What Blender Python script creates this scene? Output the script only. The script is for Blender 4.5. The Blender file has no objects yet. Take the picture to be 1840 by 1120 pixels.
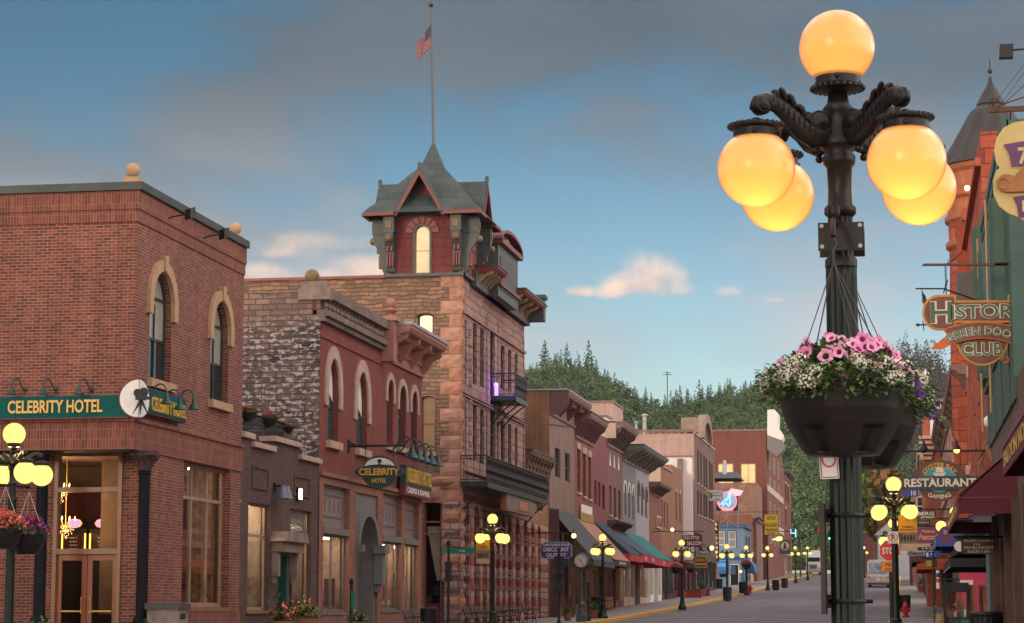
import bpy,math,random
import numpy as np
from mathutils import Vector,Matrix
random.seed(7)
sc = bpy.context.scene
COL = sc.collection
# ------------------------------------------------------------------ camera
EYE = Vector((0,0,1.25)); FOC = 4000.0
TH = math.atan(535/FOC); YAW = math.atan(705*math.cos(TH)/FOC)
cd = bpy.data.cameras.new('camera'); cd.lens = 36*FOC/1840; cd.clip_start = .1; cd.clip_end = 6000
cam = bpy.data.objects.new('camera',cd); COL.objects.link(cam)
cam.location = EYE; cam.rotation_euler = (math.pi/2 + TH,0,YAW); sc.camera = cam
ROT = cam.rotation_euler.to_matrix()
# ------------------------------------------------------------------ sky and light
SUN_EL,SUN_AZ = math.radians(7),math.radians(203)      # low glow behind and to the left of the viewer
w = bpy.data.worlds.new('World'); sc.world = w; w.use_nodes = True
def world():
    nt = w.node_tree; n = nt.nodes; l = nt.links
    bg = n['Background']; bg.inputs[1].default_value = .15
    sky = n.new('ShaderNodeTexSky'); sky.sky_type = 'NISHITA'; sky.sun_disc = False
    sky.sun_elevation = SUN_EL; sky.sun_rotation = SUN_AZ; sky.ozone_density = 2.6; sky.dust_density = .9
    tc = n.new('ShaderNodeTexCoord'); sep = n.new('ShaderNodeSeparateXYZ'); l.new(tc.outputs['Generated'],sep.inputs[0])
    def math_(op,a,b=None,c=None,clamp=False):
        m = n.new('ShaderNodeMath'); m.operation = op; m.use_clamp = clamp
        for i,x in enumerate((a,b,c)):
            if x is None: continue
            if isinstance(x,(int,float)): m.inputs[i].default_value = x
            else: l.new(x,m.inputs[i])
        return m.outputs[0]
    def mixc(f,a,b,mode='MIX'):
        m = n.new('ShaderNodeMix'); m.data_type = 'RGBA'; m.blend_type = mode
        if isinstance(f,(int,float)): m.inputs[0].default_value = f
        else: l.new(f,m.inputs[0])
        for i,x in ((6,a),(7,b)):
            if isinstance(x,tuple): m.inputs[i].default_value = (*x,1)
            else: l.new(x,m.inputs[i])
        return m.outputs[2]
    def noise(scale,detail,rough,sx,sy,sz,off=(0,0,0),dist=0,rot=(0,0,0)):
        mp = n.new('ShaderNodeMapping'); mp.inputs['Scale'].default_value = (sx,sy,sz); mp.inputs['Location'].default_value = off
        mp.inputs['Rotation'].default_value = rot
        l.new(tc.outputs['Generated'],mp.inputs[0])
        t = n.new('ShaderNodeTexNoise'); t.inputs['Scale'].default_value = scale; t.inputs['Detail'].default_value = detail
        t.inputs['Roughness'].default_value = rough; t.inputs['Distortion'].default_value = dist
        l.new(mp.outputs[0],t.inputs[0]); return t.outputs[0]
    def ramp(x,lo,hi):
        m = n.new('ShaderNodeMapRange'); m.interpolation_type = 'SMOOTHSTEP'
        l.new(x,m.inputs[0]); m.inputs[1].default_value = lo; m.inputs[2].default_value = hi; return m.outputs[0]
    hgt = sep.outputs[2]
    # clear air: deeper blue with height, pale near the horizon
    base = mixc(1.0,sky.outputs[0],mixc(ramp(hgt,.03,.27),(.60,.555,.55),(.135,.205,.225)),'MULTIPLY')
    # sky ahead darkened; unseen sky overhead, behind and right brightened to fill the street
    sky_fill = math_('MAXIMUM',ramp(hgt,.30,.62),math_('MAXIMUM',ramp(sep.outputs[1],.35,-.35),ramp(sep.outputs[0],.3,.75))); base = mixc(sky_fill,base,mixc(.88,sky.outputs[0],mixc(ramp(sep.outputs[0],.2,.7),(5.0,4.35,4.15),(10.5,8.9,8.2))))
    # broad veils of mauve grey evening cloud, slanting down to the right, in soft layers
    n1 = noise(3.4,5,.45,1,1,2.4,(-1.4,2,2.2),.5,(0,.3,0))
    n2 = noise(8.0,6,.55,1,1,2.6,(1.7,0,.2),.4,(0,.3,0))
    n4 = noise(20.0,5,.6,1,1,2.2,(.7,0,.6),.3,(0,.3,0))
    nn = math_('ADD',math_('MULTIPLY',n1,.62),math_('ADD',math_('MULTIPLY',n2,.28),math_('MULTIPLY',n4,.10)))
    veil = math_('MULTIPLY',ramp(nn,.42,.55),ramp(math_('ADD',hgt,math_('MULTIPLY',n2,.05)),.085,.165))
    grey = mixc(ramp(hgt,.10,.25),(1.10,1.12,1.18),(.25,.30,.34))
    grey = mixc(ramp(n2,.40,.62),grey,mixc(1.0,grey,(1.35,1.25,1.2),'MULTIPLY'))
    c1 = mixc(math_('MULTIPLY',veil,.8),base,grey)
    # low bright puffs, peach lit above and lilac below
    n3 = noise(38,7,.58,1,1,1.1,(0,0,0),.2)
    azn = math_('ARCTAN2',sep.outputs[0],sep.outputs[1])
    def puff(px,py,rx,ry,a):
        d = (ROT @ Vector(((px - 920)/FOC,(560 - py)/FOC,-1))).normalized()
        dx = math_('MULTIPLY',math_('SUBTRACT',azn,math.atan2(d.x,d.y)),FOC/rx); dz = math_('MULTIPLY',math_('SUBTRACT',hgt,d.z),FOC/ry)
        dzz = math_('MAXIMUM',math_('MULTIPLY',dz,.8),math_('MULTIPLY',dz,-1.9))
        r = math_('SQRT',math_('ADD',math_('MULTIPLY',dx,dx),math_('MULTIPLY',dzz,dzz)))
        k = math_('ADD',math_('SUBTRACT',1.0,r),math_('MULTIPLY',math_('SUBTRACT',n3,.5),2.0))
        return math_('MULTIPLY',ramp(k,-.15,.9),a),math_('ADD',math_('MULTIPLY',dz,.45),math_('MULTIPLY',math_('SUBTRACT',n3,.5),2.5))
    P = [(1165,512,62,50,.95),(1110,524,44,26,.85),(1042,528,34,14,.8),(1215,526,40,16,.5),(1308,528,30,12,.4),(1388,541,22,6,.4),(480,500,95,22,.9),(600,500,110,16,.7),(650,486,75,24,.7),(520,458,60,16,.6),(560,440,110,20,.35)]
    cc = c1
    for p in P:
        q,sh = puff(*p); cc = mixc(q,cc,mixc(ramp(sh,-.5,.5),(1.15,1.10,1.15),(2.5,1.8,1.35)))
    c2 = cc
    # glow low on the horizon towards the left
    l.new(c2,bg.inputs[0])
world()
sl = bpy.data.lights.new('sun','SUN'); sl.energy = .55; sl.angle = math.radians(14); sl.color = (1,.76,.56)
so = bpy.data.objects.new('sun',sl); COL.objects.link(so)
so.rotation_euler = (math.pi/2 - SUN_EL,0,math.pi - SUN_AZ)
so.location = (-20,-20,40)
sc.view_settings.view_transform = 'Standard'; sc.view_settings.look = 'None'; sc.view_settings.gamma = 1
sc.view_settings.use_curve_mapping = False; sc.view_settings.exposure = 1.62
# ------------------------------------------------------------------ measuring
def ray(px,py): return ROT @ Vector(((px - 920)/FOC,(560 - py)/FOC,-1))
def atX(px,py,X):
    d = ray(px,py); t = X/d.x; return EYE + d*t
def atY(px,py,Y):
    d = ray(px,py); t = Y/d.y; return EYE + d*t
GP = [(-40,0),(0,0),(42,.15),(59,.22),(83,.35),(97,.5),(113,.65),(141,1.2),(186,2.1),(232,3.25),(269,4.25),(300,5.1),(357,6.6),(400,7.6),(480,9),(3000,9)]
GX = np.arange(-60,600,2.0)
_g = np.interp(GX,[p[0] for p in GP],[p[1] for p in GP]); _g = np.convolve(np.pad(_g,8,mode='edge'),np.ones(17)/17,'valid')
def g(y): return float(np.interp(y,GX,_g))
# ------------------------------------------------------------------ mesh helpers
class Fr:
    "a wall's own frame: u along the wall, v up, n out of the wall"
    def __init__(s,O,U,N,V=(0,0,1)): s.O,s.U,s.N,s.V = Vector(O),Vector(U),Vector(N),Vector(V)
    def p(s,u,v,n=0): return s.O + s.U*u + s.V*v + s.N*n
def FL(X=-19): return Fr((X,0,0),(0,1,0),(1,0,0))
def FF(Y): return Fr((0,Y,0),(1,0,0),(0,-1,0))
def FR(X): return Fr((X,0,0),(0,1,0),(-1,0,0))
ID = Fr((0,0,0),(1,0,0),(0,1,0))       # u=x, v=z, n=y
def wloc(o):
    v = Vector((0,0,0))
    while o: v += o.location; o = o.parent
    return v
class MB:
    def __init__(s): s.v = []; s.f = []; s.mi = []; s.ms = []; s.cur = 0
    def m(s,mat):
        if mat not in s.ms: s.ms.append(mat)
        s.cur = s.ms.index(mat); return s
    def poly(s,pts):
        b = len(s.v); s.v += [tuple(p) for p in pts]; s.f.append(tuple(range(b,b + len(pts)))); s.mi.append(s.cur)
    def grid(s,rows,closed=False,cap=False):
        b = len(s.v); k = len(rows[0])
        for r in rows: s.v += [tuple(p) for p in r]
        for i in range(len(rows) - 1):
            for j in range(k if closed else k - 1):
                j2 = (j + 1) % k
                s.f.append((b + i*k + j,b + i*k + j2,b + (i + 1)*k + j2,b + (i + 1)*k + j)); s.mi.append(s.cur)
        if cap:
            s.f.append(tuple(b + j for j in reversed(range(k)))); s.mi.append(s.cur)
            s.f.append(tuple(b + (len(rows) - 1)*k + j for j in range(k))); s.mi.append(s.cur)
    def box(s,x0,x1,y0,y1,z0,z1): s.fbox(ID,x0,x1,z0,z1,y0,y1)
    def fbox(s,fr,u0,u1,v0,v1,n0,n1):
        c = [fr.p(u,v,n) for n in (n0,n1) for v in (v0,v1) for u in (u0,u1)]
        b = len(s.v); s.v += [tuple(p) for p in c]
        for q in ((0,1,3,2),(4,6,7,5),(0,4,5,1),(2,3,7,6),(0,2,6,4),(1,5,7,3)):
            s.f.append(tuple(b + i for i in q)); s.mi.append(s.cur)
    def prism(s,fr,pts,n0,n1):
        a = [fr.p(u,v,n0) for u,v in pts]; c = [fr.p(u,v,n1) for u,v in pts]
        b = len(s.v); k = len(pts); s.v += [tuple(p) for p in a + c]
        s.f.append(tuple(b + i for i in range(k))); s.f.append(tuple(b + k + i for i in reversed(range(k)))); s.mi += [s.cur]*2
        for i in range(k):
            j = (i + 1) % k; s.f.append((b + i,b + k + i,b + k + j,b + j)); s.mi.append(s.cur)
    def ring(s,fr,outer,inner,n0,n1):
        "band between two open polylines of equal length, extruded"
        k = len(outer)
        for i in range(k - 1):
            s.prism(fr,[outer[i],outer[i + 1],inner[i + 1],inner[i]],n0,n1)
    def tube(s,pts,r,seg=8,cap=True):
        pts = [Vector(p) for p in pts]; rows = []
        rs = r if isinstance(r,(list,tuple)) else [r]*len(pts)
        ref = None
        for i,p in enumerate(pts):
            d = (pts[min(i + 1,len(pts) - 1)] - pts[max(i - 1,0)]).normalized()
            if ref is None:
                ref = Vector((0,0,1)) if abs(d.z) < .9 else Vector((1,0,0))
            a = d.cross(ref)
            if a.length < 1e-4: a = d.cross(Vector((1,.3,0)))
            a.normalize(); bb = d.cross(a).normalized(); ref = bb if False else ref
            rows.append([p + (a*math.cos(t) + bb*math.sin(t))*rs[i] for t in [2*math.pi*q/seg for q in range(seg)]])
        s.grid(rows,True,cap)
    def lathe(s,prof,c=(0,0,0),seg=16,cap=True,flute=None,ax=None):
        rows = []
        for r,z in prof:
            row = []
            for q in range(seg):
                t = 2*math.pi*q/seg; rr = r
                if flute and flute[0] <= z <= flute[1]: rr = r*(1 - flute[2]*((q % 2) if seg < 60 else .5 - .5*math.cos(14*t)))
                if ax is None: row.append((c[0] + rr*math.cos(t),c[1] + rr*math.sin(t),c[2] + z))
                elif ax == 'Y': row.append((c[0] + rr*math.cos(t),c[1] + z,c[2] + rr*math.sin(t)))
                else: row.append((c[0] + z,c[1] + rr*math.cos(t),c[2] + rr*math.sin(t)))
            rows.append(row)
        s.grid(rows,True,cap)
    def sphere(s,c,r,seg=20,rings=12,sz=1):
        s.lathe([(max(r*math.sin(math.pi*i/rings),1e-4),-r*sz*math.cos(math.pi*i/rings)) for i in range(rings + 1)],c,seg)
    def build(s,name,parent=None,smooth=False,loc=None):
        me = bpy.data.meshes.new(name)
        off = wloc(parent) + Vector(loc or (0,0,0)) if (parent or loc) else Vector((0,0,0))
        if parent is not None and parent.get('_local'): off = Vector(loc or (0,0,0))
        v = np.array(s.v,dtype=np.float64).reshape(-1,3) - np.array(off)
        me.from_pydata(v.tolist(),[],s.f)
        for m_ in s.ms: me.materials.append(m_)
        if len(s.ms) > 1: me.polygons.foreach_set('material_index',s.mi)
        if smooth:
            me.polygons.foreach_set('use_smooth',[True]*len(s.f))
            if smooth != 'all':
                me.set_sharp_from_angle(angle=math.radians(40))
        me.update()
        o = bpy.data.objects.new(name,me); COL.objects.link(o)
        if loc: o.location = loc
        if parent: o.parent = parent
        return o
def mk(name,mat,parent,fn,smooth=False):
    b = MB(); b.m(mat); fn(b); return b.build(name,parent,smooth)
def tag(o,label=None,cat=None,group=None,kind=None):
    if label: o['label'] = label
    if cat: o['category'] = cat
    if group: o['group'] = group
    if kind: o['kind'] = kind
    return o
def thing(name,label,cat,loc=(0,0,0),group=None,local=False):
    o = bpy.data.objects.new(name,None); COL.objects.link(o); o.location = loc
    o.empty_display_size = .2
    if local: o['_local'] = 1
    return tag(o,label,cat,group)
def dup(o,loc=None,rz=None,label=None,parent=None,scale=None):
    c = o.copy(); COL.objects.link(c)
    if parent: c.parent = parent
    if loc is not None: c.location = loc
    if rz is not None: c.rotation_euler = (0,0,rz)
    if scale: c.scale = (scale,)*3
    if label: c['label'] = label
    for ch in list(o.children):
        dup(ch,parent=c)
    return c
def sring(c,r0,r1,a0,a1,k):
    return ([(c[0] + r0*math.cos(a0 + (a1 - a0)*i/k),c[1] + r1*math.sin(a0 + (a1 - a0)*i/k)) for i in range(k + 1)])
def circ(c,rx,ry=None,k=32):
    ry = ry or rx
    return [(c[0] + rx*math.cos(2*math.pi*i/k),c[1] + ry*math.sin(2*math.pi*i/k)) for i in range(k)]
# ------------------------------------------------------------------ materials
def nt_new(name):
    m = bpy.data.materials.new(name); m.use_nodes = True
    nt = m.node_tree; return m,nt,nt.nodes,nt.links,nt.nodes['Principled BSDF']
def wallco(n,l,sx=1,sy=1,jit=0):
    "real position on a wall: along the wall, height"
    g_ = n.new('ShaderNodeNewGeometry'); sp = n.new('ShaderNodeSeparateXYZ'); sn = n.new('ShaderNodeSeparateXYZ')
    l.new(g_.outputs['Position'],sp.inputs[0]); l.new(g_.outputs['True Normal'],sn.inputs[0])
    ab = n.new('ShaderNodeMath'); ab.operation = 'ABSOLUTE'; l.new(sn.outputs[0],ab.inputs[0])
    gt = n.new('ShaderNodeMath'); gt.operation = 'GREATER_THAN'; gt.inputs[1].default_value = .6; l.new(ab.outputs[0],gt.inputs[0])
    mx = n.new('ShaderNodeMix'); mx.data_type = 'FLOAT'; l.new(gt.outputs[0],mx.inputs[0]); l.new(sp.outputs[0],mx.inputs[2]); l.new(sp.outputs[1],mx.inputs[3])
    cb = n.new('ShaderNodeCombineXYZ'); l.new(mx.outputs[0],cb.inputs[0]); l.new(sp.outputs[2],cb.inputs[1])
    return cb.outputs[0],g_.outputs['Position']
def N(n,t,**k):
    x = n.new(t)
    for a,b in k.items(): setattr(x,a,b)
    return x
def noiseN(n,l,vec,scale,detail=4,rough=.6,dist=0):
    t = n.new('ShaderNodeTexNoise'); t.inputs['Scale'].default_value = scale; t.inputs['Detail'].default_value = detail
    t.inputs['Roughness'].default_value = rough; t.inputs['Distortion'].default_value = dist
    if vec is not None: l.new(vec,t.inputs['Vector'])
    return t.outputs[0]
def rampN(n,l,x,stops,interp='LINEAR'):
    r = n.new('ShaderNodeValToRGB'); r.color_ramp.interpolation = interp
    e = r.color_ramp.elements
    while len(e) < len(stops): e.new(.5)
    for i,(p,c) in enumerate(stops):
        e[i].position = p; e[i].color = (*(c if isinstance(c,tuple) else (c,)*3),1)
    l.new(x,r.inputs[0]); return r.outputs[0]
def mixN(n,l,f,a,b,mode='MIX'):
    m = n.new('ShaderNodeMix'); m.data_type = 'RGBA'; m.blend_type = mode
    if isinstance(f,(int,float)): m.inputs[0].default_value = f
    else: l.new(f,m.inputs[0])
    for i,x in ((6,a),(7,b)):
        if isinstance(x,tuple): m.inputs[i].default_value = (*x,1)
        else: l.new(x,m.inputs[i])
    return m.outputs[2]
def bumpN(n,l,h,p,s=.3,d=.02):
    b = n.new('ShaderNodeBump'); b.inputs['Strength'].default_value = s; b.inputs['Distance'].default_value = d
    l.new(h,b.inputs['Height']); l.new(b.outputs[0],p.inputs['Normal'])
def k_(c,f): return tuple(x*f for x in c)
def M(name,col,rough=.6,var=.18,scale=3.0,bump=0,metal=0,spec=None,coord='pos',streak=0):
    m,nt,n,l,p = nt_new(name)
    if coord == 'pos': vec = N(n,'ShaderNodeNewGeometry').outputs['Position']
    else: vec = N(n,'ShaderNodeTexCoord').outputs['Object']
    if streak:
        mp = n.new('ShaderNodeMapping'); mp.inputs['Scale'].default_value = (1,1,1/streak); l.new(vec,mp.inputs[0]); vec = mp.outputs[0]
    a = noiseN(n,l,vec,scale,5,.65)
    c = rampN(n,l,a,[(.3,k_(col,1 - var)),(.7,k_(col,1 + var))])
    l.new(c,p.inputs['Base Color']); p.inputs['Roughness'].default_value = rough; p.inputs['Metallic'].default_value = metal
    if spec is not None: p.inputs['Specular IOR Level'].default_value = spec
    if bump: bumpN(n,l,a,p,bump,.02)
    return m
def EM(name,col,s=1.0,base=(.5,.5,.5)):
    m,nt,n,l,p = nt_new(name)
    p.inputs['Base Color'].default_value = (*base,1); p.inputs['Emission Color'].default_value = (*col,1); p.inputs['Emission Strength'].default_value = s*.45
    return m
def BRICK(name,c1,c2,mort,bw=.21,bh=.075,ms=.009,dirt=.25,patch=None,rot=False,bump=.5,off=.5):
    m,nt,n,l,p = nt_new(name)
    uv,pos = wallco(n,l)
    if rot:
        mp = n.new('ShaderNodeMapping'); mp.inputs['Rotation'].default_value = (0,0,math.pi/2); l.new(uv,mp.inputs[0]); uvb = mp.outputs[0]
    else: uvb = uv
    b = n.new('ShaderNodeTexBrick'); l.new(uvb,b.inputs['Vector']); b.inputs['Scale'].default_value = 1
    b.inputs['Brick Width'].default_value = bw; b.inputs['Row Height'].default_value = bh; b.inputs['Mortar Size'].default_value = ms
    b.inputs['Mortar Smooth'].default_value = .3; b.inputs['Bias'].default_value = -.2; b.offset = off
    b.inputs['Color1'].default_value = (*c1,1); b.inputs['Color2'].default_value = (*c2,1); b.inputs['Mortar'].default_value = (*mort,1)
    big = noiseN(n,l,pos,.9,5,.65); c = mixN(n,l,1.0,b.outputs[0],rampN(n,l,big,[(.25,1 - dirt),(.75,1 + dirt*.5)]),'MULTIPLY')
    fine = noiseN(n,l,pos,9,3,.7); c = mixN(n,l,.8,c,rampN(n,l,fine,[(.3,.8),(.7,1.2)]),'MULTIPLY')
    # rain streaks
    mp = n.new('ShaderNodeMapping'); mp.inputs['Scale'].default_value = (2.5,2.5,.18); l.new(pos,mp.inputs[0])
    st = noiseN(n,l,mp.outputs[0],1.3,4,.6); c = mixN(n,l,.55,c,rampN(n,l,st,[(.35,.72),(.6,1.08)]),'MULTIPLY')
    if patch: c = patch(n,l,pos,uv,b.outputs[1],c)
    l.new(c,p.inputs['Base Color']); p.inputs['Roughness'].default_value = .85
    if bump:
        inv = n.new('ShaderNodeMath'); inv.operation = 'SUBTRACT'; inv.inputs[0].default_value = 1; l.new(b.outputs[1],inv.inputs[1])
        ad = n.new('ShaderNodeMath'); ad.operation = 'ADD'; l.new(inv.outputs[0],ad.inputs[0]); l.new(fine,ad.inputs[1])
        bumpN(n,l,ad.outputs[0],p,bump,.01)
    return m
def STONE(name,c1,c2,c3,bw=.7,bh=.33,ms=.02,mort=(.12,.09,.07),bump=.9,d=.06,warp=.06,stripes=None):
    m,nt,n,l,p = nt_new(name)
    uv,pos = wallco(n,l)
    wn = N(n,'ShaderNodeTexNoise'); wn.inputs['Scale'].default_value = 1.6; l.new(uv,wn.inputs['Vector'])
    sub = N(n,'ShaderNodeVectorMath',operation='SUBTRACT'); l.new(wn.outputs['Color'],sub.inputs[0]); sub.inputs[1].default_value = (.5,.5,.5)
    scl = N(n,'ShaderNodeVectorMath',operation='SCALE'); l.new(sub.outputs[0],scl.inputs[0]); scl.inputs['Scale'].default_value = warp*4
    ad = N(n,'ShaderNodeVectorMath',operation='ADD'); l.new(uv,ad.inputs[0]); l.new(scl.outputs[0],ad.inputs[1])
    b = n.new('ShaderNodeTexBrick'); l.new(ad.outputs[0],b.inputs['Vector']); b.inputs['Scale'].default_value = 1
    b.inputs['Brick Width'].default_value = bw; b.inputs['Row Height'].default_value = bh; b.inputs['Mortar Size'].default_value = ms
    b.inputs['Mortar Smooth'].default_value = .6; b.inputs['Bias'].default_value = 0; b.offset = .43; b.squash = .7; b.squash_frequency = 3
    b.inputs['Color1'].default_value = (0,0,0,1); b.inputs['Color2'].default_value = (1,1,1,1); b.inputs['Mortar'].default_value = (.5,.5,.5,1)
    c = rampN(n,l,b.outputs[0],[(0,c1),(.45,c2),(1,c3)])
    if stripes:
        sp = n.new('ShaderNodeSeparateXYZ'); l.new(pos,sp.inputs[0])
        f = N(n,'ShaderNodeMath',operation='FRACT'); dv = N(n,'ShaderNodeMath',operation='DIVIDE'); l.new(sp.outputs[2],dv.inputs[0]); dv.inputs[1].default_value = stripes[0]; l.new(dv.outputs[0],f.inputs[0])
        gt = N(n,'ShaderNodeMath',operation='GREATER_THAN'); gt.inputs[1].default_value = stripes[1]; l.new(f.outputs[0],gt.inputs[0])
        c = mixN(n,l,gt.outputs[0],c,stripes[2])
    fine = noiseN(n,l,pos,5,6,.72); c = mixN(n,l,.9,c,rampN(n,l,fine,[(.25,.6),(.75,1.35)]),'MULTIPLY')
    big = noiseN(n,l,pos,.5,3,.5); c = mixN(n,l,.8,c,rampN(n,l,big,[(.3,.8),(.7,1.15)]),'MULTIPLY')
    c = mixN(n,l,b.outputs[1],c,mort)
    l.new(c,p.inputs['Base Color']); p.inputs['Roughness'].default_value = .9
    inv = n.new('ShaderNodeMath'); inv.operation = 'SUBTRACT'; l.new(fine,inv.inputs[0]); l.new(b.outputs[1],inv.inputs[1])
    bumpN(n,l,inv.outputs[0],p,bump,d)
    return m
HAZE = True
# ------------------------------------------------------------------ materials used by several things
def schlick(n,l):
    lw = n.new('ShaderNodeLayerWeight'); lw.inputs[0].default_value = .5
    pw = N(n,'ShaderNodeMath',operation='POWER'); l.new(lw.outputs['Facing'],pw.inputs[0]); pw.inputs[1].default_value = 2.6
    ma = N(n,'ShaderNodeMath',operation='MULTIPLY_ADD'); l.new(pw.outputs[0],ma.inputs[0]); ma.inputs[1].default_value = .9; ma.inputs[2].default_value = .05
    return ma.outputs[0]
def GLASS(name,base=(.02,.025,.03),rough=.04,tr=0.0,tint=(.75,.72,.68)):
    m,nt,n,l,p = nt_new(name)
    p.inputs['Base Color'].default_value = (*base,1); p.inputs['Roughness'].default_value = rough; p.inputs['IOR'].default_value = 1.5
    p.inputs['Specular IOR Level'].default_value = .6
    pos = N(n,'ShaderNodeNewGeometry').outputs['Position']; bumpN(n,l,noiseN(n,l,pos,.9,2,.5),p,.12,.01)
    if tr:
        t = n.new('ShaderNodeBsdfTransparent'); t.inputs[0].default_value = (*tint,1)
        gl = n.new('ShaderNodeBsdfGlossy'); gl.inputs['Roughness'].default_value = .02
        fr = schlick(n,l)
        mx = n.new('ShaderNodeMixShader'); l.new(fr,mx.inputs[0]); l.new(t.outputs[0],mx.inputs[1]); l.new(gl.outputs[0],mx.inputs[2])
        l.new(mx.outputs[0],n['Material Output'].inputs[0])
    return m
G_DARK = GLASS('window_glass'); G_GREY = GLASS('grey_glass',(.06,.065,.07),.1)
G_SHOP = GLASS('shop_glass',tr=1)
G_CURT = GLASS('curtained_glass',(.32,.30,.26),.12)
def blind_lit(name,c,s):
    m,nt,n,l,p = nt_new(name)
    pos = N(n,'ShaderNodeNewGeometry').outputs['Position']
    f = rampN(n,l,noiseN(n,l,pos,1.1,3,.5),[(.3,k_(c,.72)),(.7,c)])
    l.new(f,p.inputs['Emission Color']); p.inputs['Emission Strength'].default_value = s*.55; p.inputs['Base Color'].default_value = (.12,.10,.07,1); p.inputs['Roughness'].default_value = .6; p.inputs['Specular IOR Level'].default_value = .15
    return m
LIT_CREAM = blind_lit('lit_blind',(1.0,.72,.38),.62); LIT_PALE = blind_lit('lit_pale_blind',(1.0,.88,.58),.85); LIT_DIM = blind_lit('lit_dim',(.55,.28,.13),.22)
LIT_GOLD = blind_lit('lit_gold',(1,.70,.28),.62)
RED_A = BRICK('hotel_brick',(.125,.033,.024),(.29,.078,.045),(.29,.18,.13),ms=.011,bh=.08,bw=.23,dirt=.22)
RED_AS = BRICK('hotel_soldier_brick',(.15,.042,.03),(.28,.08,.048),(.25,.14,.10),rot=True,bw=.25,bh=.08,off=0,dirt=.15)
BRN_B = BRICK('dark_brown_brick',(.085,.045,.04),(.13,.07,.06),(.09,.06,.05),dirt=.3)
RED_C = BRICK('deep_red_brick',(.20,.045,.036),(.235,.06,.046),(.14,.045,.036),dirt=.2,ms=.006)
ORG_C = BRICK('storefront_brick',(.25,.10,.065),(.31,.14,.09),(.22,.14,.10),dirt=.2)
PINK_M = M('pinkish_paint',(.33,.15,.12),.7,.15,2.5)
TAN_ST = M('tan_trim_stone',(.40,.26,.15),.8,.15,4,.2)
PALE_ST = M('pale_sandstone',(.42,.30,.24),.85,.22,3,.4)
GREY_ST = M('weathered_stone',(.22,.17,.14),.9,.35,2.2,.4)
DK_ST = M('sooty_balustrade_stone',(.16,.12,.10),.9,.4,2.0,.4)
COPING = M('green_grey_metal',(.035,.05,.048),.6,.3,1.0)
TEAL = M('teal_paint',(.004,.085,.078),.8,.2,1.2,spec=.2); TEAL_D = M('dark_teal_paint',(.01,.055,.05),.45,.2,2)
GOLD = M('gold_lettering',(.62,.38,.06),.4,.12,5); MAROON = M('maroon_trim',(.10,.012,.03),.5,.1,4)
WHITE = M('white_paint',(.72,.70,.66),.6,.1,3); BLACK = M('black_iron',(.010,.010,.011),.5,.3,5)
DKGRN = M('dark_green_paint',(.012,.035,.026),.4,.3,3); GRNWIN = M('green_window_paint',(.012,.075,.055),.45,.2,3)
GREYPNT = M('grey_paint',(.16,.15,.145),.6,.15,3); DKGREY = M('dark_grey',(.05,.05,.052),.6,.2,3)
WOOD = M('varnished_wood',(.24,.13,.06),.4,.3,5,streak=4); REDWOOD = M('red_wood',(.27,.075,.035),.4,.25,5,streak=4)
OLDWOOD = M('old_timber',(.10,.06,.04),.8,.5,3,.3,streak=6)
BRONZE = M('bronze_base',(.20,.10,.04),.35,.3,4,metal=.5)
INT_DARK = M('interior_dark',(.05,.03,.022),.8,.3,1.5); INT_WARM = M('interior_warm',(.27,.19,.14),.8,.3,1.5); INT_RED = M('interior_wine',(.09,.012,.014),.7,.2,1.5)
ROOFING = M('flat_roofing',(.08,.075,.07),.9,.2,1); STEEL = M('galvanised_steel',(.35,.36,.37),.5,.1,4,metal=.4)
MAR_AWN = M('maroon_canvas',(.105,.010,.022),.75,.18,1.4); FLAME = EM('candle_flame',(1,.55,.18),6)
GREYSKY = M('metal_cap',(.24,.25,.27),.5,.2,2)
# ------------------------------------------------------------------ walls, windows, cornices
def arch(u0,u1,vt,rise,k=14):
    return [((u0 + u1)/2 - (u1 - u0)/2*math.cos(math.pi*i/k),vt - rise + rise*math.sin(math.pi*i/k)) for i in range(k + 1)]
def wall(mb,fr,u0,u1,v0,v1,holes=(),depth=.25,rev=None,n=0):
    us = sorted({u0,u1,*[h[0] for h in holes],*[h[1] for h in holes]}); vs = sorted({v0,v1,*[h[2] for h in holes],*[h[3] for h in holes]})
    us = [u for u in us if u0 <= u <= u1]; vs = [v for v in vs if v0 <= v <= v1]
    for a,b in zip(us,us[1:]):
        for c,d in zip(vs,vs[1:]):
            uc,vc = (a + b)/2,(c + d)/2
            if any(h[0] < uc < h[1] and h[2] < vc < h[3] for h in holes): continue
            mb.poly([fr.p(a,c,n),fr.p(b,c,n),fr.p(b,d,n),fr.p(a,d,n)])
    wm = mb.cur
    for h in holes:
        a,b,c,d = h[:4]; r = h[4] if len(h) > 4 else 0
        pts = arch(a,b,d,r) if r else [(a,d),(b,d)]
        mb.cur = wm
        if r:
            for (p,q),(s,t) in zip(pts,pts[1:]): mb.poly([fr.p(p,q,n),fr.p(s,t,n),fr.p(s,d,n),fr.p(p,d,n)])
        loop = [(a,c)] + pts + [(b,c),(a,c)]
        if rev: mb.m(rev)
        for (p,q),(s,t) in zip(loop,loop[1:]): mb.poly([fr.p(p,q,n),fr.p(p,q,n - depth),fr.p(s,t,n - depth),fr.p(s,t,n)])
    mb.cur = wm
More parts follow.
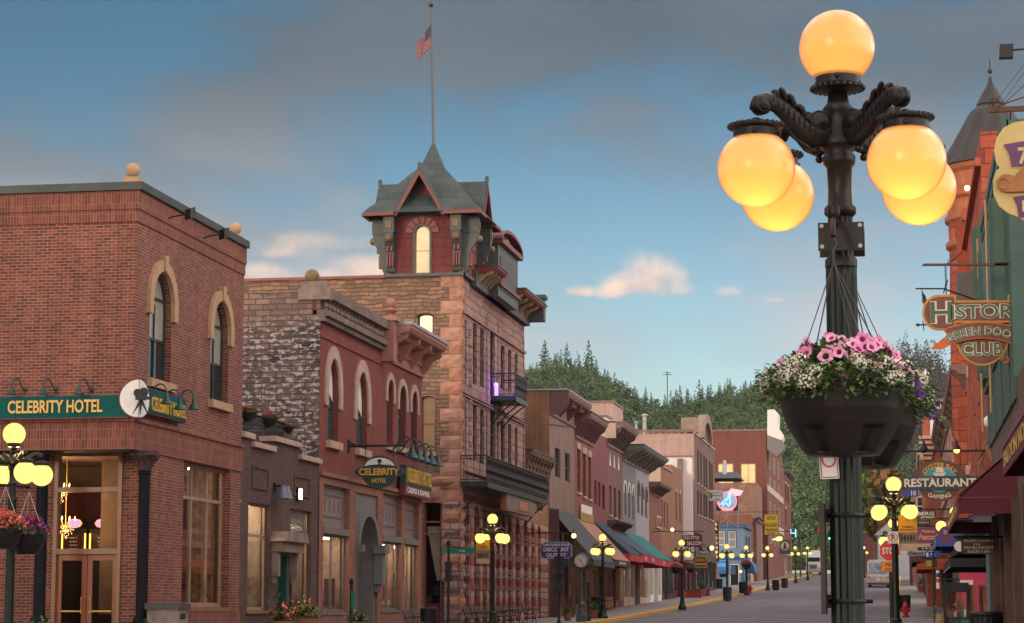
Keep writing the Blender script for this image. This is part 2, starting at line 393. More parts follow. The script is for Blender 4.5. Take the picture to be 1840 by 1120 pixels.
def window(root,fr,u0,u1,v0,v1,rise=0,depth=.2,fw=.06,fm=None,gm=None,cols=1,rows=(.5,),sill=None,name='window',inset=0,low=None):
    fm = fm or DKGRN; gm = gm or G_DARK
    b = MB(); b.m(fm); n0,n1 = -depth,-depth + .07
    b.fbox(fr,u0,u0 + fw,v0,v1 - rise,n0,n1); b.fbox(fr,u1 - fw,u1,v0,v1 - rise,n0,n1); b.fbox(fr,u0 + fw,u1 - fw,v0,v0 + fw*1.2,n0,n1)
    if rise: b.ring(fr,arch(u0,u1,v1,rise),arch(u0 + fw,u1 - fw,v1 - fw,rise - fw*.5),n0,n1)
    else: b.fbox(fr,u0 + fw,u1 - fw,v1 - fw,v1,n0,n1)
    for r in rows:
        vv = v0 + (v1 - v0)*r; b.fbox(fr,u0 + fw,u1 - fw,vv - fw*.45,vv + fw*.45,n0 + .004,n1 - .004)
    top = v1 - rise if rise else v1 - fw
    for c in range(1,cols):
        uu = u0 + (u1 - u0)*c/cols; b.fbox(fr,uu - fw*.4,uu + fw*.4,v0 + fw*1.2,top,n0 + .008,n1 + .004)
    o = b.build(name,root)
    b = MB(); b.m(gm); pts = [(u0,v0),(u1,v0)] + (list(reversed(arch(u0,u1,v1,rise))) if rise else [(u1,v1),(u0,v1)])
    if low:
        vm = v0 + (v1 - v0)*rows[0]; b.poly([fr.p(u,v,n0 + .03) for u,v in [(u0,vm),(u1,vm)] + pts[2:]]); b.m(low); b.poly([fr.p(u,v,n0 + .03) for u,v in [(u0,v0),(u1,v0),(u1,vm),(u0,vm)]])
    else: b.poly([fr.p(u,v,n0 + .03) for u,v in pts])
    b.build('pane',o)
    if sill:
        m,h,pr = sill; e = .12
        mk('sill',m,o,lambda q: q.fbox(fr,u0 - e,u1 + e,v0 - h,v0 - .002,-.05,pr))
    return o
def hood(root,fr,u0,u1,vt,rise,t=.3,leg=.0,m=None,pr=.06,key=0,name='window_hood'):
    b = MB(); b.m(m or TAN_ST); k = 14
    inn = [(u0,vt - rise - leg)]*(leg > 0) + arch(u0,u1,vt,rise,k) + [(u1,vt - rise - leg)]*(leg > 0)
    out = [(u0 - t,vt - rise - leg)]*(leg > 0) + arch(u0 - t,u1 + t,vt + t,rise + t,k) + [(u1 + t,vt - rise - leg)]*(leg > 0)
    b.ring(fr,out,inn,-.02,pr)
    if key:
        uc = (u0 + u1)/2; b.prism(fr,[(uc - key*.6,vt + .01),(uc + key*.6,vt + .01),(uc + key,vt + t + .12),(uc - key,vt + t + .12)],-.02,pr + .05)
    return b.build(name,root)
def shell(mb,X0,X1,Y0,Y1,z0,zt,top=None):
    "the other walls and the roof of a block whose street front is built separately"
    mb.poly([(X1,Y0,z0),(X1,Y1,z0),(X1,Y1,zt),(X1,Y0,zt)])
    mb.poly([(X0,Y1,z0),(X1,Y1,z0),(X1,Y1,zt),(X0,Y1,zt)])
    if top: mb.m(top)
    mb.poly([(X0,Y0,zt - .3),(X0,Y1,zt - .3),(X1,Y1,zt - .3),(X1,Y0,zt - .3)])
def cornice(root,fr,u0,u1,vt,vb,pr,m,nb=6,bm=None,bw=.12,cap=None,name='cornice',ends=True,dent=0,slope=0,cap_h=.1):
    "stepped projecting cornice with brackets; vt top, vb bottom of the bracket zone"
    b = MB(); b.m(m); h = vt - vb
    prof = [(0,vb),(.10,vb),(.12,vb + h*.08),(.05,vb + h*.12),(.05,vb + h*.62),(pr*.55,vb + h*.66),(pr*.62,vb + h*.76),(pr*.9,vb + h*.8),(pr,vb + h*.92),(pr,vt),(0,vt)]
    rows = [[fr.p(u,v + slope*(u - u0),n) for n,v in prof] for u in (u0,u1)]
    b.grid(rows,False,True)
    if cap: b.m(cap); b.fbox(fr,u0 - .03,u1 + .03,vt + .003,vt + cap_h,-.1,pr + .05)
    o = b.build(name,root)
    if nb:
        q = MB(); q.m(bm or m)
        for i in range(nb):
            u = u0 + bw + (u1 - u0 - 2*bw)*i/max(nb - 1,1)
            pts = [(.06,vb + h*.12),(.14,vb + h*.1),(pr*.35,vb + h*.3),(pr*.5,vb + h*.5),(pr*.8,vb + h*.62),(pr*.86,vb + h*.79),(.06,vb + h*.79)]
            q.grid([[fr.p(uu,v,n) for n,v in pts] for uu in (u - bw/2,u + bw/2)],True,True)
        q.build('bracket',o)
    if dent:
        q = MB(); q.m(bm or m)
        for i in range(dent):
            u = u0 + (u1 - u0)*(i + .5)/dent; s_ = (u1 - u0)/dent*.28
            q.fbox(fr,u - s_,u + s_,vb + h*.3,vb + h*.6,.05,.14)
        q.build('dentil',o)
    return o
def text(s,root,fr,uc,vc,width,m,h=None,n=.02,t=.015,bold=.0,name='lettering',arc=None,shear=0,flip=1,space=1):
    cu = bpy.data.curves.new(name,'FONT'); cu.body = s; cu.size = 1; cu.align_x = 'CENTER'; cu.extrude = 0; cu.offset = bold; cu.shear = shear; cu.resolution_u = 3; cu.space_character = space
    o = bpy.data.objects.new(name,cu); me = o.to_mesh(); V = np.array([v.co[:] for v in me.vertices]); Fs = [tuple(p.vertices) for p in me.polygons]
    o.to_mesh_clear(); bpy.data.objects.remove(o); bpy.data.curves.remove(cu)
    lo,hi = V.min(0),V.max(0); sx = width/(hi[0] - lo[0]); sy = (h/(hi[1] - lo[1])) if h else sx
    u = (V[:,0] - (lo[0] + hi[0])/2)*sx; v = (V[:,1] - (lo[1] + hi[1])/2)*sy
    b = MB(); b.m(m)
    def P(i,nn):
        uu,vv = u[i]*flip,v[i]
        if arc:                                              # arc: radius, sign
            R,sg = arc; a = uu/R
            uu,vv = (R + vv*sg)*math.sin(a),((R + vv*sg)*math.cos(a) - R)*sg
        return tuple(fr.p(uc + uu,vc + vv,nn))
    k = len(V); b.v = [P(i,n + t) for i in range(k)]
    b.f = [f for f in Fs]; b.mi = [0]*len(b.f)
    if t > 0:                                              # sides
        from collections import Counter
        ed = Counter(); di = {}
        for f in Fs:
            for a_,c_ in zip(f,f[1:] + f[:1]):
                key = (min(a_,c_),max(a_,c_)); ed[key] += 1; di[key] = (a_,c_)
        b.v += [P(i,n) for i in range(k)]
        for key,ct in ed.items():
            if ct == 1: a_,c_ = di[key]; b.f.append((a_,c_,c_ + k,a_ + k)); b.mi.append(0)
    return b.build(name,root)
def gooseneck(label,group,p,out,side=(0,0),m=None,s=1.0,drop=.25,rise=.3):
    "wall lamp: wall plate, swan neck arm, bell shade; p on the wall, out = unit direction away from it"
    r = thing('gooseneck_lamp',label,'wall lamp',p,group); m = m or TEAL_D
    o = Vector((out[0],out[1],0)); P = Vector(p)
    arm = [P + o*(x*s) + Vector((side[0]*x,side[1]*x,z*s)) for x,z in ((0,0),(.08,.0),(.16,.06),(.22,.18),(.28,.28),(.38,.33),(.48,.3),(.55,.2),(.57,.05))]
    mk('arm',m,r,lambda b: (b.tube(arm,.018*s + .006,6),b.sphere(P + o*.03,.07*s,10,6)),True)
    e = arm[-1]
    mk('shade',m,r,lambda b: b.lathe([(.03*s,.05*s),(.05*s,-.0),(.06*s,-.10*s),(.13*s,-.2*s),(.17*s,-.27*s),(.15*s,-.26*s)],e,14,False),True)
    return r
def flood(label,p,group='roof floodlights',d=(0,-1),s=.28):
    r = thing('floodlight',label,'floodlight',p,group); P = Vector(p)
    mk('housing',BLACK,r,lambda b: b.obx(P,d,s))
    mk('arm',BLACK,r,lambda b: b.tube([P,P + Vector((-.5,.1,-.05)),P + Vector((-1.1,.1,-.25))],.02,6))
    return r
def obx(s,P,d,q):
    fr = Fr(P,Vector((-d[1],d[0],0)),Vector((d[0],d[1],-.3)).normalized()); s.fbox(fr,-q*.7,q*.7,-q*.5,q*.5,-q*.25,q*.3)
MB.obx = obx
def interior(root,fr,u0,u1,v0,v1,d,wm=None,glow=None,gl_n=2,goods=0,seed=1):
    b = MB(); b.m(wm or INT_DARK)
    b.poly([fr.p(u0,v0,-d),fr.p(u1,v0,-d),fr.p(u1,v1,-d),fr.p(u0,v1,-d)])
    for u in (u0,u1): b.poly([fr.p(u,v0,-d),fr.p(u,v0,-.35),fr.p(u,v1,-.35),fr.p(u,v1,-d)])
    for v in (v0,v1): b.poly([fr.p(u0,v,-d),fr.p(u0,v,-.35),fr.p(u1,v,-.35),fr.p(u1,v,-d)])
    rr = random.Random(seed)
    for i in range(goods):
        b.m(GOODS[rr.randrange(len(GOODS))]); u = rr.uniform(u0 + .1,u1 - .4); dd = rr.uniform(.4,1.1); h = rr.uniform(.3,1.9)
        if rr.random() < .5: b.fbox(fr,u,u + rr.uniform(.15,.4),v0,v0 + h,-dd - .3,-dd)
        else: b.fbox(fr,u,u + rr.uniform(.1,.5),v0 + h,v0 + h + rr.uniform(.2,.5),-dd - .03,-dd)
    if glow:
        b.m(glow)
        for i in range(gl_n):
            u = u0 + (u1 - u0)*(i + .5)/gl_n; b.fbox(fr,u - .3,u + .3,v1 - .12,v1 - .06,-d*.5 - .25,-d*.5 + .25)
    return b.build('interior',root)
GOODS = [M('goods_' + nm,c,.6,.3,4) for nm,c in (('red',(.35,.04,.03)),('blue',(.04,.10,.35)),('cream',(.5,.42,.3)),('brown',(.12,.06,.03)),('green',(.04,.14,.08)),('white',(.6,.6,.58)),('black',(.02,.02,.02)))]
INT_PALE = M('interior_pale',(.52,.44,.36),.8,.35,1.2); PALEWOOD = M('pale_window_wood',(.33,.22,.14),.5,.3,5,streak=4)
SHOPGLOW = EM('shop_ceiling_light',(1,.78,.55),17)
# ------------------------------------------------------------------ ground, road, pavements
ROADM = M('asphalt',(.105,.092,.098),.85,.12,.35,.15); 
def road_mat():
    m,nt,n,l,p = nt_new('worn_asphalt'); pos = N(n,'ShaderNodeNewGeometry').outputs['Position']
    a = noiseN(n,l,pos,60,3,.7); b_ = noiseN(n,l,pos,.25,5,.6)
    mp = n.new('ShaderNodeMapping'); mp.inputs['Scale'].default_value = (1.1,.03,1); l.new(pos,mp.inputs[0]); tr = noiseN(n,l,mp.outputs[0],1,3,.6)
    c = rampN(n,l,b_,[(.3,(.10,.088,.102)),(.7,(.15,.133,.15))]); c = mixN(n,l,.6,c,rampN(n,l,tr,[(.35,.8),(.65,1.15)]),'MULTIPLY'); c = mixN(n,l,.5,c,rampN(n,l,a,[(.3,.75),(.7,1.25)]),'MULTIPLY')
    l.new(c,p.inputs['Base Color']); p.inputs['Roughness'].default_value = .8; bumpN(n,l,a,p,.3,.01); return m
def walk_mat():
    m,nt,n,l,p = nt_new('concrete_paving'); pos = N(n,'ShaderNodeNewGeometry').outputs['Position']
    b = n.new('ShaderNodeTexBrick'); l.new(pos,b.inputs['Vector']); b.inputs['Scale'].default_value = 1; b.offset = 0; b.inputs['Brick Width'].default_value = 1.5; b.inputs['Row Height'].default_value = 1.5; b.inputs['Mortar Size'].default_value = .012
    b.inputs['Color1'].default_value = (.20,.18,.175,1); b.inputs['Color2'].default_value = (.25,.225,.215,1); b.inputs['Mortar'].default_value = (.10,.09,.085,1)
    c = mixN(n,l,.9,b.outputs[0],rampN(n,l,noiseN(n,l,pos,.9,6,.7),[(.3,.78),(.7,1.15)]),'MULTIPLY')
    l.new(c,p.inputs['Base Color']); p.inputs['Roughness'].default_value = .85; return m
ROADM = road_mat(); WALKM = walk_mat()
def yel():
    m,nt,n,l,p = nt_new('worn_yellow_paint'); pos = N(n,'ShaderNodeNewGeometry').outputs['Position']
    c = rampN(n,l,noiseN(n,l,pos,1.4,6,.75),[(.33,(.16,.13,.10)),(.42,(.55,.30,.03)),(.8,(.62,.36,.04))]); l.new(c,p.inputs['Base Color']); p.inputs['Roughness'].default_value = .7; return m
YEL = yel(); YS = [float(y) for y in range(-40,421,4)]
def strip(mb,x0,x1,dz0,dz1,y0=-40,y1=420):
    ys = [y for y in YS if y0 <= y <= y1]
    if y0 not in ys: ys = [y0] + ys
    if y1 not in ys: ys = ys + [y1]
    mb.grid([[(x0,y,g(y) + dz0),(x1,y,g(y) + dz1)] for y in ys])
CL,CR = -15.1,-.75
b = MB(); b.m(ROADM)
xs = [CL,CL + .02,-8,CR - .02,CR]
b.grid([[(x,y,g(y) + dz) for x,dz in ((CL,-.15),(-8,-.08),(CR,-.15))] for y in YS]); tag(b.build('road'),kind='structure')
b = MB(); b.m(WALKM); strip(b,-19.4,CL - .35,0,0); tag(b.build('pavement_left'),kind='structure')
b = MB(); b.m(WALKM); strip(b,CR + .35,3.4,0,0); tag(b.build('pavement_right'),kind='structure')
def kerb(x0,x1,face,name,y0,y1):
    b = MB(); b.m(YEL); ys = [y for y in YS if y0 <= y <= y1]
    b.grid([[(x0,y,g(y) + .004),(x1,y,g(y) + .004),(x1 + face*.015,y,g(y) - .16)] for y in ys]); tag(b.build(name),kind='structure')
kerb(CL - .36,CL,1,'kerb_left',-40,420); kerb(CR + .36,CR,-1,'kerb_right',-40,420)
LINE = M('faded_line_paint',(.22,.20,.20),.8,.3,2)
b = MB(); b.m(LINE)
for y in range(60,300,12):
    b.grid([[(-8.06,yy,g(yy) - .072),(-7.94,yy,g(yy) - .072)] for yy in (y,y + 3)])
tag(b.build('road_marking'),kind='structure')
b = MB(); b.m(YEL); b.grid([[(-.3,y,g(y) + .006),(2.4,y,g(y) + .006)] for y in (124,124.5)]); tag(b.build('painted_paving_line'),kind='structure')
GRD = M('dry_ground',(.09,.085,.05),.95,.3,.05)
b = MB(); b.m(GRD); gx = [-2500,-400,-60,-19.2,3.2,60,400,2500]; gy = [-300,-100] + YS + [470,600,900,1500,3500]
def gz(y): return g(y) - .3 if y < 520 else 8.6
b.grid([[(x,y,gz(y)) for x in gx] for y in gy]); tag(b.build('ground'),kind='structure')
# ------------------------------------------------------------------ left side, near blocks
XL = -19.0; FLW = FL(XL)
def L(px,py,X=XL): p = atX(px,py,X); return p.y,p.z
def RL(px0,px1,yt,yb,X=XL):
    "rectangle on the left street front from its place in the photo -> u0,u1,v0,v1"
    pc = (px0 + px1)/2; ym = (yt + yb)/2
    return L(px0,ym,X)[0],L(px1,ym,X)[0],L(pc,yb,X)[1],L(pc,yt,X)[1]
def RF(px0,px1,yt,yb,Y):
    ym = (yt + yb)/2; pc = (px0 + px1)/2
    return atY(px0,ym,Y).x,atY(px1,ym,Y).x,atY(pc,yb,Y).z,atY(pc,yt,Y).z
# ===== A: corner brick hotel
YA = L(243,560)[0]; YA1 = L(434,800)[0]; ZA = L(245,341)[1]; zb = L(241,808)[1]; zb2 = L(240,758)[1]
rA = thing('brick_hotel','large red brick corner hotel with stone ball finials and a recessed corner entrance','building',(XL,YA,0))
FA = FF(YA); rec = 1.5; XA0 = -34
w1 = RL(269,308,488,686); w2 = RL(378,410,541,723); sw = RL(328,412,836,1091)
b = MB(); b.m(RED_A)
wall(b,FLW,YA,YA1,zb2 + .0,ZA,[(*w1,(w1[1] - w1[0])/2),(*w2,(w2[1] - w2[0])/2)],.28)
wall(b,FA,XA0,XL,zb2,ZA)
b.m(RED_A); wall(b,FLW,YA + rec,YA1,-1,zb2,[sw],.3); 
b.poly([(XL,YA1,-1),(XA0,YA1,-1),(XA0,YA1,ZA),(XL,YA1,ZA)]); b.m(ROOFING); b.poly([(XA0,YA,ZA - .4),(XL,YA,ZA - .4),(XL,YA1,ZA - .4),(XA0,YA1,ZA - .4)])
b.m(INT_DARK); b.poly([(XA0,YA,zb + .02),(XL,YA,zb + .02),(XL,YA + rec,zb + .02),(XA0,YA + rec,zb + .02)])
b.build('wall',rA)
SOLD = RED_AS
b = MB(); b.m(SOLD)
z1 = atY(120,352,YA).z; z2 = atY(120,380,YA).z; z3 = atY(120,402,YA).z
def lband(b,v0,v1,pr,X0=XA0,mat=None):
    if mat: b.m(mat)
    b.prism(Fr((0,0,0),(1,0,0),(0,0,1),(0,1,0)),[(X0,YA - pr),(XL + pr,YA - pr),(XL + pr,YA1),(XL - .05,YA1),(XL - .05,YA + .05),(X0,YA + .05)],v0,v1)
lband(b,z2,ZA,.07); lband(b,z3,z2 - .002,.035); b.build('parapet_band',rA)
b = MB(); lband(b,zb,zb2,.05,mat=SOLD); lband(b,zb2 + .002,zb2 + .09,.10,mat=RED_A); b.build('belt_course',rA)
b = MB(); lband(b,ZA + .003,ZA + .21,.16,mat=COPING); b.build('coping',rA)
for px,nm in ((236,0),(428,1)):
    u = YA + .35 if not nm else YA1 - .35; c = Vector((XL - .2,u,ZA + .21))
    if not nm: c = Vector((atY(236,330,YA).x,YA + .1,ZA + .21))
    f = MB(); f.m(TAN_ST); f.box(c.x - .2,c.x + .2,c.y - .2,c.y + .2,c.z,c.z + .14); f.lathe([(.07,.14),(.07,.18)],c,12); f.sphere(c + Vector((0,0,.34)),.19,24,14); f.build('ball_finial',rA,True)
G_CD = M('drawn_dark_shade',(.03,.03,.035),.3,.2,2)
for wv in (w1,w2):
    window(rA,FLW,*wv,rise=(wv[1] - wv[0])/2,depth=.24,fw=.08,fm=DKGRN,gm=G_CURT,cols=2,rows=(.38,.76),sill=(TAN_ST,.22,.14),low=G_DARK)
    hood(rA,FLW,wv[0] + .02,wv[1] - .02,wv[3],(wv[1] - wv[0])/2,t=.30,leg=.35,m=TAN_ST,pr=.1,key=.16)
# street window of the lounge, three lights wide
window(rA,FLW,*sw,depth=.3,fw=.10,fm=PALEWOOD,gm=G_SHOP,cols=3,rows=(.76,),name='lounge_window',sill=(WOOD,.12,.06))
interior(rA,FLW,sw[0] - .3,sw[1] + .2,sw[2] - .2,sw[3] + .1,2.2,INT_WARM,SHOPGLOW,2,0)
mk('curtain',M('ochre_curtain',(.30,.18,.07),.8,.3,3,streak=5),rA,lambda b: [b.tube([(XL - .55,u,sw[2]),(XL - .55,u,sw[3])],.13,8) for u in np.linspace(sw[0] + .1,sw[1] - .1,9) if round(u*7) % 3])
mk('street_pier_base',SOLD,rA,lambda b: b.fbox(FLW,YA + rec,YA1 - .02,-.9,sw[2] - .13,.0,.05))
# recessed front with doors
YR = YA + rec; FRc = FF(YR)
gx0,gx1,gz0,gz1 = RF(96,218,813,1120,YR); gz0 = 0.2
tx = RF(96,218,813,985,YR); dr = RF(96,218,996,1120,YR); ztr = dr[3]
b = MB(); b.m(RED_A); wall(b,FRc,XA0,XL,-1,zb + .02,[(gx0,gx1,.2,zb - .05)],.3); b.build('entrance_wall',rA)
fr_ = MB(); fr_.m(WOOD)
for u in (gx0,gx1 - .1): fr_.fbox(FRc,u,u + .1,.2,gz1,-.2,.05)
zm = atY(150,880,YR).z
for v0,v1 in ((gz1 - .1,gz1 + .02),(zm - .06,zm + .06),(ztr,ztr + .14)): fr_.fbox(FRc,gx0 + .1,gx1 - .1,v0,v1,-.2,.04)
o = fr_.build('entrance_frame',rA); b = MB(); b.m(G_SHOP); b.poly([FRc.p(gx0,ztr,-.1),FRc.p(gx1,ztr,-.1),FRc.p(gx1,gz1,-.1),FRc.p(gx0,gz1,-.1)]); b.build('pane',o)
gm = (gx0 + gx1)/2
for u0,u1,hx in ((gx0 + .1,gm - .01,gm - .12),(gm + .01,gx1 - .1,gm + .12)):
    d = MB(); d.m(REDWOOD); z0 = .3
    for a,c,e,f in ((u0,u0 + .13,z0,ztr),(u1 - .13,u1,z0,ztr),(u0 + .13,u1 - .13,z0,z0 + .3),(u0 + .13,u1 - .13,ztr - .16,ztr)): d.fbox(FRc,a,c,e,f,-.12,-.05)
    o = d.build('door',rA)
    b = MB(); b.m(G_SHOP); b.poly([FRc.p(u0 + .1,z0 + .2,-.09),FRc.p(u1 - .1,z0 + .2,-.09),FRc.p(u1 - .1,ztr - .1,-.09),FRc.p(u0 + .1,ztr - .1,-.09)]); b.build('pane',o)
    mk('handle',GOLD,o,lambda b: (b.tube([FRc.p(hx,1.15,-.05),FRc.p(hx,1.15,.02),FRc.p(hx,1.55,.02),FRc.p(hx,1.55,-.05)],.018,6),b.fbox(FRc,u0 + .14,u1 - .14,1.18,1.22,-.06,-.03)))
# hall inside
b = MB(); b.m(INT_WARM); x0,x1,y1 = gx0 - 1.8,gx1 + .1,YR + 5
b.poly([(x0,y1,.2),(x1,y1,.2),(x1,y1,zb),(x0,y1,zb)]); b.poly([(x0,y1,zb),(x1,y1,zb),(x1,YR + .3,zb),(x0,YR + .3,zb)])
b.m(INT_RED); b.poly([(x0,YR + .3,.2),(x0,y1,.2),(x0,y1,zb),(x0,YR + .3,zb)]); b.poly([(x1,YR + .3,.2),(x1,y1,.2),(x1,y1,zb),(x1,YR + .3,zb)]); b.m(INT_DARK); b.poly([(x0,y1,.21),(x1,y1,.21),(x1,YR + .3,.21),(x0,YR + .3,.21)])
b.fbox(FRc,x0 + .1,x1 - .02,.22,3.75,-4.6,-4.3); b.m(INT_RED); b.fbox(FRc,x0 + .1,x1 - .02,3.76,4.6,-4.6,-4.34)
b.build('entrance_hall',rA)
for px,py in ((104,862),(114,922)):
    c = atY(px + 4,py + 14,YR + 1.6); ch = thing('chandelier','crystal chandelier with lit candle bulbs hanging %s behind the corner entrance glass' % ('high' if py < 900 else 'low'),'chandelier',c,'chandeliers inside the corner hotel')
    q = MB(); q.m(GOLD); 
    for i in range(8):
        a = i*math.pi/4; q.tube([c + Vector((0,0,-.1)),c + Vector((.12*math.cos(a),.12*math.sin(a),-.2)),c + Vector((.26*math.cos(a),.26*math.sin(a),-.02))],.009,5)
    q.tube([c + Vector((0,0,-.2)),c + Vector((0,0,zb - c.z))],.012,5); q.build('arm',ch)
    q = MB(); q.m(FLAME)
    for i in range(8):
        a = i*math.pi/4; e = c + Vector((.26*math.cos(a),.26*math.sin(a),.06)); q.lathe([(.002,-.05),(.02,-.01),(.014,.02),(.002,.06)],e,6)
    q.build('candle_bulb',ch)
    ld = bpy.data.lights.new('chandelier_light','POINT'); ld.energy = 26; ld.color = (1,.62,.3); ld.shadow_soft_size = .25; lo = bpy.data.objects.new('chandelier_light',ld); COL.objects.link(lo); lo.parent = ch; lo.location = (0,-.4,.0)
    cr = EM('crystal_glow',(1,.55,.2),1.6,(.8,.7,.6)); q = MB(); q.m(cr)
    for i in range(70):
        a = random.uniform(0,6.3); rr = random.uniform(.02,.22); z = -.12 - random.uniform(0,.42)*(1 - rr*2.5); e = c + Vector((rr*math.cos(a),rr*math.sin(a),z)); q.lathe([(.001,-.02),(.011,0),(.001,.02)],e,4)
    q.build('crystals',ch)
NEON_Y = EM('neon_yellow',(1,.55,.06),2.2); NEON_P = EM('neon_violet',(.55,.35,1),.9); NEON_R = EM('neon_red',(1,.08,.06),1.8); NEON_B = EM('neon_blue',(.12,.55,1),1.6)
for px0,px1 in ((110,155),(160,206)):
    u0,u1,v0,v1 = RF(px0,px1,932,1000,YR + 3); f = FF(YR + 3)
    sm = thing('slot_machine','glowing slot machine %s the entrance glass' % ('on the left behind' if px0 < 120 else 'on the right behind'),'slot machine',f.p(u0,.3,0),'slot machines inside the corner hotel')
    mk('cabinet',BLACK,sm,lambda b: b.fbox(f,u0,u1,.22,v1 - .28,-.5,-.02))
    um = (u0 + u1)/2
    mk('light_bar',NEON_Y,sm,lambda b: (b.fbox(f,u0 + .01,u0 + .05,v0 + .1,v1 - .4,-.01,.02),b.fbox(f,u1 - .05,u1 - .01,v0 + .1,v1 - .4,-.01,.02)))
    mk('topper',EM('topper_rim',(1,.4,.1),1.2),sm,lambda b: b.prism(f,circ((um,v1 - .13),.22,.13,8),-.06,-.01)); mk('topper_screen',NEON_P,sm,lambda b: b.prism(f,circ((um,v1 - .13),.19,.10,8),-.008,.012))
    mk('screen',M('slot_screen',(.10,.03,.03),.3),sm,lambda b: b.fbox(f,u0 + .08,u1 - .08,v0 + .1,v1 - .42,-.015,.01))
    for i in range(4): text('RED WHITE BLUE'.split()[i % 3] + ' 7',sm,f,um,v0 + .2 + i*.1,.22,EM('slot_text',(.6,.5,.5),.6),h=.035,n=.012,t=0,name='display_text')
# iron columns on the open corner
for px in (74,261):
    c = atY(px,960,YA + .22) if px < 100 else Vector((atY(260,960,YA + .72).x - .04,YA + .72,0)); x,y = c.x,c.y
    zt = zb; z0 = .2; zc0 = L(255,846)[1] if px > 100 else zt - .1; h = zt
    cl = MB(); cl.m(bpy.data.materials.get('black_column') or M('black_column',(.006,.006,.011),.6,.4,3,spec=.12,streak=4)); cl.lathe([(.19,.9),(.22,.92),(.22,1.0),(.18,1.05),(.155,1.1),(.145,zc0 - .12),(.17,zc0 - .1),(.17,zc0 - .04),(.14,zc0)],(x,y,0),20,flute=(1.08,zc0 - .1,.06)); o = cl.build('column',rA,True)
    if px > 100: mk('capital',M('painted_capital',(.06,.03,.028),.7,.3,8,.3),o,lambda b: (b.lathe([(.17,zc0),(.2,zc0 + .1),(.18,zc0 + .14),(.3,zt - .16),(.34,zt - .12)],(x,y,0),16),[b.tube([(x + .18*math.cos(a),y + .18*math.sin(a),zc0 + .1),(x + .26*math.cos(a),y + .26*math.sin(a),zc0 + .28),(x + .36*math.cos(a),y + .36*math.sin(a),zt - .2),(x + .30*math.cos(a),y + .30*math.sin(a),zt - .24)],[.05,.04,.045,.03],6) for a in [i*math.pi/4 for i in range(8)]],b.box(x - .3,x + .3,y - .3,y + .3,zt - .12,zt - .003)),True)
    mk('column_base',BRONZE,o,lambda b: (b.box(x - .34,x + .34,y - .34,y + .34,.78,.9),b.box(x - .28,x + .28,y - .28,y + .28,.15,.78)))
# corner sign
zs0,zs1 = atY(120,754,YA).z,atY(120,711,YA).z; us0,us1,vs0,vs1 = RL(252,321,706,765)
MED = atY(234,718,YA); mr = atY(234,682,YA).z - MED.z; mc = MED.z - .0
sg = thing('corner_hotel_sign','long teal sign with gold hotel name wrapping the brick corner under a round camera emblem','sign',(XL,YA - .2,mc))
def panel(b,fr,u0,u1,v0,v1,n0,m1,m2,e=.035,th=.12):
    b.m(m2); b.fbox(fr,u0,u1,v0,v1,n0,n0 + th); b.m(m1); b.fbox(fr,u0 + e,u1 - e,v0 + e,v1 - e,n0 + th,n0 + th + .012)
FAs = FF(YA - .08); FLs = FL(XL + .08)
b = MB(); panel(b,FAs,-24.5,XL - .05,zs0,zs1,0,TEAL,MAROON); panel(b,FLs,YA + .3,us1,vs0 + .18,vs1 - .0,0,TEAL,MAROON); b.build('sign_panel',sg)
cx0 = atY(93,731,YA - .2).x; lw = 185*(YA)/4000
u_r = atY(185,730,YA - .2).x; u_l = u_r - 190*YA/4035; tz = atY(92,731,YA - .2).z
text('CELEBRITY HOTEL',sg,FAs,(u_l + u_r)/2,tz,u_r - u_l,GOLD,h=.33,n=.135,t=.03,bold=.022)
vv = vs0 + .18 + (vs1 - vs0 - .18)*.42
text('CELEBRITY HOTEL',sg,FLs,us0 + .22 + (us1 - us0 - .3)/2,vv,us1 - us0 - .3,GOLD,h=.36,n=.135,t=.03,bold=.022)
R = mr*1.0
for fr,half in ((FAs,0),(FLs,1)):
    c = (XL + .235,mc) if half == 0 else (YA - .25,mc)
    a0,a1 = (math.pi/2,3*math.pi/2) if half == 0 else (-math.pi/2,math.pi/2)
    rx = R*1.05 if half == 0 else R*1.5
    for rr,m_,n0,n1,nm in ((1,MAROON,.135,.17,'emblem_rim'),(.93,WHITE,.168,.185,'emblem_disc')):
        pts = [(c[0] + rx*rr*math.cos(a0 + (a1 - a0)*i/20),c[1] + R*rr*math.sin(a0 + (a1 - a0)*i/20)) for i in range(21)]
        mk(nm,m_,sg,lambda b: b.prism(fr,pts,n0,n1))
def movie_camera(root,fr,c,s,n,n1=None,m=None):
    b = MB(); b.m(m or BLACK); n1 = n1 or n + .03; u,v = c
    P = lambda a,q: (u + a*s,v + q*s)
    b.prism(fr,circ(P(-.28,.42),.30*s,k=16),n,n1); b.prism(fr,circ(P(.22,.50),.34*s,k=16),n,n1 + .004)
    b.prism(fr,[P(-.42,-.1),P(.42,-.1),P(.45,.35),P(-.42,.35)],n,n1 + .002); b.prism(fr,[P(.42,.0),P(.8,-.05),P(.8,.22),P(.42,.2)],n,n1 + .001)
    for q in (-.65,-.05,.6): b.prism(fr,[P(-.12,-.08),P(.14,-.08),P(q + .02,-1.15)],n,n1 + .003)
    return b.build('camera_emblem',root)
dg = Vector((1,-1,0)).normalized(); fc = Fr((XL + .30,YA - .30,0),(-dg.y,dg.x,0),dg); movie_camera(sg,fc,(-.0,mc - .02),R*.68,0)
for i,px in enumerate((30,86,150)):
    p = atY(px + 16,700,YA); gooseneck('teal gooseneck lamp over the front of the corner sign, %s' % ('leftmost of three','middle of three','nearest the round emblem')[i],'gooseneck lamps over the corner sign',p,(-.45,-1),s=.75)
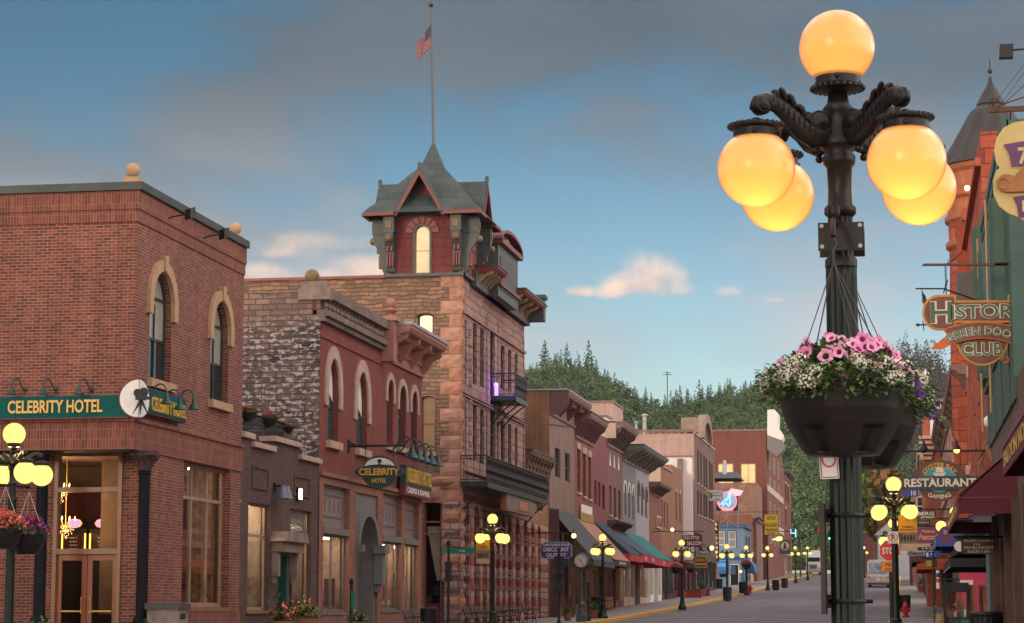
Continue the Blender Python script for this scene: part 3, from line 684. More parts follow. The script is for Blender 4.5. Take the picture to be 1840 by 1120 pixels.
for i,(px,py) in enumerate(((268,712),(292,722),(318,722))):
    p = atX(px - 6,py,XL); gooseneck('teal gooseneck lamp over the street side of the corner sign, %s' % ('closest to the emblem','second from the emblem','farthest from the emblem')[i],'gooseneck lamps over the corner sign',p,(1,.1),s=.95)
p = atX(342,384,XL + .7); flood('black floodlight on the brick hotel roof edge between the two arched windows',p,d=(-.6,-.6)); p = atX(403,420,XL + .7); flood('black floodlight on the brick hotel roof edge close to the far ball finial',p,d=(-.6,-.6))
# ===== B: low dark brick shop with a stepped parapet
YB0,YB1 = YA1 + .01,L(572,900)[0]
rB = thing('low_brick_shop','low dark brown brick shop with a stepped stone capped parapet and terrace on top','building',(XL,YB0,0))
tops = []
for a,c,y0,y1 in ((434,452,785,790),(452,490,803,812),(490,537,792,806),(537,572,826,833)):
    ua,ub = L(a,y0)[0],L(c,y0)[0]; tops.append((ua,ub,L((a + c)/2,(y0 + y1)/2)[1]))
tops[0] = (YB0,tops[0][1],tops[0][2]); tops[-1] = (tops[-1][0],YB1,tops[-1][2]); zmin = min(t[2] for t in tops) - .3
bw1 = RL(445,484,905,1097); bw2 = RL(521,559,917,1097); bd = RL(497,513,1000,1120); bd = (bd[0] - .1,bd[1] + .15,.2,bd[3])
b = MB(); b.m(BRN_B); wall(b,FLW,YB0,YB1,-1,zmin,[bw1,bw2,bd],.28)
for ua,ub,zt in tops: b.fbox(FLW,ua,ub,zmin,zt,-.35,0)
shell(b,XL,-33,YB0,YB1,-1,zmin,ROOFING); b.m(BRN_B)
for (p0,p1,y0,y1) in ((452,482,838,880),(528,556,855,893)):
    r_ = RL(p0,p1,y0,y1)
    for q in ((r_[0],r_[0] + .08,r_[2],r_[3]),(r_[1] - .08,r_[1],r_[2],r_[3]),(r_[0] + .08,r_[1] - .08,r_[3] - .08,r_[3]),(r_[0] + .08,r_[1] - .08,r_[2],r_[2] + .08)): b.fbox(FLW,*q[:2],q[2],q[3],.001,.04)
b.build('wall',rB)
mk('coping',PALE_ST,rB,lambda b: [b.fbox(FLW,ua - .05,ub + .05,zt + .002,zt + .16,-.42,.12) for ua,ub,zt in tops])
for q,kind in ((bw1,0),(bw2,1)):
    window(rB,FLW,*q,depth=.22,fw=.08,fm=PALEWOOD,gm=G_SHOP,cols=1,rows=(.70 if not kind else .69,),name='shop_window',sill=(WOOD,.1,.06)); 
    interior(rB,FLW,q[0] - .2,q[1] + .2,q[2] - .3,q[3] + .1,1.5,INT_PALE,SHOPGLOW,2,16,seed=4 + kind)
gb = RL(523,557,919,966); mk('glass_block_grille',GREYPNT,rB,lambda b: ([b.fbox(FLW,u,u + .015,gb[2],gb[3],-.17,-.15) for u in np.linspace(gb[0],gb[1],12)],[b.fbox(FLW,gb[0],gb[1],v,v + .015,-.16,-.145) for v in np.linspace(gb[2],gb[3],5)]))
mk('glass_block',G_CURT,rB,lambda b: b.fbox(FLW,gb[0],gb[1],gb[2],gb[3],-.19,-.175))
o = mk('door',GRNWIN,rB,lambda b: (b.fbox(FLW,bd[0],bd[1],.2,bd[3],-.27,-.2),b.fbox(FLW,bd[0] + .2,bd[1] - .2,1.2,bd[3] - .2,-.199,-.19)))
mk('door_frame',GRNWIN,rB,lambda b: (b.fbox(FLW,bd[0],bd[0] + .12,.2,bd[3],-.19,.02),b.fbox(FLW,bd[1] - .12,bd[1],.2,bd[3],-.19,.02)))
hc = RL(485,529,963,993)
hd = MB(); hd.m(GREY_ST); hd.fbox(FLW,hc[0] + .15,hc[1] - .15,hc[2],hc[3] - .2,.001,.35); hd.prism(Fr((0,0,0),(0,1,0),(1,0,0)),[(hc[0],hc[3] - .2),(hc[1],hc[3] - .2),(hc[1] - .25,hc[3] + .1),(hc[0] + .25,hc[3] + .1)],XL + .0,XL + .5)
for u in (hc[0] + .2,hc[1] - .45): hd.fbox(FLW,u,u + .22,hc[2] - .75,hc[2] - .003,.001,.22); hd.fbox(FLW,u + .04,u + .18,hc[2] - .95,hc[2] - .752,.001,.12)
hd.build('door_canopy',rB)
p = atX(492,886,XL); fl_ = thing('twin_floodlight','pair of blue grey floodlights on the dark brick wall beside the lit lamp','floodlight',p)
FG = M('floodlight_grey',(.12,.15,.20),.4,.2,4)
for s_ in (-.22,.25): mk('lamp_head',FG,fl_,lambda b: b.lathe([(.07,.22),(.11,.1),(.19,-.18),(.17,-.19)],p + Vector((.35,s_,0)),14),True)
mk('bracket',BLACK,fl_,lambda b: (b.box(p.x,p.x + .1,p.y - .12,p.y + .12,p.z + .05,p.z + .3),b.tube([p + Vector((.05,0,.2)),p + Vector((.35,-.22,.22))],.025),b.tube([p + Vector((.05,0,.2)),p + Vector((.35,.25,.22))],.025)))
p = atX(534,888,XL); sq = thing('square_wall_lamp','small square wall lamp glowing white on the dark brick shop','wall lamp',p)
mk('housing',BLACK,sq,lambda b: b.fbox(FLW,p.y - .2,p.y + .2,p.z - .2,p.z + .2,0,.1)); mk('diffuser',EM('white_lamp',(1,.86,.6),5),sq,lambda b: b.fbox(FLW,p.y - .15,p.y + .15,p.z - .17,p.z + .17,.1,.13))
# terrace railing with hanging pots
XR_ = XL - 1.2
rl = thing('terrace_railing','black iron railing with crossed bars around the terrace over the dark brick shop','railing',(XR_,YB0,zmin))
a0 = atX(437,742,XR_); a1 = atX(542,769,XR_); y0,y1,zt_ = a0.y,a1.y,(a0.z + a1.z)/2; ztop = lambda y: zt_; zlo = zmin + .1
mk('rail',BLACK,rl,lambda b: (b.tube([(XR_,y0,zt_),(XR_,y1,zt_)],.035,6),b.tube([(XR_,y0,zlo + .25),(XR_,y1,zlo + .25)],.025,6),b.tube([(XR_,y0,zt_ - .15),(XR_,y1,zt_ - .15)],.02,6),b.tube([(XR_,y1,zlo - .3),(XR_,y1,zt_ + .1)],.05,6),b.tube([(XR_,y0,zt_),(XR_ - 6,y0,zt_)],.03,6)))
mk('baluster',BLACK,rl,lambda b: ([b.tube([(XR_,y,zlo),(XR_,y,zt_)],.014,4) for y in np.arange(y0,y1,.11)],[b.tube([(XR_ + .02,y,zlo + .25),(XR_ + .02,y + (y1 - y0)/2,zt_ - .1)],.02,5) for y in (y0,(y0 + y1)/2)]))
# ===== C: deep red brick building, balustrade part and corniced part
YC0,YCm,YC1 = YB1 + .01,L(684,700)[0],L(757,850)[0]
rC = thing('red_brick_building','deep red brick building with tall arched green windows and a stone balustrade','building',(XL,YC0,0))
zC1 = L(578,568)[1]; zC2 = L(690,640)[1]; zbl = L(600,860)[1]
tw = [RL(588,608,644,794),RL(640,660,668,808)]; nw = [RL(695,706,682,800),RL(716,729,693,805),RL(738.5,749,703,814)]
so_ = [RL(579,626,874,1100),RL(637,677,888,1130),RL(686,720,889,1096),RL(726,751,902,1098)]; so_[1] = (so_[1][0],so_[1][1],.3,so_[1][3])
b = MB(); b.m(RED_C)
wall(b,FLW,YC0,YCm,zbl,zC1,[(*q,(q[1] - q[0])*.75) for q in tw],.3)
wall(b,FLW,YCm,YC1,zbl,zC2,[(*q,(q[1] - q[0])*.5) for q in nw],.3)
b.m(ORG_C); wall(b,FLW,YC0,YC1,-1,zbl,so_,.25,n=.03); b.poly([FLW.p(YC0,zbl,0),FLW.p(YC1,zbl,0),FLW.p(YC1,zbl,.03),FLW.p(YC0,zbl,.03)])
b.m(RED_C); b.poly([(XL,YC1,-1),(-34,YC1,-1),(-34,YC1,zC1),(XL,YC1,zC1)]); b.poly([(XL,YCm,zC2 - .02),(-34,YCm,zC2 - .02),(-34,YCm,zC1),(XL,YCm,zC1)]) 
b.m(ROOFING); b.poly([(-34,YC0,zC1 - .2),(XL,YC0,zC1 - .2),(XL,YC1,zC1 - .2),(-34,YC1,zC1 - .2)])
b.build('wall',rC)
# side wall towards the viewer: rough stone, old white and black paint
def paintpatch(n,l,pos,uv,fac,c):
    sp = n.new('ShaderNodeSeparateXYZ'); l.new(pos,sp.inputs[0])
    mp = n.new('ShaderNodeMapping'); mp.inputs['Scale'].default_value = (2.2,2.2,5.0); l.new(pos,mp.inputs[0])
    wn = noiseN(n,l,mp.outputs[0],1.6,4,.6)
    mp2 = n.new('ShaderNodeMapping'); mp2.inputs['Scale'].default_value = (.28,.28,1.0); mp2.inputs['Location'].default_value = (3,1,2.2); l.new(pos,mp2.inputs[0])
    dk = noiseN(n,l,mp2.outputs[0],1.1,5,.62)
    c = mixN(n,l,rampN(n,l,dk,[(.56,0),(.62,.8)]),c,(.035,.028,.028))
    band = N(n,'ShaderNodeMapRange',interpolation_type='SMOOTHSTEP'); l.new(sp.outputs[2],band.inputs[0]); band.inputs[1].default_value = zC1 + .4; band.inputs[2].default_value = zC1 - .9
    f = rampN(n,l,wn,[(.525,0),(.55,.95)])
    q = N(n,'ShaderNodeMath',operation='MULTIPLY'); l.new(f,q.inputs[0]); l.new(band.outputs[0],q.inputs[1])
    c = mixN(n,l,q.outputs[0],c,(.56,.50,.47)); mf = N(n,'ShaderNodeMath',operation='MULTIPLY'); l.new(fac,mf.inputs[0]); mf.inputs[1].default_value = .75
    return mixN(n,l,mf.outputs[0],c,(.085,.065,.055))
PATCH = BRICK('weathered_painted_wall',(.20,.125,.10),(.34,.22,.17),(.16,.12,.10),bw=.5,bh=.19,ms=.022,patch=paintpatch,dirt=.4,bump=1.0)
FC0 = FF(YC0); zsC = L(572,516)[1]
b = MB(); b.m(PATCH); pts = [(-36,-1),(XL - .02,-1),(XL - .02,zsC - .25),(-20.2,zsC - .1)]
xs = np.linspace(-36,-19.4,28); rr = random.Random(3)
b.prism(FC0,[(-36,-1),(XL - .01,-1),(XL - .01,zsC - .35)] + [(x,zsC - .1 + rr.uniform(-.07,.07)) for x in reversed(xs)],-.4,-.001); b.build('side_wall',rC)
# stone balustrade
q0,q1 = L(573,513),L(683,578); zt0 = L(576,520)[1] ; zr = zt0; zrb = L(578,566)[1]
bal = MB(); bal.m(DK_ST); bal.fbox(FLW,YC0,YCm,zt0 - .28,zt0,-.3,.32); bal.fbox(FLW,YC0,YCm,zt0 + .003,zt0 + .1,-.2,.24); bal.fbox(FLW,YC0,YCm,zrb - .05,zrb + .15,-.25,.28); bal.fbox(FLW,YC0,YCm,zrb - .22,zrb - .053,-.05,.16)
o = bal.build('balustrade',rC)
nb_ = 17
b = MB(); b.m(GREY_ST)
for i in range(nb_):
    y = YC0 + .35 + (YCm - YC0 - .6)*i/(nb_ - 1); h = zt0 - .28 - (zrb + .15); z = zrb + .15
    b.lathe([(.11,0),(.11,.06),(.07,.1),(.13,h*.35),(.13,h*.5),(.065,h*.82),(.1,h*.9),(.11,h)],(XL + .05,y,z),10)
b.build('baluster',o,True)
mk('balustrade_back',RED_C,o,lambda b: b.fbox(FLW,YC0,YCm,zrb,zt0 - .3,-.3,-.14))
mk('corner_pedestal',GREY_ST,rC,lambda b: (b.box(XL - .75,XL + .33,YC0 - .12,YC0 + .3,zt0 - .35,zt0 + .05),b.box(XL - .65,XL + .22,YC0 - .06,YC0 + .3,zt0 + .053,zt0 + .28)))
c = atY(561,497,YC0 + .1); mk('ball_finial',M('brown_stone_ball',(.20,.12,.06),.7,.3,4),rC,lambda b: (b.lathe([(.12,-.45),(.12,-.2)],c,12),b.sphere(c,.245,24,14)),True)
mk('red_band',RED_C,rC,lambda b: b.fbox(FLW,YC0,YCm,zrb - .75,zrb - .45,.001,.05))
# corniced part
vt,vb = L(700,590)[1],L(700,652)[1]
cornice(rC,FLW,YCm + .45,YC1 + .02,vt,vb,1.05,PINK_M,4,PINK_M,.22,GREYSKY,dent=26,cap_h=.12)
mk('parapet_pier',PINK_M,rC,lambda b: (b.fbox(FLW,YCm - .05,YCm + .44,vb - .1,vt + .1,-.3,.5),b.fbox(FLW,YCm - .1,YCm + .5,vt + .103,vt + .28,-.35,.6)))
c = atX(702,560,XL + .1); mk('urn_finial',PINK_M,rC,lambda b: (b.lathe([(.22,-.45),(.24,-.38),(.12,-.3),(.1,-.1),(.30,.02),(.30,.06),(.1,.1),(.08,.18)],c,14),b.sphere(c + Vector((0,0,.33)),.19,14,8)),True)
for q in tw:
    w_ = q[1] - q[0]; o = window(rC,FLW,*q,rise=w_*.75,depth=.26,fw=.10,fm=GRNWIN,gm=G_GREY,cols=2,rows=(.42,.72),sill=(PALE_ST,.25,.16)); hood(rC,FLW,q[0],q[1],q[3],w_*.75,t=.42,leg=.55,m=PALE_ST,pr=.07)
    mk('fanlight',WHITE,o,lambda b: b.prism(FLW,list(reversed(arch(q[0] + .1,q[1] - .1,q[3] - .1,w_*.7))) + [(q[0] + .1,q[3] - w_*.95),((q[0] + q[1])/2,q[3] - w_*.7),(q[1] - .1,q[3] - w_*.95)][:3],-.2,-.18))
    mk('fanlight_ring',GRNWIN,o,lambda b: b.prism(FLW,circ(((q[0] + q[1])/2,q[3] - w_*.62),.14,.24,14),-.179,-.16))
for q in nw:
    w_ = q[1] - q[0]; window(rC,FLW,*q,rise=w_*.5,depth=.26,fw=.08,fm=GRNWIN,gm=G_GREY,cols=1,rows=(.5,),sill=(PALE_ST,.2,.12)); hood(rC,FLW,q[0],q[1],q[3],w_*.5,t=.26,leg=.35,m=PALE_ST,pr=.06)
mk('storefront_cornice',ORG_C,rC,lambda b: b.fbox(FLW,YC0,YC1,zbl + .003,zbl + .14,.0,.12))
for i,q in enumerate(so_):
    if i == 1: continue
    zt_ = L((579 + 626)/2,961)[1]; rt = (zt_ - q[2])/(q[3] - q[2])
    o = window(rC,FLW,q[0],q[1],q[2],zt_,depth=.22,fw=.07,fm=GREYPNT,gm=G_SHOP,cols=2 if i != 3 else 2,rows=(),name='shop_window',sill=(GREYPNT,.1,.06))
    mk('transom',GREYPNT,o,lambda b: b.fbox(FLW,q[0],q[1],zt_ + .003,zt_ + .22,-.2,.06))
    tm = M('dusty_prism_glass',(.20,.17,.17),.45,.25,5)
    mk('transom_glass',tm,o,lambda b: b.fbox(FLW,q[0],q[1],zt_ + .223,q[3],-.2,-.16))
    a,c,e,f = q[0] + .25,q[1] - .25,zt_ + .55,q[3] - .3; LM = M('lead_strip',(.14,.07,.08),.6,.3,4)
    mk('leading',LM,o,lambda b: ([b.fbox(FLW,*z) for z in ((a,c,f - .07,f,-.159,-.15),(a,c,e,e + .07,-.159,-.15),(a,a + .07,e + .07,f - .07,-.159,-.15),(c - .07,c,e + .07,f - .07,-.159,-.15))],[b.fbox(FLW,a + (c - a)*k/5,a + (c - a)*k/5 + .06,e + .2,f - .2,-.159,-.15) for k in (1,2,3,4)]))
    interior(rC,FLW,q[0] - .2,q[1] + .2,q[2] - .2,zt_,1.6,INT_PALE,SHOPGLOW,2,16,seed=20 + i)
q = so_[1]; zsp = L(657,958)[1]; zap = L(657,928)[1]
b = MB(); b.m(GREYPNT); wall(b,FLW,q[0],q[1],.3,q[3],[(q[0] + .3,q[1] - .3,.3,zap,(q[1] - q[0] - .6)*.45)],.5,n=-.05); o = b.build('arched_entrance',rC)
mk('arch_moulding',M('grey_stone_paint',(.15,.155,.15),.6,.2,3),o,lambda b: (b.ring(FLW,arch(q[0] + .05,q[1] - .05,zap + .28,(q[1] - q[0])*.45),arch(q[0] + .3,q[1] - .3,zap,(q[1] - q[0] - .6)*.45),-.05,.14),b.fbox(FLW,q[1] - .5,q[1] + .25,zap - 1.3,zap - 1.0,-.04,.42),b.fbox(FLW,q[1] - .35,q[1] + .1,zap - 2.4,zap - 1.303,-.04,.3),b.fbox(FLW,q[1] - .25,q[1] + 0,zap - 2.7,zap - 2.403,-.04,.18),b.fbox(FLW,q[0] - .05,q[0] + .3,zap - 1.3,zap - 1.05,-.04,.3)))
mk('door',GREYPNT,rC,lambda b: (b.fbox(FLW,q[0] + .3,q[1] - .3,.3,zap + .3,-.62,-.56),b.fbox(FLW,q[0] + .45,q[1] - .45,2.2,2.25,-.559,-.53)))
# painted panel sign on the front and its lamps
pf = RL(700,759,838,893); zt_,zl = L(757,848)[1],L(757,880)[1]
ps = thing('painted_panel_sign','long olive panel sign with gold letters on the red brick front behind the oval sign','sign',(XL + .3,pf[0],zl))
b = MB(); OL = M('olive_panel',(.16,.15,.05),.5,.2,3); FLp = FL(XL + .15); y0 = L(712,850)[0]; y1 = L(760,850)[0]
panel(b,FLp,y0,y1,zl - .02,zt_,0,OL,TEAL_D,.08,.22); b.m(M('maroon_strip',(.13,.03,.03),.6)); b.fbox(FLp,y0,y1,zl - .42,zl - .022,0,.2); b.build('sign_panel',ps)
text('CELEBRITY HOTEL',ps,FLp,(y0 + y1)/2,(zl + zt_)/2,(y1 - y0)*.9,GOLD,h=.55,n=.235,t=.03,bold=.02); text('CASINO & GAMING',ps,FLp,(y0 + y1)/2,zl - .22,(y1 - y0)*.85,WHITE,h=.22,n=.202,t=.01,bold=.02)
for i,px in enumerate((700,712,724,736,748)):
    p = atX(px,808 + i*4,XL); gooseneck('teal gooseneck lamp on the red brick front, number %s counted from the hanging oval sign' % ('one','two','three','four','five')[i],'gooseneck lamps over the panel sign',p,(1,.1),s=1.5)
# hanging oval sign
YO = L(626,801)[0]; FO = FF(YO)
hs = thing('oval_hanging_sign','dark green oval hotel sign with white half moon hanging from an iron bar','sign',atY(682,820,YO))
c = atY(682,848,YO); W2 = (730 - 634)/2*YO/4035; s1 = YO/4035
OG = M('sign_dark_green',(.018,.05,.045),.5,.15,4); RIM = M('sign_rim_grey',(.07,.10,.09),.5,.15,4)
z = c.z
b = MB(); b.m(RIM); b.prism(FO,circ((c.x,z),35*s1,31*s1,40),-.05,.0); b.prism(FO,circ((c.x,z),W2,13.5*s1,40),-.045,.03)
b.m(OG); b.prism(FO,circ((c.x,z),33*s1,29*s1,40),-.06,.02); b.prism(FO,circ((c.x,z),W2 - .04,12*s1,40),-.055,.05); b.build('sign_board',hs)
mk('half_moon',WHITE,hs,lambda b: b.prism(FO,[(c.x + 29*s1*math.cos(t),z + 7*s1 + 19*s1*math.sin(t)) for t in np.linspace(0,math.pi,20)],.015,.03))
movie_camera(hs,FO,(c.x,z + 18*s1),7*s1,.032,.045)
text('CELEBRITY',hs,FO,c.x,z,77*s1,GOLD,h=13*s1,n=.055,t=.02,bold=.03); text('HOTEL',hs,FO,c.x,z - 16.5*s1,28*s1,GOLD,h=8*s1,n=.03,t=.02,bold=.02)
zb_ = atY(680,801,YO).z
mk('iron_bar',BLACK,hs,lambda b: (b.tube([(XL,YO,zb_),(atY(728,801,YO).x,YO,zb_)],.045,8),b.box(XL,XL + .06,YO - .12,YO + .12,zb_ - .22,zb_ + .22),b.tube([(XL + .02,YO,zb_ + .15),(XL + .3,YO,zb_)],.04,6)))
mk('hanging_chain',BLACK,hs,lambda b: [b.tube([(c.x + d,YO,zb_),(c.x + d,YO,z + 20*s1)],.015,5) for d in (-.5,.5)])
# ===== D: stone building with corner tower
YD,YD1 = L(829,700)[0],L(942,640)[0]; FD = FF(YD); YE1 = L(985,900)[0]
STN_S = STONE('buff_rubble_stone',(.19,.12,.08),(.27,.165,.105),(.36,.225,.135),.62,.18,.022,(.17,.10,.07))
STN_F = STONE('pink_ashlar',(.28,.165,.14),(.34,.205,.175),(.40,.245,.205),.75,.36,.022,(.12,.07,.06))
QUO = M('orange_sandstone',(.40,.20,.135),.9,.28,2.4,.9); QUO2 = M('pale_orange_sandstone',(.45,.25,.175),.9,.25,2.1,.9)
STRP = STONE('banded_stone',(.30,.19,.15),(.36,.235,.19),(.42,.28,.22),.8,.36,.03,(.08,.05,.045),stripes=(.9,.62,(.28,.085,.065)))
rD = thing('stone_corner_building','tall rusticated pink stone building with a pointed corner tower and iron balconies','building',(XL,YD,0))
zDs = atY(600,502,YD).z; zDf = L(835,497)[1]; zDb = L(830,878)[1]
lw1 = RF(750,779,563,628,YD); lw2 = RF(757,783,712,812,YD); dw = RF(760,793,900,1112,YD); dw = (dw[0],dw[1],.6,dw[3])
b = MB(); b.m(STN_S); wall(b,FD,-38,XL,-1,zDs,[(*lw1,.14),(*lw2,.14),dw],.3)
up = [RL(a,c,575 + (a - 831)*.48,695 + 0*a) for a,c in ((831,838),(850,857),(863,870))] ; 
up = [RL(831,838,574,690),RL(850,857,582,692),RL(863,870,590,696),RL(900,907,622,700),RL(913,919,630,704),RL(925,930,637,708)]
dn = [RL(831,838,722,824),RL(850,857,728,828),RL(863,870,736,834),RL(900,907,756,838),RL(913,919,762,842),RL(925,930,768,846)]
mid = [RL(881,889,592,712),RL(881,890,720,842)]
zFt = L(930,560)[1]
b.m(STN_F); wall(b,FLW,YD,YD1,zDb,zDf,up + dn + mid,.21)
b.m(STN_S); b.poly([(XL,YD1,-1),(-38,YD1,-1),(-38,YD1,zDs),(XL,YD1,zDf)]); b.m(ROOFING); b.poly([(-38,YD,zDs - .2),(XL,YD,zDs - .2),(XL,YD1,zDs - .2),(-38,YD1,zDs - .2)])
b.m(STRP); ar = []
na = 15; span = YE1 - YD
pxs = [(834,843),(852,861),(866,874),(877,886),(890,897),(901,907),(911,919),(926,934),(941,948),(954,960),(966,972)]
tops_ = [903,908,912,915,918,921,927,930,933,940,944]
for (a,c),t_ in zip(pxs,tops_):
    r_ = RL(a,c,t_,1095); ar.append((r_[0],r_[1],.3,r_[3],(r_[1] - r_[0])*.5))
zE = L(965,925)[1]
wall(b,FLW,YD,YE1,-1,min(zDb,L(830,880)[1]),[h for h in ar],.6)
b.build('wall',rD)
for h in ar:
    window(rD,FLW,h[0],h[1],h[2],h[3],rise=h[4],depth=.6,fw=.07,fm=DKGREY,gm=G_DARK,cols=1,rows=(.3,.72),name='arcade_window')
for q in up + dn + mid: window(rD,FLW,*q,depth=.2,fw=.06,fm=BLACK,gm=G_DARK,rows=(.5,))
o = window(rD,FD,*lw1,rise=.14,depth=.22,fw=.08,fm=M('red_brown_frame',(.10,.035,.03),.6),gm=LIT_PALE,rows=(.28,)); o = window(rD,FD,*lw2,rise=.14,depth=.22,fw=.07,fm=M('red_brown_frame2',(.22,.09,.07),.6),gm=LIT_DIM,rows=(.5,))
for q in (lw1,lw2): hood(rD,FD,q[0] - .03,q[1] + .03,q[3] + .02,.16,t=.12,m=STN_S,pr=.04)
mk('sill',PALE_ST,rD,lambda b: [b.fbox(FD,q[0] - .15,q[1] + .15,q[2] - .2,q[2] - .003,-.02,.1) for q in (lw1,lw2)])
o = window(rD,FD,*dw,depth=.25,fw=.09,fm=REDWOOD,gm=G_SHOP,rows=(.12,.73,.83),name='side_door'); interior(rD,FD,dw[0] - .2,dw[1] + .2,dw[2],dw[3],2.5,INT_DARK,None,1,4,seed=9)
mk('door_panel',MAROON,rD,lambda b: b.fbox(FD,dw[0] + .09,dw[1] - .09,dw[2],dw[2] + .9,-.24,-.17))
mk('curtain',WHITE,o,lambda b: b.prism(FD,[(dw[1] - .75,dw[3] - 1.1),(dw[1] - .1,dw[3] - 1.1),(dw[1] - .1,dw[3] - 3.4),(dw[1] - .28,dw[3] - 3.5)],-.5,-.46))
# quoins on the corner, each block rough hewn
def rock(b,fr,u0,u1,v0,v1,n0,n1,e=.035,jit=.03):
    rr = random
    P = [[None]*5 for _ in range(4)]
    for j in range(4):
        for i in range(5):
            u = u0 + (u1 - u0)*i/4; v = v0 + (v1 - v0)*j/3; edge = i in (0,4) or j in (0,3)
            P[j][i] = fr.p(u + (0 if edge else rr.uniform(-.02,.02)),v,n0 + .01 if edge else n1 + rr.uniform(-jit,jit))
    b.grid(P)
qb = MB(); z = atY(815,905,YD).z; i = 0; ztq = atY(815,492,YD).z; hq = (ztq - z)/17
while z < ztq - .05:
    qb.m(QUO if random.random() < .5 else QUO2); wq = .72 if i % 2 else .42
    wq = (.95 if i % 2 == 0 else .55); rock(qb,FD,XL - wq,XL + .06,z + .015,z + hq - .015,.0,.06)
    rock(qb,FLW,YD - .08,YD + (.55 if i % 2 else .3),z + .015,z + hq - .015,.0,.05)
    z += hq; i += 1
qb.build('quoins',rD)
# ground floor corner pier
pr = MB(); z = -.6; zp = atY(810,905,YD).z; i = 0
while z < zp:
    h = .62; pr.m(QUO if i % 2 else STRP); zz = min(z + h,zp + .1)
    pr.m(STN_F if i % 3 else QUO); rock(pr,FD,XL - .85,XL + .12,z + .02,zz - .02,.0,.11); rock(pr,FLW,YD - .14,YD + .5,z + .02,zz - .02,0,.14); pr.m(STN_F); pr.box(XL - .82,XL + .01,YD - .03,YD + .4,z,zz); z += h; i += 1
pr.build('corner_pier',rD)
mk('lintel',QUO,rD,lambda b: (rock(b,FD,atY(757,880,YD).x - .3,XL - .9,zp + .05,zp + .75,0,.1),rock(b,FD,atY(757,880,YD).x - .3,XL + .06,zp + .8,zp + 1.2,0,.13)))
# arcade columns: stacked drums
STRC = M('red_drum_stone',(.25,.075,.06),.9,.3,3,.7); STRB = M('beige_drum_stone',(.33,.20,.165),.9,.3,3,.7)
gaps = [(a[1],c[0]) for a,c in zip(ar,ar[1:])]
for (ya,yb),h in zip(gaps,ar):
    yc = (ya + yb)/2; r_ = min((yb - ya)*.42,.34); cb = MB(); z = g(yc) - .1; i = 0; zt_ = h[3] - h[4]
    while z < zt_:
        cb.m(STRC if i % 2 else STRB); hh = .62 if i % 2 else .5; hh = min(hh,zt_ - z + .01)
        rock(cb,FLW,yc - r_,yc + r_,z + .012,z + hh - .012,.02,.09,jit=.015); cb.box(XL - .05,XL + .04,yc - r_ - .03,yc + r_ + .03,z,z + hh); z += hh; i += 1
    cb.build('arcade_column',rD,True)
# pilaster strips between the windows
pb = MB(); pb.m(STN_F)
for grp in (up,dn):
    zl_,zh_ = max(q[2] for q in grp[:3]) - .1,min(q[3] for q in grp[:3])
    for qa,qc in ((grp[0],grp[1]),(grp[1],grp[2]),(grp[3],grp[4]),(grp[4],grp[5])):
        yc = (qa[1] + qc[0])/2; r_ = (qc[0] - qa[1])*.3; z = qa[2]
        while z < min(qa[3],qc[3]) - .1: pb.lathe([(r_*.9,.02),(r_,.08),(r_,.49),(r_*.9,.55)],(XL - r_*.75,yc,z),10); z += .57
for y in (L(874,650)[0],L(894,650)[0],YD1 - .35,YD + .35):
    pb.tube([(XL + .04,y,zDb),(XL + .0,y,zDf - 1)],.07,8)
pb.build('pilaster',rD,True)
for v in (up[0][2] - .45,dn[0][2] - .45,(up[0][2] + dn[0][3])/2,up[0][3] + .35): mk('string_course',STN_F,rD,lambda b: b.fbox(FLW,YD,YD1,v - .12,v,.001,.12))
mk('parapet_coping',M('red_metal_cap',(.22,.05,.04),.5,.2,2),rD,lambda b: b.fbox(FD,-38,atY(692,500,YD).x,zDs + .002,zDs + .12,-.3,.1))
# ----- the corner tower of D
TX0,TX1 = atY(693,450,YD).x,XL + .12; hT = (TX1 - TX0)/2; TC = Vector(((TX0 + TX1)/2,YD - .06 + hT,0)); zT0 = atY(750,497,YD).z; zTe = atY(750,387,YD).z; zTa = atY(770,258,TC.y).z
TRIM = M('slate_green_trim',(.055,.07,.065),.55,.25,2.5); TRIMR = M('oxblood_trim',(.16,.026,.022),.5,.2,3)
REDBLK = BRICK('red_panel_blocks',(.17,.034,.03),(.20,.042,.036),(.04,.03,.03),bw=.9,bh=.42,ms=.018,dirt=.15)
def slate():
    m,nt,n,l,p = nt_new('slate_roof'); pos = N(n,'ShaderNodeNewGeometry').outputs['Position']
    mp = n.new('ShaderNodeMapping'); mp.inputs['Rotation'].default_value = (math.pi/2,0,0); l.new(pos,mp.inputs[0])
    b = n.new('ShaderNodeTexBrick'); uv,_ = wallco(n,l); l.new(uv,b.inputs['Vector']); b.inputs['Scale'].default_value = 1; b.inputs['Brick Width'].default_value = .8; b.inputs['Row Height'].default_value = .38; b.inputs['Mortar Size'].default_value = .012
    b.inputs['Color1'].default_value = (.032,.05,.05,1); b.inputs['Color2'].default_value = (.055,.075,.072,1); b.inputs['Mortar'].default_value = (.03,.035,.035,1)
    c = mixN(n,l,rampN(n,l,noiseN(n,l,pos,1.3,5,.7),[(.58,0),(.75,.6)]),b.outputs[0],(.12,.06,.045)); l.new(c,p.inputs['Base Color']); p.inputs['Roughness'].default_value = .55; return m
SLATE = slate()
tw_ = MB()
sides = [Fr((TC.x,TC.y,0),(1,0,0),(0,-1,0)),Fr((TC.x,TC.y,0),(0,1,0),(1,0,0)),Fr((TC.x,TC.y,0),(-1,0,0),(0,1,0)),Fr((TC.x,TC.y,0),(0,-1,0),(-1,0,0))]
aw = RF(746,773,406,492,YD); aw = (aw[0] - TC.x,aw[1] - TC.x,aw[2],aw[3]); 
zG0 = zTe + 1.85; zG1 = zTe + 1.6; zG = zG0; gw = 1.02; GU = (aw[0] + aw[1])/2
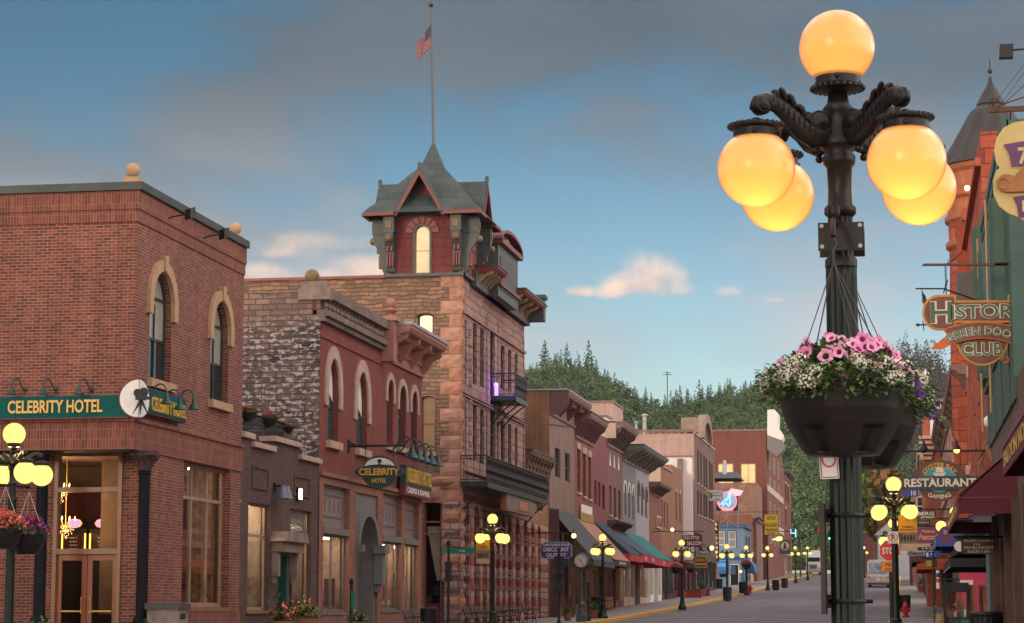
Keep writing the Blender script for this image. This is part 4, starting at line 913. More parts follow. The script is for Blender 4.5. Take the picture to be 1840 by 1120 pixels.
for k,f in enumerate(sides):
    ff = Fr(f.O + f.N*hT,f.U,f.N); gu = GU if k == 0 else 0
    tw_.m(REDBLK); wall(tw_,ff,-hT,hT,zT0 - (0 if k in (0,3) else 0),zTe,[(*aw,(aw[1] - aw[0])/2)] if k == 0 else [],.2)
    tw_.prism(ff,[(gu - gw + .12,zTe),(gu + gw - .12,zTe),(gu,(zG0 if k == 0 else zG1) - .35)],-.1,0)
    tw_.m(TRIM)
    for a in (-hT,hT - .22): tw_.fbox(ff,a,a + .22,zT0,zTe,.001,.06)
    tw_.fbox(ff,gu - gw + .1,gu + gw - .1,zTe - .06,zTe + .1,.001,.05)
    tw_.fbox(ff,-hT,hT,zT0 - .02,zT0 + .12,.002,.09)
tw_.build('tower_wall',rD)
f0 = Fr(sides[0].O + sides[0].N*hT,sides[0].U,sides[0].N)
o = window(rD,f0,*aw,rise=(aw[1] - aw[0])/2,depth=.16,fw=.055,fm=M('cream_sash',(.45,.38,.30),.5),gm=LIT_CREAM,rows=(.48,),name='tower_window')
mk('arch_frame',TRIM,o,lambda b: (b.ring(f0,[(aw[0] - .09,aw[2])] + arch(aw[0] - .09,aw[1] + .09,aw[3] + .09,(aw[1] - aw[0])/2 + .09) + [(aw[1] + .09,aw[2])],[(aw[0],aw[2])] + arch(aw[0],aw[1],aw[3],(aw[1] - aw[0])/2) + [(aw[1],aw[2])],.0,.05)))
vb_ = MB(); vb_.m(TRIMR); oc = ((aw[0] + aw[1])/2,aw[3] - (aw[1] - aw[0])/2); r0,r1 = (aw[1] - aw[0])/2 + .11,(aw[1] - aw[0])/2 + .42
for i in range(7):
    a0,a1 = math.pi*i/7 + .03,math.pi*(i + 1)/7 - .03; vb_.ring(f0,sring(oc,r1,r1,a0,a1,4),sring(oc,r0,r0,a0,a1,4),.005,.07)
vb_.build('voussoir',o)
# eave brackets
for k,f in enumerate(sides[:2] + sides[3:]):
    ff = Fr(f.O + f.N*hT,f.U,f.N)
    for s_ in (-1,1):
        uc = s_*(hT - .28); b = MB(); b.m(TRIM); h = zTe - zT0
        b.fbox(ff,uc - .24,uc + .24,zTe - h*.30,zTe - .05,.0,.62)
        b.prism(Fr(ff.p(uc - .2,0,0),ff.N,ff.U),[(0,zT0 + h*.05),(.12,zT0 + h*.08),(.22,zT0 + h*.2),(.3,zT0 + h*.42),(.55,zT0 + h*.55),(.6,zTe - h*.302),(0,zTe - h*.302)],0,.4)
        b.m(TRIMR)
        for q in (-.12,0,.12): b.fbox(ff,uc + q - .035,uc + q + .035,zT0 + h*.15,zT0 + h*.36,.18,.33)
        for q in (-.09,.09): b.fbox(ff,uc + q - .05,uc + q + .05,zT0 + h*.40,zT0 + h*.48,.25,.43)
        b.m(M('gilt_rosette',(.17,.12,.06),.6,.3,9,.4)) if k == 0 and s_ < 0 else b.m(bpy.data.materials['gilt_rosette'])
        b.fbox(ff,uc - .13,uc + .13,zTe - h*.24,zTe - h*.12,.6,.66)
        p = ff.p(uc,zTe - h*.40,.62); b.sphere(p,.17,10,8)
        b.build('eave_bracket',rD)
# bell curved roof with four gables
rb = MB(); rb.m(SLATE); prof = [(hT + .86,0),(hT + .64,.28),(2.0,.68),(1.6,1.22),(1.26,1.62),(.86,2.08),(.46,2.52),(.05,zTa - zTe)]
rb.grid([[(TC.x + sx*r,TC.y + sy*r,zTe + z) for sx,sy in ((-1,-1),(1,-1),(1,1),(-1,1))] for r,z in prof],True,True)
o = rb.build('tower_roof',rD)
ev = MB(); ev.m(TRIMR); R_ = hT + .86
for k,f in enumerate(sides):
    ff = Fr(f.O + f.N*R_,f.U,f.N); gu = GU if k == 0 else 0
    ev.fbox(ff,-R_ - .02,gu - gw - .1,zTe - .13,zTe + .02,-.16,.04); ev.fbox(ff,gu + gw + .1,R_ - .14,zTe - .13,zTe + .02,-.16,.04)
ev.build('eave',o)
for k,f in enumerate(sides):
    zG = zG1 if k else zG0; gu = GU if k == 0 else 0; n1 = hT + .72; b = MB(); b.m(SLATE); t = .09
    for s_ in (-1,1):
        q = [(gu + s_*(gw + .12),zTe - .12),(gu,zG + .02),(gu,zG + .02 + t*1.8),(gu + s_*(gw + .22),zTe - .10)]
        b.prism(f,q,.2,n1)
        b.m(TRIMR); q2 = [(gu + s_*(gw + .02),zTe - .16),(gu,zG - .16),(gu,zG + .03),(gu + s_*(gw + .18),zTe - .12)]; b.prism(f,q2,n1 - .08,n1 + .05); b.m(SLATE)
    b.m(TRIM); b.fbox(f,gu - .07,gu + .07,zG + .12,zG + .3,n1 - .12,n1 + .05); b.sphere(f.p(gu,zG + .33,n1 - .03),.1,8,6)
    b.build('gable',o)
# flag pole
fp = thing('flagpole','tall thin flagpole rising from the tip of the stone tower','flagpole',(TC.x,TC.y,zTa)); pt = atY(764,10,TC.y)
pb_ = Vector((TC.x,TC.y,zTa - .1)); pt.x = TC.x - .14
mk('pole',M('pole_grey',(.10,.10,.10),.4),fp,lambda b: b.tube([pb_,pb_.lerp(pt,.5),pt],[.075,.06,.045],8),True); mk('ball_top',BLACK,fp,lambda b: b.sphere(pt,.11,10,8),True)
def flag_mat(name,stripes,org,du,dv,canton=(.4,.54)):
    m,nt,n,l,p = nt_new(name); tc = N(n,'ShaderNodeTexCoord'); sp = n.new('ShaderNodeSeparateXYZ'); l.new(tc.outputs['UV'],sp.inputs[0])
    def mt(op,a,b_):
        x = N(n,'ShaderNodeMath',operation=op)
        for i,v in enumerate((a,b_)):
            if isinstance(v,(int,float)): x.inputs[i].default_value = v
            else: l.new(v,x.inputs[i])
        return x.outputs[0]
    st = mt('GREATER_THAN',mt('MODULO',mt('MULTIPLY',sp.outputs[1],stripes),2),1)
    c = mixN(n,l,st,(.22,.012,.018),(.27,.22,.21)); ca = mt('MULTIPLY',mt('LESS_THAN',sp.outputs[0],canton[0]),mt('GREATER_THAN',sp.outputs[1],1 - canton[1]))
    vo = N(n,'ShaderNodeTexVoronoi'); mp = n.new('ShaderNodeMapping'); mp.inputs['Scale'].default_value = (14,9,1); l.new(tc.outputs['UV'],mp.inputs[0]); l.new(mp.outputs[0],vo.inputs['Vector']); vo.inputs['Scale'].default_value = 1.6; vo.inputs['Randomness'].default_value = .1
    cc = mixN(n,l,mt('LESS_THAN',vo.outputs['Distance'],.26),(.008,.012,.05),(.2,.2,.24)); c = mixN(n,l,ca,c,cc); l.new(c,p.inputs['Base Color']); p.inputs['Roughness'].default_value = .8; return m
def flag(name,label,cat,A,drop,fly,m,group=None,fold=5,amp=.12,out=(-1,-.2)):
    "cloth hanging in folds: A top of the hoist, drop height of the hoist, fly length"
    me = bpy.data.meshes.new(name); nu,nv = 28,18; V = []; Fc = []; UV = []
    for j in range(nv + 1):
        for i in range(nu + 1):
            u,v = i/nu,j/nv
            x = fly*u; V.append((out[0]*x*.42 + amp*math.sin(u*fold*3 + v*2)*u,out[1]*x + amp*1.3*math.sin(u*fold*4)*u*(.4 + v),-drop*(1 - v)*(1 - .25*u) - x*.80 + amp*.3*math.sin(u*12)))
    for j in range(nv):
        for i in range(nu): a = j*(nu + 1) + i; Fc.append((a,a + 1,a + nu + 2,a + nu + 1)); UV += [(i/nu,j/nv),((i + 1)/nu,j/nv),((i + 1)/nu,(j + 1)/nv),(i/nu,(j + 1)/nv)]
    me.from_pydata(V,[],Fc); uvl = me.uv_layers.new(name='UVMap')
    uvl.data.foreach_set('uv',[x for q in UV for x in q]); me.polygons.foreach_set('use_smooth',[True]*len(Fc)); me.materials.append(m)
    o = bpy.data.objects.new(name,me); COL.objects.link(o); o.location = A; return tag(o,label,cat,group)
FLAGM = flag_mat('stars_and_stripes',13,0,1,1)
tt = (pt.z - atY(766,45,TC.y).z)/(pt.z - pb_.z); A = pt.lerp(pb_,tt); flag('flag','stars and stripes flag hanging limp near the top of the tower flagpole','flag',A + Vector((-.02,-.06,0)),1.05,1.15,FLAGM,amp=.07,fold=3,out=(-1.2,-.1))
# ----- street cornice of D
zc0 = zDf - .25; pr_ = 1.15; zct = atX(870,457,XL + pr_).z
BR_D = M('dark_bracket_paint',(.06,.055,.05),.6,.3,4); GILT = M('ochre_bracket',(.28,.20,.10),.6,.3,5)
y0 = YD + 1.9; ym0,ym1 = atX(899,460,XL + .8).y,atX(934,480,XL + .8).y
cornice(rD,FLW,y0 + .6,ym0 - .1,zct,zc0,pr_,TRIMR,4,GILT,.14,TRIM,dent=16,cap_h=.08); cornice(rD,FLW,ym1 - .4,YD1 + .1,zct,zc0,pr_,TRIMR,5,GILT,.14,TRIM,dent=18,cap_h=.08)
mk('entablature',BR_D,rD,lambda b: b.fbox(FLW,y0,YD1,zc0,zct - .25,-.6,.3))
zd1 = atX(905,446,XL + .7).z; zd0 = zct - .8
b = MB(); b.m(TRIM); b.fbox(FLW,ym0,ym1,zc0,zd1,-1.5,.7); b.m(BR_D); b.fbox(FLW,ym0 + .5,ym1 - .5,zd0 + .2,zd1 - .5,.7,.74); b.m(TRIMR); b.fbox(FLW,ym0 - .15,ym1 + .15,zd1 + .002,zd1 + .22,-1.6,.95); b.fbox(FLW,ym0 - .05,ym1 + .05,zd0 + .3,zd0 + .45,.701,.85)
o = b.build('street_dormer',rD)
cy = (ym0 + ym1)/2; ra = (ym1 - ym0)/2 + .15
b = MB(); b.m(SLATE); pts = [(cy + ra*math.cos(t),zd1 + .22 + .6*math.sin(t)) for t in np.linspace(0,math.pi,16)]; b.prism(FLW,pts,-1.5,.6); b.m(TRIMR); b.ring(FLW,[(cy + (ra + .08)*math.cos(t),zd1 + .2 + .7*math.sin(t)) for t in np.linspace(0,math.pi,16)],[(cy + (ra - .1)*math.cos(t),zd1 + .22 + .52*math.sin(t)) for t in np.linspace(0,math.pi,16)],.3,.95); b.m(GILT); b.prism(FLW,[(cy + .6*math.cos(t),zd1 + .26 + .36*math.sin(t)) for t in np.linspace(0,math.pi,12)],.6,.68); b.build('curved_pediment',o)
mk('end_pier',TRIM,rD,lambda b: (b.fbox(FLW,YD1 - .5,YD1 + .15,zc0 + .2,zct + .35,-.5,1.1),b.fbox(FLW,YD1 - .6,YD1 + .25,zct + .353,zct + .55,-.6,1.2)))
# iron balconies
def balcony(label,Y0,Y1,z,pr,h,m=BLACK,slab=.22,group='iron balconies of the stone building',ornate=True):
    r = thing('iron_balcony',label,'balcony',(XL,Y0,z),group); X1 = XL + pr
    mk('floor_slab',DKGRN,r,lambda b: (b.box(XL,X1,Y0,Y1,z - slab,z),b.box(X1 + .002,X1 + .08,Y0 - .05,Y1 + .05,z - slab - .05,z - .03)))
    def rails(b):
        for zz,rr in ((z + h,.035),(z + h - .12,.018),(z + .08,.022)): b.tube([(XL,Y0,zz),(X1,Y0,zz),(X1,Y1,zz),(XL,Y1,zz)],rr,6)
    mk('rail',m,r,rails)
    def bal(b):
        n = int((Y1 - Y0)/.28)
        for i in range(n + 1):
            y = Y0 + (Y1 - Y0)*i/n; b.tube([(X1,y,z),(X1,y,z + h)],.022,5)
            if ornate:
                b.tube([(X1,y + .03,z + .15),(X1 + .03,y + .16,z + .35),(X1,y + .05,z + .5),(X1 + .03,y + .18,z + .72),(X1,y + .1,z + h - .12)],[.03,.04,.035,.04,.02],5)
                b.sphere((X1 + .02,y + .14,z + .52),.06,6,4)
        for i in range(int(pr/.3) + 1):
            x = XL + pr*i/(int(pr/.3) + 1); b.tube([(x,Y0,z),(x,Y0,z + h)],.012,4)
    mk('baluster',m,r,bal)
    mk('brace',m,r,lambda b: [b.tube([(XL,y,z - slab - 1.1),(XL + pr*.5,y,z - slab - .45),(X1,y,z - slab)],.035,5) for y in (Y0 + .2,(Y0 + Y1)/2,Y1 - .2)])
    return r
pB = 1.15
zl2 = atX(878,866,XL + pB).z; y2 = atX(983,870,XL + pB).y; balcony('long black iron balcony running over the arcade of the stone building',YD - .1,y2,zl2,pB,atX(878,820,XL + pB).z - zl2)
zl1 = atX(929,713,XL + pB).z; balcony('small black iron balcony high on the stone building with a violet lamp',L(882,715)[0],atX(945,700,XL + pB).y,zl1,pB,1.05)
p = atX(891,692,XL + .25); vl = thing('violet_lamp','violet glowing lamp fixed beside the upper balcony door of the stone building','lamp',p); mk('globe',EM('violet_glow',(.25,.12,1),2.0),vl,lambda b: (b.sphere(p,.12,10,8),b.box(p.x - .05,p.x + .1,p.y - .08,p.y + .08,p.z - .5,p.z + .0)),True)
pl = bpy.data.lights.new('violet_light','POINT'); pl.energy = 18; pl.color = (.25,.12,1); pl.shadow_soft_size = .1; lo = bpy.data.objects.new('violet_light',pl); COL.objects.link(lo); lo.parent = vl; lo.location = (.5,-.3,0)
mk('bracket',BLACK,vl,lambda b: b.tube([p,(XL,p.y,p.z)],.03,5))
# painted board under the balcony
pw = thing('balcony_sign_board','large plain taupe board with an orange edge hung below the long iron balcony','sign',(XL + pB,L(908,900)[0],zl2 - 3)); X_ = XL + pB - .05
ya,yb = atX(909,890,X_).y,atX(960,905,X_).y; za,zbb = atX(910,873,X_).z,atX(910,917,X_).z
b = MB(); b.m(M('orange_edge',(.32,.12,.04),.5)); b.box(X_ - .25,X_ + .02,ya,yb,zbb,za); b.m(M('taupe_board',(.17,.15,.12),.6,.15,2)); b.box(X_ + .021,X_ + .04,ya + .08,yb - .08,zbb + .08,za - .08); b.build('board',pw)
mk('small_notice',M('orange_notice',(.35,.10,.05),.6),pw,lambda b: b.box(X_ + .041,X_ + .06,ya + (yb - ya)*.4,ya + (yb - ya)*.75,zbb + .15,zbb + .6))
for i in range(4): mk('notice_line',M('notice_cream',(.5,.35,.25),.6) if i == 0 else bpy.data.materials['notice_cream'],pw,lambda b: b.box(X_ + .061,X_ + .066,ya + (yb - ya)*.44,ya + (yb - ya)*.71,zbb + .21 + i*.1,zbb + .25 + i*.1))
# ===== E: low bay with wooden front above the arcade
rE = thing('low_wooden_fronted_bay','small orange timber upper front with a dark cornice squeezed beside the stone building','building',(XL,YD1,0)); zEt = L(960,826)[1]; zE0 = L(960,925)[1]
ORW = M('orange_timber',(.25,.12,.06),.6,.3,3,streak=4)
q3 = [RL(946,956,868,915),RL(962,975,878,925)]
b = MB(); b.m(ORW); wall(b,FLW,YD1 + .02,YE1,zE0 - .4,zEt,q3,.2,n=.01); shell(b,XL,-36,YD1 + .02,YE1,zE0 - .4,zEt,ROOFING); b.build('wall',rE)
for q in q3: window(rE,FLW,*q,depth=.18,fm=ORW,rows=(.5,))
cornice(rE,FLW,YD1 + .1,YE1,zEt + .25,zEt - .75,.4,M('brown_cornice',(.13,.08,.05),.6),8,None,.1,BR_D,dent=20)
mk('attic_vent',BLACK,rE,lambda b: [b.fbox(FLW,a,c,zEt - 1.35,zEt - 1.05,.011,.03) for a,c in ((YD1 + .6,YD1 + 2.3),(YD1 + 3.1,YE1 - .6))])
# ===== generic corniced two and three storey blocks down the left side
def block(name,label,p0,p1,ytop,sidepx=None,wm=None,sm=None,wins=(),wfm=None,gm=None,ybase=None,corn=None,rise=0,hoodm=None,X=XL,cap=None,sill=None,Xb=None,front=None,y1fix=None,lit=None):
    "p0,p1: the front's edges in the photo; ytop at p0; side wall faces the viewer"
    fr = FL(X); Y0 = L(p0,ytop,X)[0]; Y1 = y1fix or L(p1,ytop,X)[0]; zt = L(p0,ytop,X)[1]
    r = thing(name,label,'building',(X,Y0,g(Y0)))
    hs_ = [(*RL(*w_,X=X),(0 if not rise else (RL(*w_,X=X)[1] - RL(*w_,X=X)[0])*rise)) for w_ in wins]
    zf = front or g(Y0) + 4.0
    b = MB(); b.m(wm); wall(b,fr,Y0,Y1,zf,zt,hs_,.22); b.poly([(X,Y0,-1),(X,Y1,-1),(X,Y1,zf),(X,Y0,zf)]) if False else None
    Xb = Xb or X - 16
    b.m(wm if sm is None else wm); b.poly([(X,Y1,-1),(Xb,Y1,-1),(Xb,Y1,zt),(X,Y1,zt)]); b.m(ROOFING); b.poly([(Xb,Y0,zt - .2),(X,Y0,zt - .2),(X,Y1,zt - .2),(Xb,Y1,zt - .2)])
    b.build('wall',r)
    mk('side_wall',sm or wm,r,lambda b: b.fbox(FF(Y0),Xb,X - .004,-1,zt,-.3,-.001))
    for h in hs_:
        window(r,fr,*h[:4],rise=h[4],depth=.2,fw=.07,fm=wfm or DKGREY,gm=gm or G_DARK,rows=(.5,),sill=(sill,.14,.1) if sill else None)
        if hoodm and rise: hood(r,fr,h[0],h[1],h[3],h[4],t=.2,leg=.1,m=hoodm,pr=.05)
        elif hoodm: mk('lintel',hoodm,r,lambda b: b.fbox(fr,h[0] - .15,h[1] + .15,h[3] + .01,h[3] + .4,.0,.05))
    if corn:
        vt,vb,pr,m,nb,bm,cp = corn; cornice(r,fr,Y0 + .05,Y1 - .02,L(p0,vt,X)[1],L(p0,vb,X)[1],pr,m,nb,bm,.16,cp)
    if cap: mk('coping',cap,r,lambda b: b.fbox(fr,Y0 - .05,Y1 + .05,zt + .002,zt + .12,-.4,.1))
    return r,fr,Y0,Y1,zt,zf
def shopfront(r,fr,Y0,Y1,zf,fm,n=4,door=1,seed=0,gm=None,lit=True,bulk=.6,top=3.1):
    "glazed ground floor with bulkheads, a door and a lit interior"
    z0 = g((Y0 + Y1)/2) - .1; b = MB(); b.m(fm); b.fbox(fr,Y0,Y1,z0 + top,zf,-.3,.06)
    for i in range(n + 1):
        u = Y0 + .02 + (Y1 - Y0 - .04)*i/n; b.fbox(fr,u - .09,u + .09,z0 - .6,z0 + top,-.25,.03)
    for i in range(n):
        if i == door: continue
        a,c = Y0 + (Y1 - Y0)*i/n + .09,Y0 + (Y1 - Y0)*(i + 1)/n - .09; b.fbox(fr,a,c,z0 - .6,z0 + bulk,-.2,-.0)
    b.build('shopfront_frame',r)
    for i in range(n):
        a,c = Y0 + (Y1 - Y0)*i/n + .09,Y0 + (Y1 - Y0)*(i + 1)/n - .09
        if i == door:
            o = mk('door',DKGREY,r,lambda b: [b.fbox(fr,*q) for q in ((a,a + .1,z0,z0 + 2.3,-.6,-.54),(c - .1,c,z0,z0 + 2.3,-.6,-.54),(a + .1,c - .1,z0,z0 + .3,-.6,-.54),(a + .1,c - .1,z0 + 2.2,z0 + 2.3,-.6,-.54),(a,c,z0 + 2.301,z0 + top,-.6,-.54))])
            mk('pane',G_DARK,o,lambda b: b.fbox(fr,a + .1,c - .1,z0 + .3,z0 + 2.2,-.58,-.57))
        else: mk('shop_pane',gm or G_SHOP,r,lambda b: b.poly([fr.p(a,z0 + bulk,-.12),fr.p(c,z0 + bulk,-.12),fr.p(c,z0 + top,-.12),fr.p(a,z0 + top,-.12)]))
    interior(r,fr,Y0 + .1,Y1 - .1,z0,z0 + top + .1,3,INT_DARK,SHOPGLOW if lit else None,n,14,seed)
def stripeM(name,c1,c2,per=.45,duty=.35):
    m,nt,n,l,p = nt_new(name); pos = N(n,'ShaderNodeNewGeometry').outputs['Position']; sp = n.new('ShaderNodeSeparateXYZ'); l.new(pos,sp.inputs[0])
    a = N(n,'ShaderNodeMath',operation='DIVIDE'); l.new(sp.outputs[1],a.inputs[0]); a.inputs[1].default_value = per; f = N(n,'ShaderNodeMath',operation='FRACT'); l.new(a.outputs[0],f.inputs[0]); gt = N(n,'ShaderNodeMath',operation='LESS_THAN'); l.new(f.outputs[0],gt.inputs[0]); gt.inputs[1].default_value = duty
    c = mixN(n,l,gt.outputs[0],c1,c2); c = mixN(n,l,.7,c,rampN(n,l,noiseN(n,l,pos,1.5,4),[(.3,.8),(.7,1.15)]),'MULTIPLY'); l.new(c,p.inputs['Base Color']); p.inputs['Roughness'].default_value = .85; return m
def awning(name,label,group,fr,Y0,Y1,zt,zb_,pr,m,vm=None,val=.35,words=None,wm=None,sides=True,wh=.22):
    "sloping canvas awning on a frame with a hanging valance"
    r = thing('awning',label,'awning',fr.p(Y0,zb_,0),group)
    b = MB(); b.m(m)
    th = .03; P = [(0.02,zt),(pr,zb_),(pr,zb_ - th),(0.02,zt - th*1.5)]
    b.grid([[fr.p(u,v,n) for n,v in P] for u in (Y0,Y1)],True,True)
    if sides:
        for u in (Y0,Y1): b.poly([fr.p(u,zt,.02),fr.p(u,zb_,pr),fr.p(u,zb_,.02)])
    b.build('canopy',r)
    mk('valance',vm or m,r,lambda b: (b.fbox(fr,Y0,Y1,zb_ - val,zb_ - .002,pr - .02,pr),b.fbox(fr,Y0 - .01,Y0 + .01,zb_ - val,zb_ - .002,.02,pr - .021),b.fbox(fr,Y1 - .01,Y1 + .01,zb_ - val,zb_ - .002,.02,pr - .021)))
    mk('frame',STEEL,r,lambda b: [b.tube([fr.p(u,zb_ - .03,0.02),fr.p(u,zb_ - .03,pr - .04),fr.p(u,zt - .06,.05)],.02,5) for u in (Y0 + .05,Y1 - .05)])
    if words: text(words,r,Fr(fr.p(0,0,pr),fr.U if fr.N.x > 0 else -fr.U,fr.N),((Y0 + Y1)/2)*(1 if fr.N.x > 0 else -1),zb_ - val/2,min((Y1 - Y0)*.6,len(words)*wh),wm or WHITE,h=val*.5,n=.01,t=.005,bold=.02)
    return r
BEIGE_F = BRICK('beige_brick',(.24,.155,.12),(.29,.19,.15),(.22,.15,.12),dirt=.2); YEL_F = BRICK('yellow_brown_side_brick',(.25,.135,.065),(.30,.13,.07),(.14,.075,.05),bw=.6,bh=.13,dirt=.4)
RED_G = BRICK('red_front_brick',(.24,.085,.06),(.28,.10,.075),(.2,.09,.07)); PUR_H = BRICK('purple_painted_brick',(.22,.07,.075),(.24,.08,.085),(.16,.05,.055),dirt=.12)
BRN_I = BRICK('brown_brick',(.20,.095,.075),(.24,.12,.09),(.16,.09,.07)); GRY_J = M('grey_paint_front',(.17,.17,.17),.7,.15,1.2); LAV_J = M('lavender_paint_front',(.33,.29,.32),.7,.12,1.2)
ORG_L = BRICK('orange_brown_brick',(.30,.14,.08),(.33,.16,.10),(.22,.12,.08)); CREAM = M('cream_render',(.50,.38,.28),.8,.1,.8); PINKR = BRICK('pink_painted_brick',(.44,.29,.25),(.47,.32,.28),(.38,.25,.22),bw=1.2,bh=.2,dirt=.08,bump=.1)
OLD_N = BRICK('old_brown_brick',(.17,.10,.08),(.22,.13,.10),(.14,.09,.07)); RED_O = BRICK('big_hotel_brick',(.20,.065,.05),(.22,.075,.055),(.14,.05,.04),dirt=.12)
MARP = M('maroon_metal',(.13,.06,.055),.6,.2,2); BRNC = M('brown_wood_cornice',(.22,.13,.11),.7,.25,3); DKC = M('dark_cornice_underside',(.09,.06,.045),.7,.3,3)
# F
rF_,fr,y0,y1,zt,zf = block('beige_brick_building','beige brick building with a rough yellowish side wall and a maroon timber cornice',987,1032,703,wm=BEIGE_F,sm=YEL_F,wins=[(997,1007,806,858),(1015,1024,815,866)],corn=(703,745,1.05,BRNC,4,MARP,GREYSKY),Xb=-30,front=g(120) + 5.0)
mk('cornice_end_panel',MARP,rF_,lambda b: b.prism(FF(y0 + .04),[(XL,L(987,744)[1]),(XL,zt + .02),(XL + 1.08,zt + .02),(XL + 1.08,zt - .75),(XL + .55,zt - 1.3)],-.1,0)); mk('flashing',STEEL,rF_,lambda b: b.fbox(FF(y0),-30,XL + 1,zt + .05,zt + .14,-.5,.06))
shopfront(rF_,fr,y0,y1,zf,BRN_I,4,2,31)
STA = stripeM('dark_striped_canvas',(.05,.065,.065),(.075,.085,.085)); awning('awning','large slate green striped awning, nearest on the left pavement','awnings along the left pavement',fr,y0 + .2,y1 - .3,L(1000,916)[1],atX(1052,1004,XL + 2.4).z,2.4,STA,STA,.3,sides=False)
mk('bay_window',M('maroon_bay_timber',(.10,.045,.05),.6),rF_,lambda b: (b.fbox(fr,y0 + .1,y0 + .25,g(y0),L(992,916)[1],.0,.5),[b.fbox(FF(y0 + .1),XL + .05 + k*.32,XL + .13 + k*.32,g(y0) + 1,L(992,916)[1] - .1 - k*.62,0,.05) for k in range(5)]))
# G
rG,fr,y0,y1,zt,zf = block('red_brick_front_building','narrow red brick front with stone lintels between the beige and purple buildings',1032,1065,757,wm=RED_G,wins=[(1037,1043,808,885),(1047,1053,816,892),(1057,1062,822,897)],corn=(742,786,1.0,BRNC,8,MARP,COPING),hoodm=PALE_ST,sill=PALE_ST,wfm=M('rust_frame',(.22,.07,.045),.6),front=g(130) + 4.4)
shopfront(rG,fr,y0,y1,zf,BRNC,4,1,33); mk('chimney_cap',MARP,rG,lambda b: b.box(XL - .4,XL + .1,y0 - .2,y0 + .3,zt,zt + 1.8))
TANA = stripeM('tan_striped_canvas',(.38,.20,.13),(.30,.14,.09),.3); awning('awning','tan striped awning with a black lettered valance, second on the left pavement','awnings along the left pavement',fr,y0 + .2,y1 + .3,L(1038,932)[1],atX(1098,1004,XL + 2.3).z,2.3,TANA,BLACK,.38,'JEWELRY & GIFTS')
p = FL().p(y0 + 1.2,g(y0) + 4.1,.1)
gs = thing('gold_wall_sign','small gold and white fascia sign above the tan awning','sign',p); a,c,e,f = RL(1040,1063,915,938)
mk('panel',M('gold_panel',(.35,.22,.05),.5),gs,lambda b: b.fbox(FLW,a,c,e,f - .3,.07,.14)); mk('white_plate',WHITE,gs,lambda b: b.fbox(FLW,a + .3,c - .5,f - .28,f + .2,.07,.12))
# H
rH,fr,y0,y1,zt,zf = block('purple_painted_building','narrow building painted dusky purple with a bowed maroon canopy line',1065,1090,773,wm=PUR_H,wins=[(1068,1072,863,905),(1075,1079,867,910),(1082,1087,872,915)],front=g(138) + 4.6,wfm=MAROON)
shopfront(rH,fr,y0,y1,zf,BRN_I,3,1,35)
NAVY = M('navy_canvas',(.022,.04,.06),.8,.2,1.5); BLU2 = M('slate_blue_canvas',(.045,.075,.11),.8,.2,1.5); REDV = M('red_valance',(.42,.02,.045),.7,.12,2); TEALC = M('teal_canvas',(.01,.16,.155),.8,.15,1.5)
awning('awning','dark navy awning with a plain red edge, third on the left pavement','awnings along the left pavement',fr,y0 + .1,y1,L(1068,938)[1],atX(1118,992,XL + 2.3).z,2.3,NAVY,REDV,.45)
# I
rI,fr,y0,y1,zt,zf = block('brown_brick_building','brown brick front with three white arch marks and a heavy ornate cornice',1090,1118,790,wm=BRN_I,wins=[(1095,1099,873,925),(1103,1107,877,930),(1111,1115,881,934)],corn=(760,801,1.15,BRNC,7,DKC,BRNC),front=g(148) + 4.4,sill=PALE_ST)
mk('cornice_end_panel',CREAM,rI,lambda b: b.fbox(FF(y0 + .02),XL - 1.5,XL + .9,zt - 1.2,zt + 1.2,-.1,0) if False else b.fbox(FF(y0 + .02),XL - .1,XL + .6,zt + .1,zt + 1.3,-.2,0))
mk('painted_arch',WHITE,rI,lambda b: [b.prism(FLW,[(y - .35,zz),(y + .35,zz),(y,zz + .9)],.002,.03) for y,zz in ((y0 + 1.6,L(1098,838)[1]),(y0 + 3.8,L(1098,838)[1]),(y0 + 6.1,L(1098,838)[1]))])
shopfront(rI,fr,y0,y1,zf,BRN_I,4,1,37); cornice(rI,fr,y0 + .1,y1 - .1,L(1092,935)[1],L(1092,952)[1],.8,MARP,6,MARP)
ym = (y0 + y1)/2
awning('awning','slate blue awning with a red lettered valance, left one of the blue pair','awnings along the left pavement',fr,y0,ym - .05,L(1094,950)[1],atX(1150,995,XL + 2.3).z,2.3,BLU2,REDV,.5,'SHOPS'); awning('awning','slate blue awning with a red lettered valance, right one of the blue pair','awnings along the left pavement',fr,ym + .05,y1,L(1094,950)[1],atX(1150,995,XL + 2.3).z,2.3,BLU2,REDV,.5,'GIFTS')
# J
yj1 = L(1166,850)[0]; yjm = L(1142,850)[0]
rJ,fr,y0,y1,zt,zf = block('grey_corniced_building','grey and lavender painted building with a wide olive grey bracketed cornice',1118,1142,826,wm=GRY_J,wins=[(1121,1125,868,925),(1129,1132,872,930),(1136,1139,876,934)],front=g(155) + 4.2,wfm=WHITE,rise=.5,hoodm=WHITE)
OLC = M('olive_cornice',(.17,.14,.09),.7,.3,3); vt,vb = L(1120,802)[1],L(1120,829)[1]
cornice(rJ,fr,y0,yj1,vt,vb,1.5,M('grey_cornice',(.16,.16,.16),.6),8,OLC,.3,COPING)
lw_ = [RL(1145,1149,868,922),RL(1152,1156,874,927),RL(1159,1163,879,931)]
b = MB(); b.m(LAV_J); wall(b,fr,y1,yj1,zf,zt,[(*q,(q[1] - q[0])*.5) for q in lw_],.22); shell(b,XL,-35,y1,yj1,zf,zt); b.build('lavender_wall',rJ)
for q in lw_: window(rJ,fr,*q,rise=(q[1] - q[0])*.5,depth=.2,fm=DKGREY,rows=(.5,)); hood(rJ,fr,q[0],q[1],q[3],(q[1] - q[0])*.5,t=.2,leg=.2,m=GREY_ST)
shopfront(rJ,fr,y0,yj1,zf,CREAM,5,2,39)
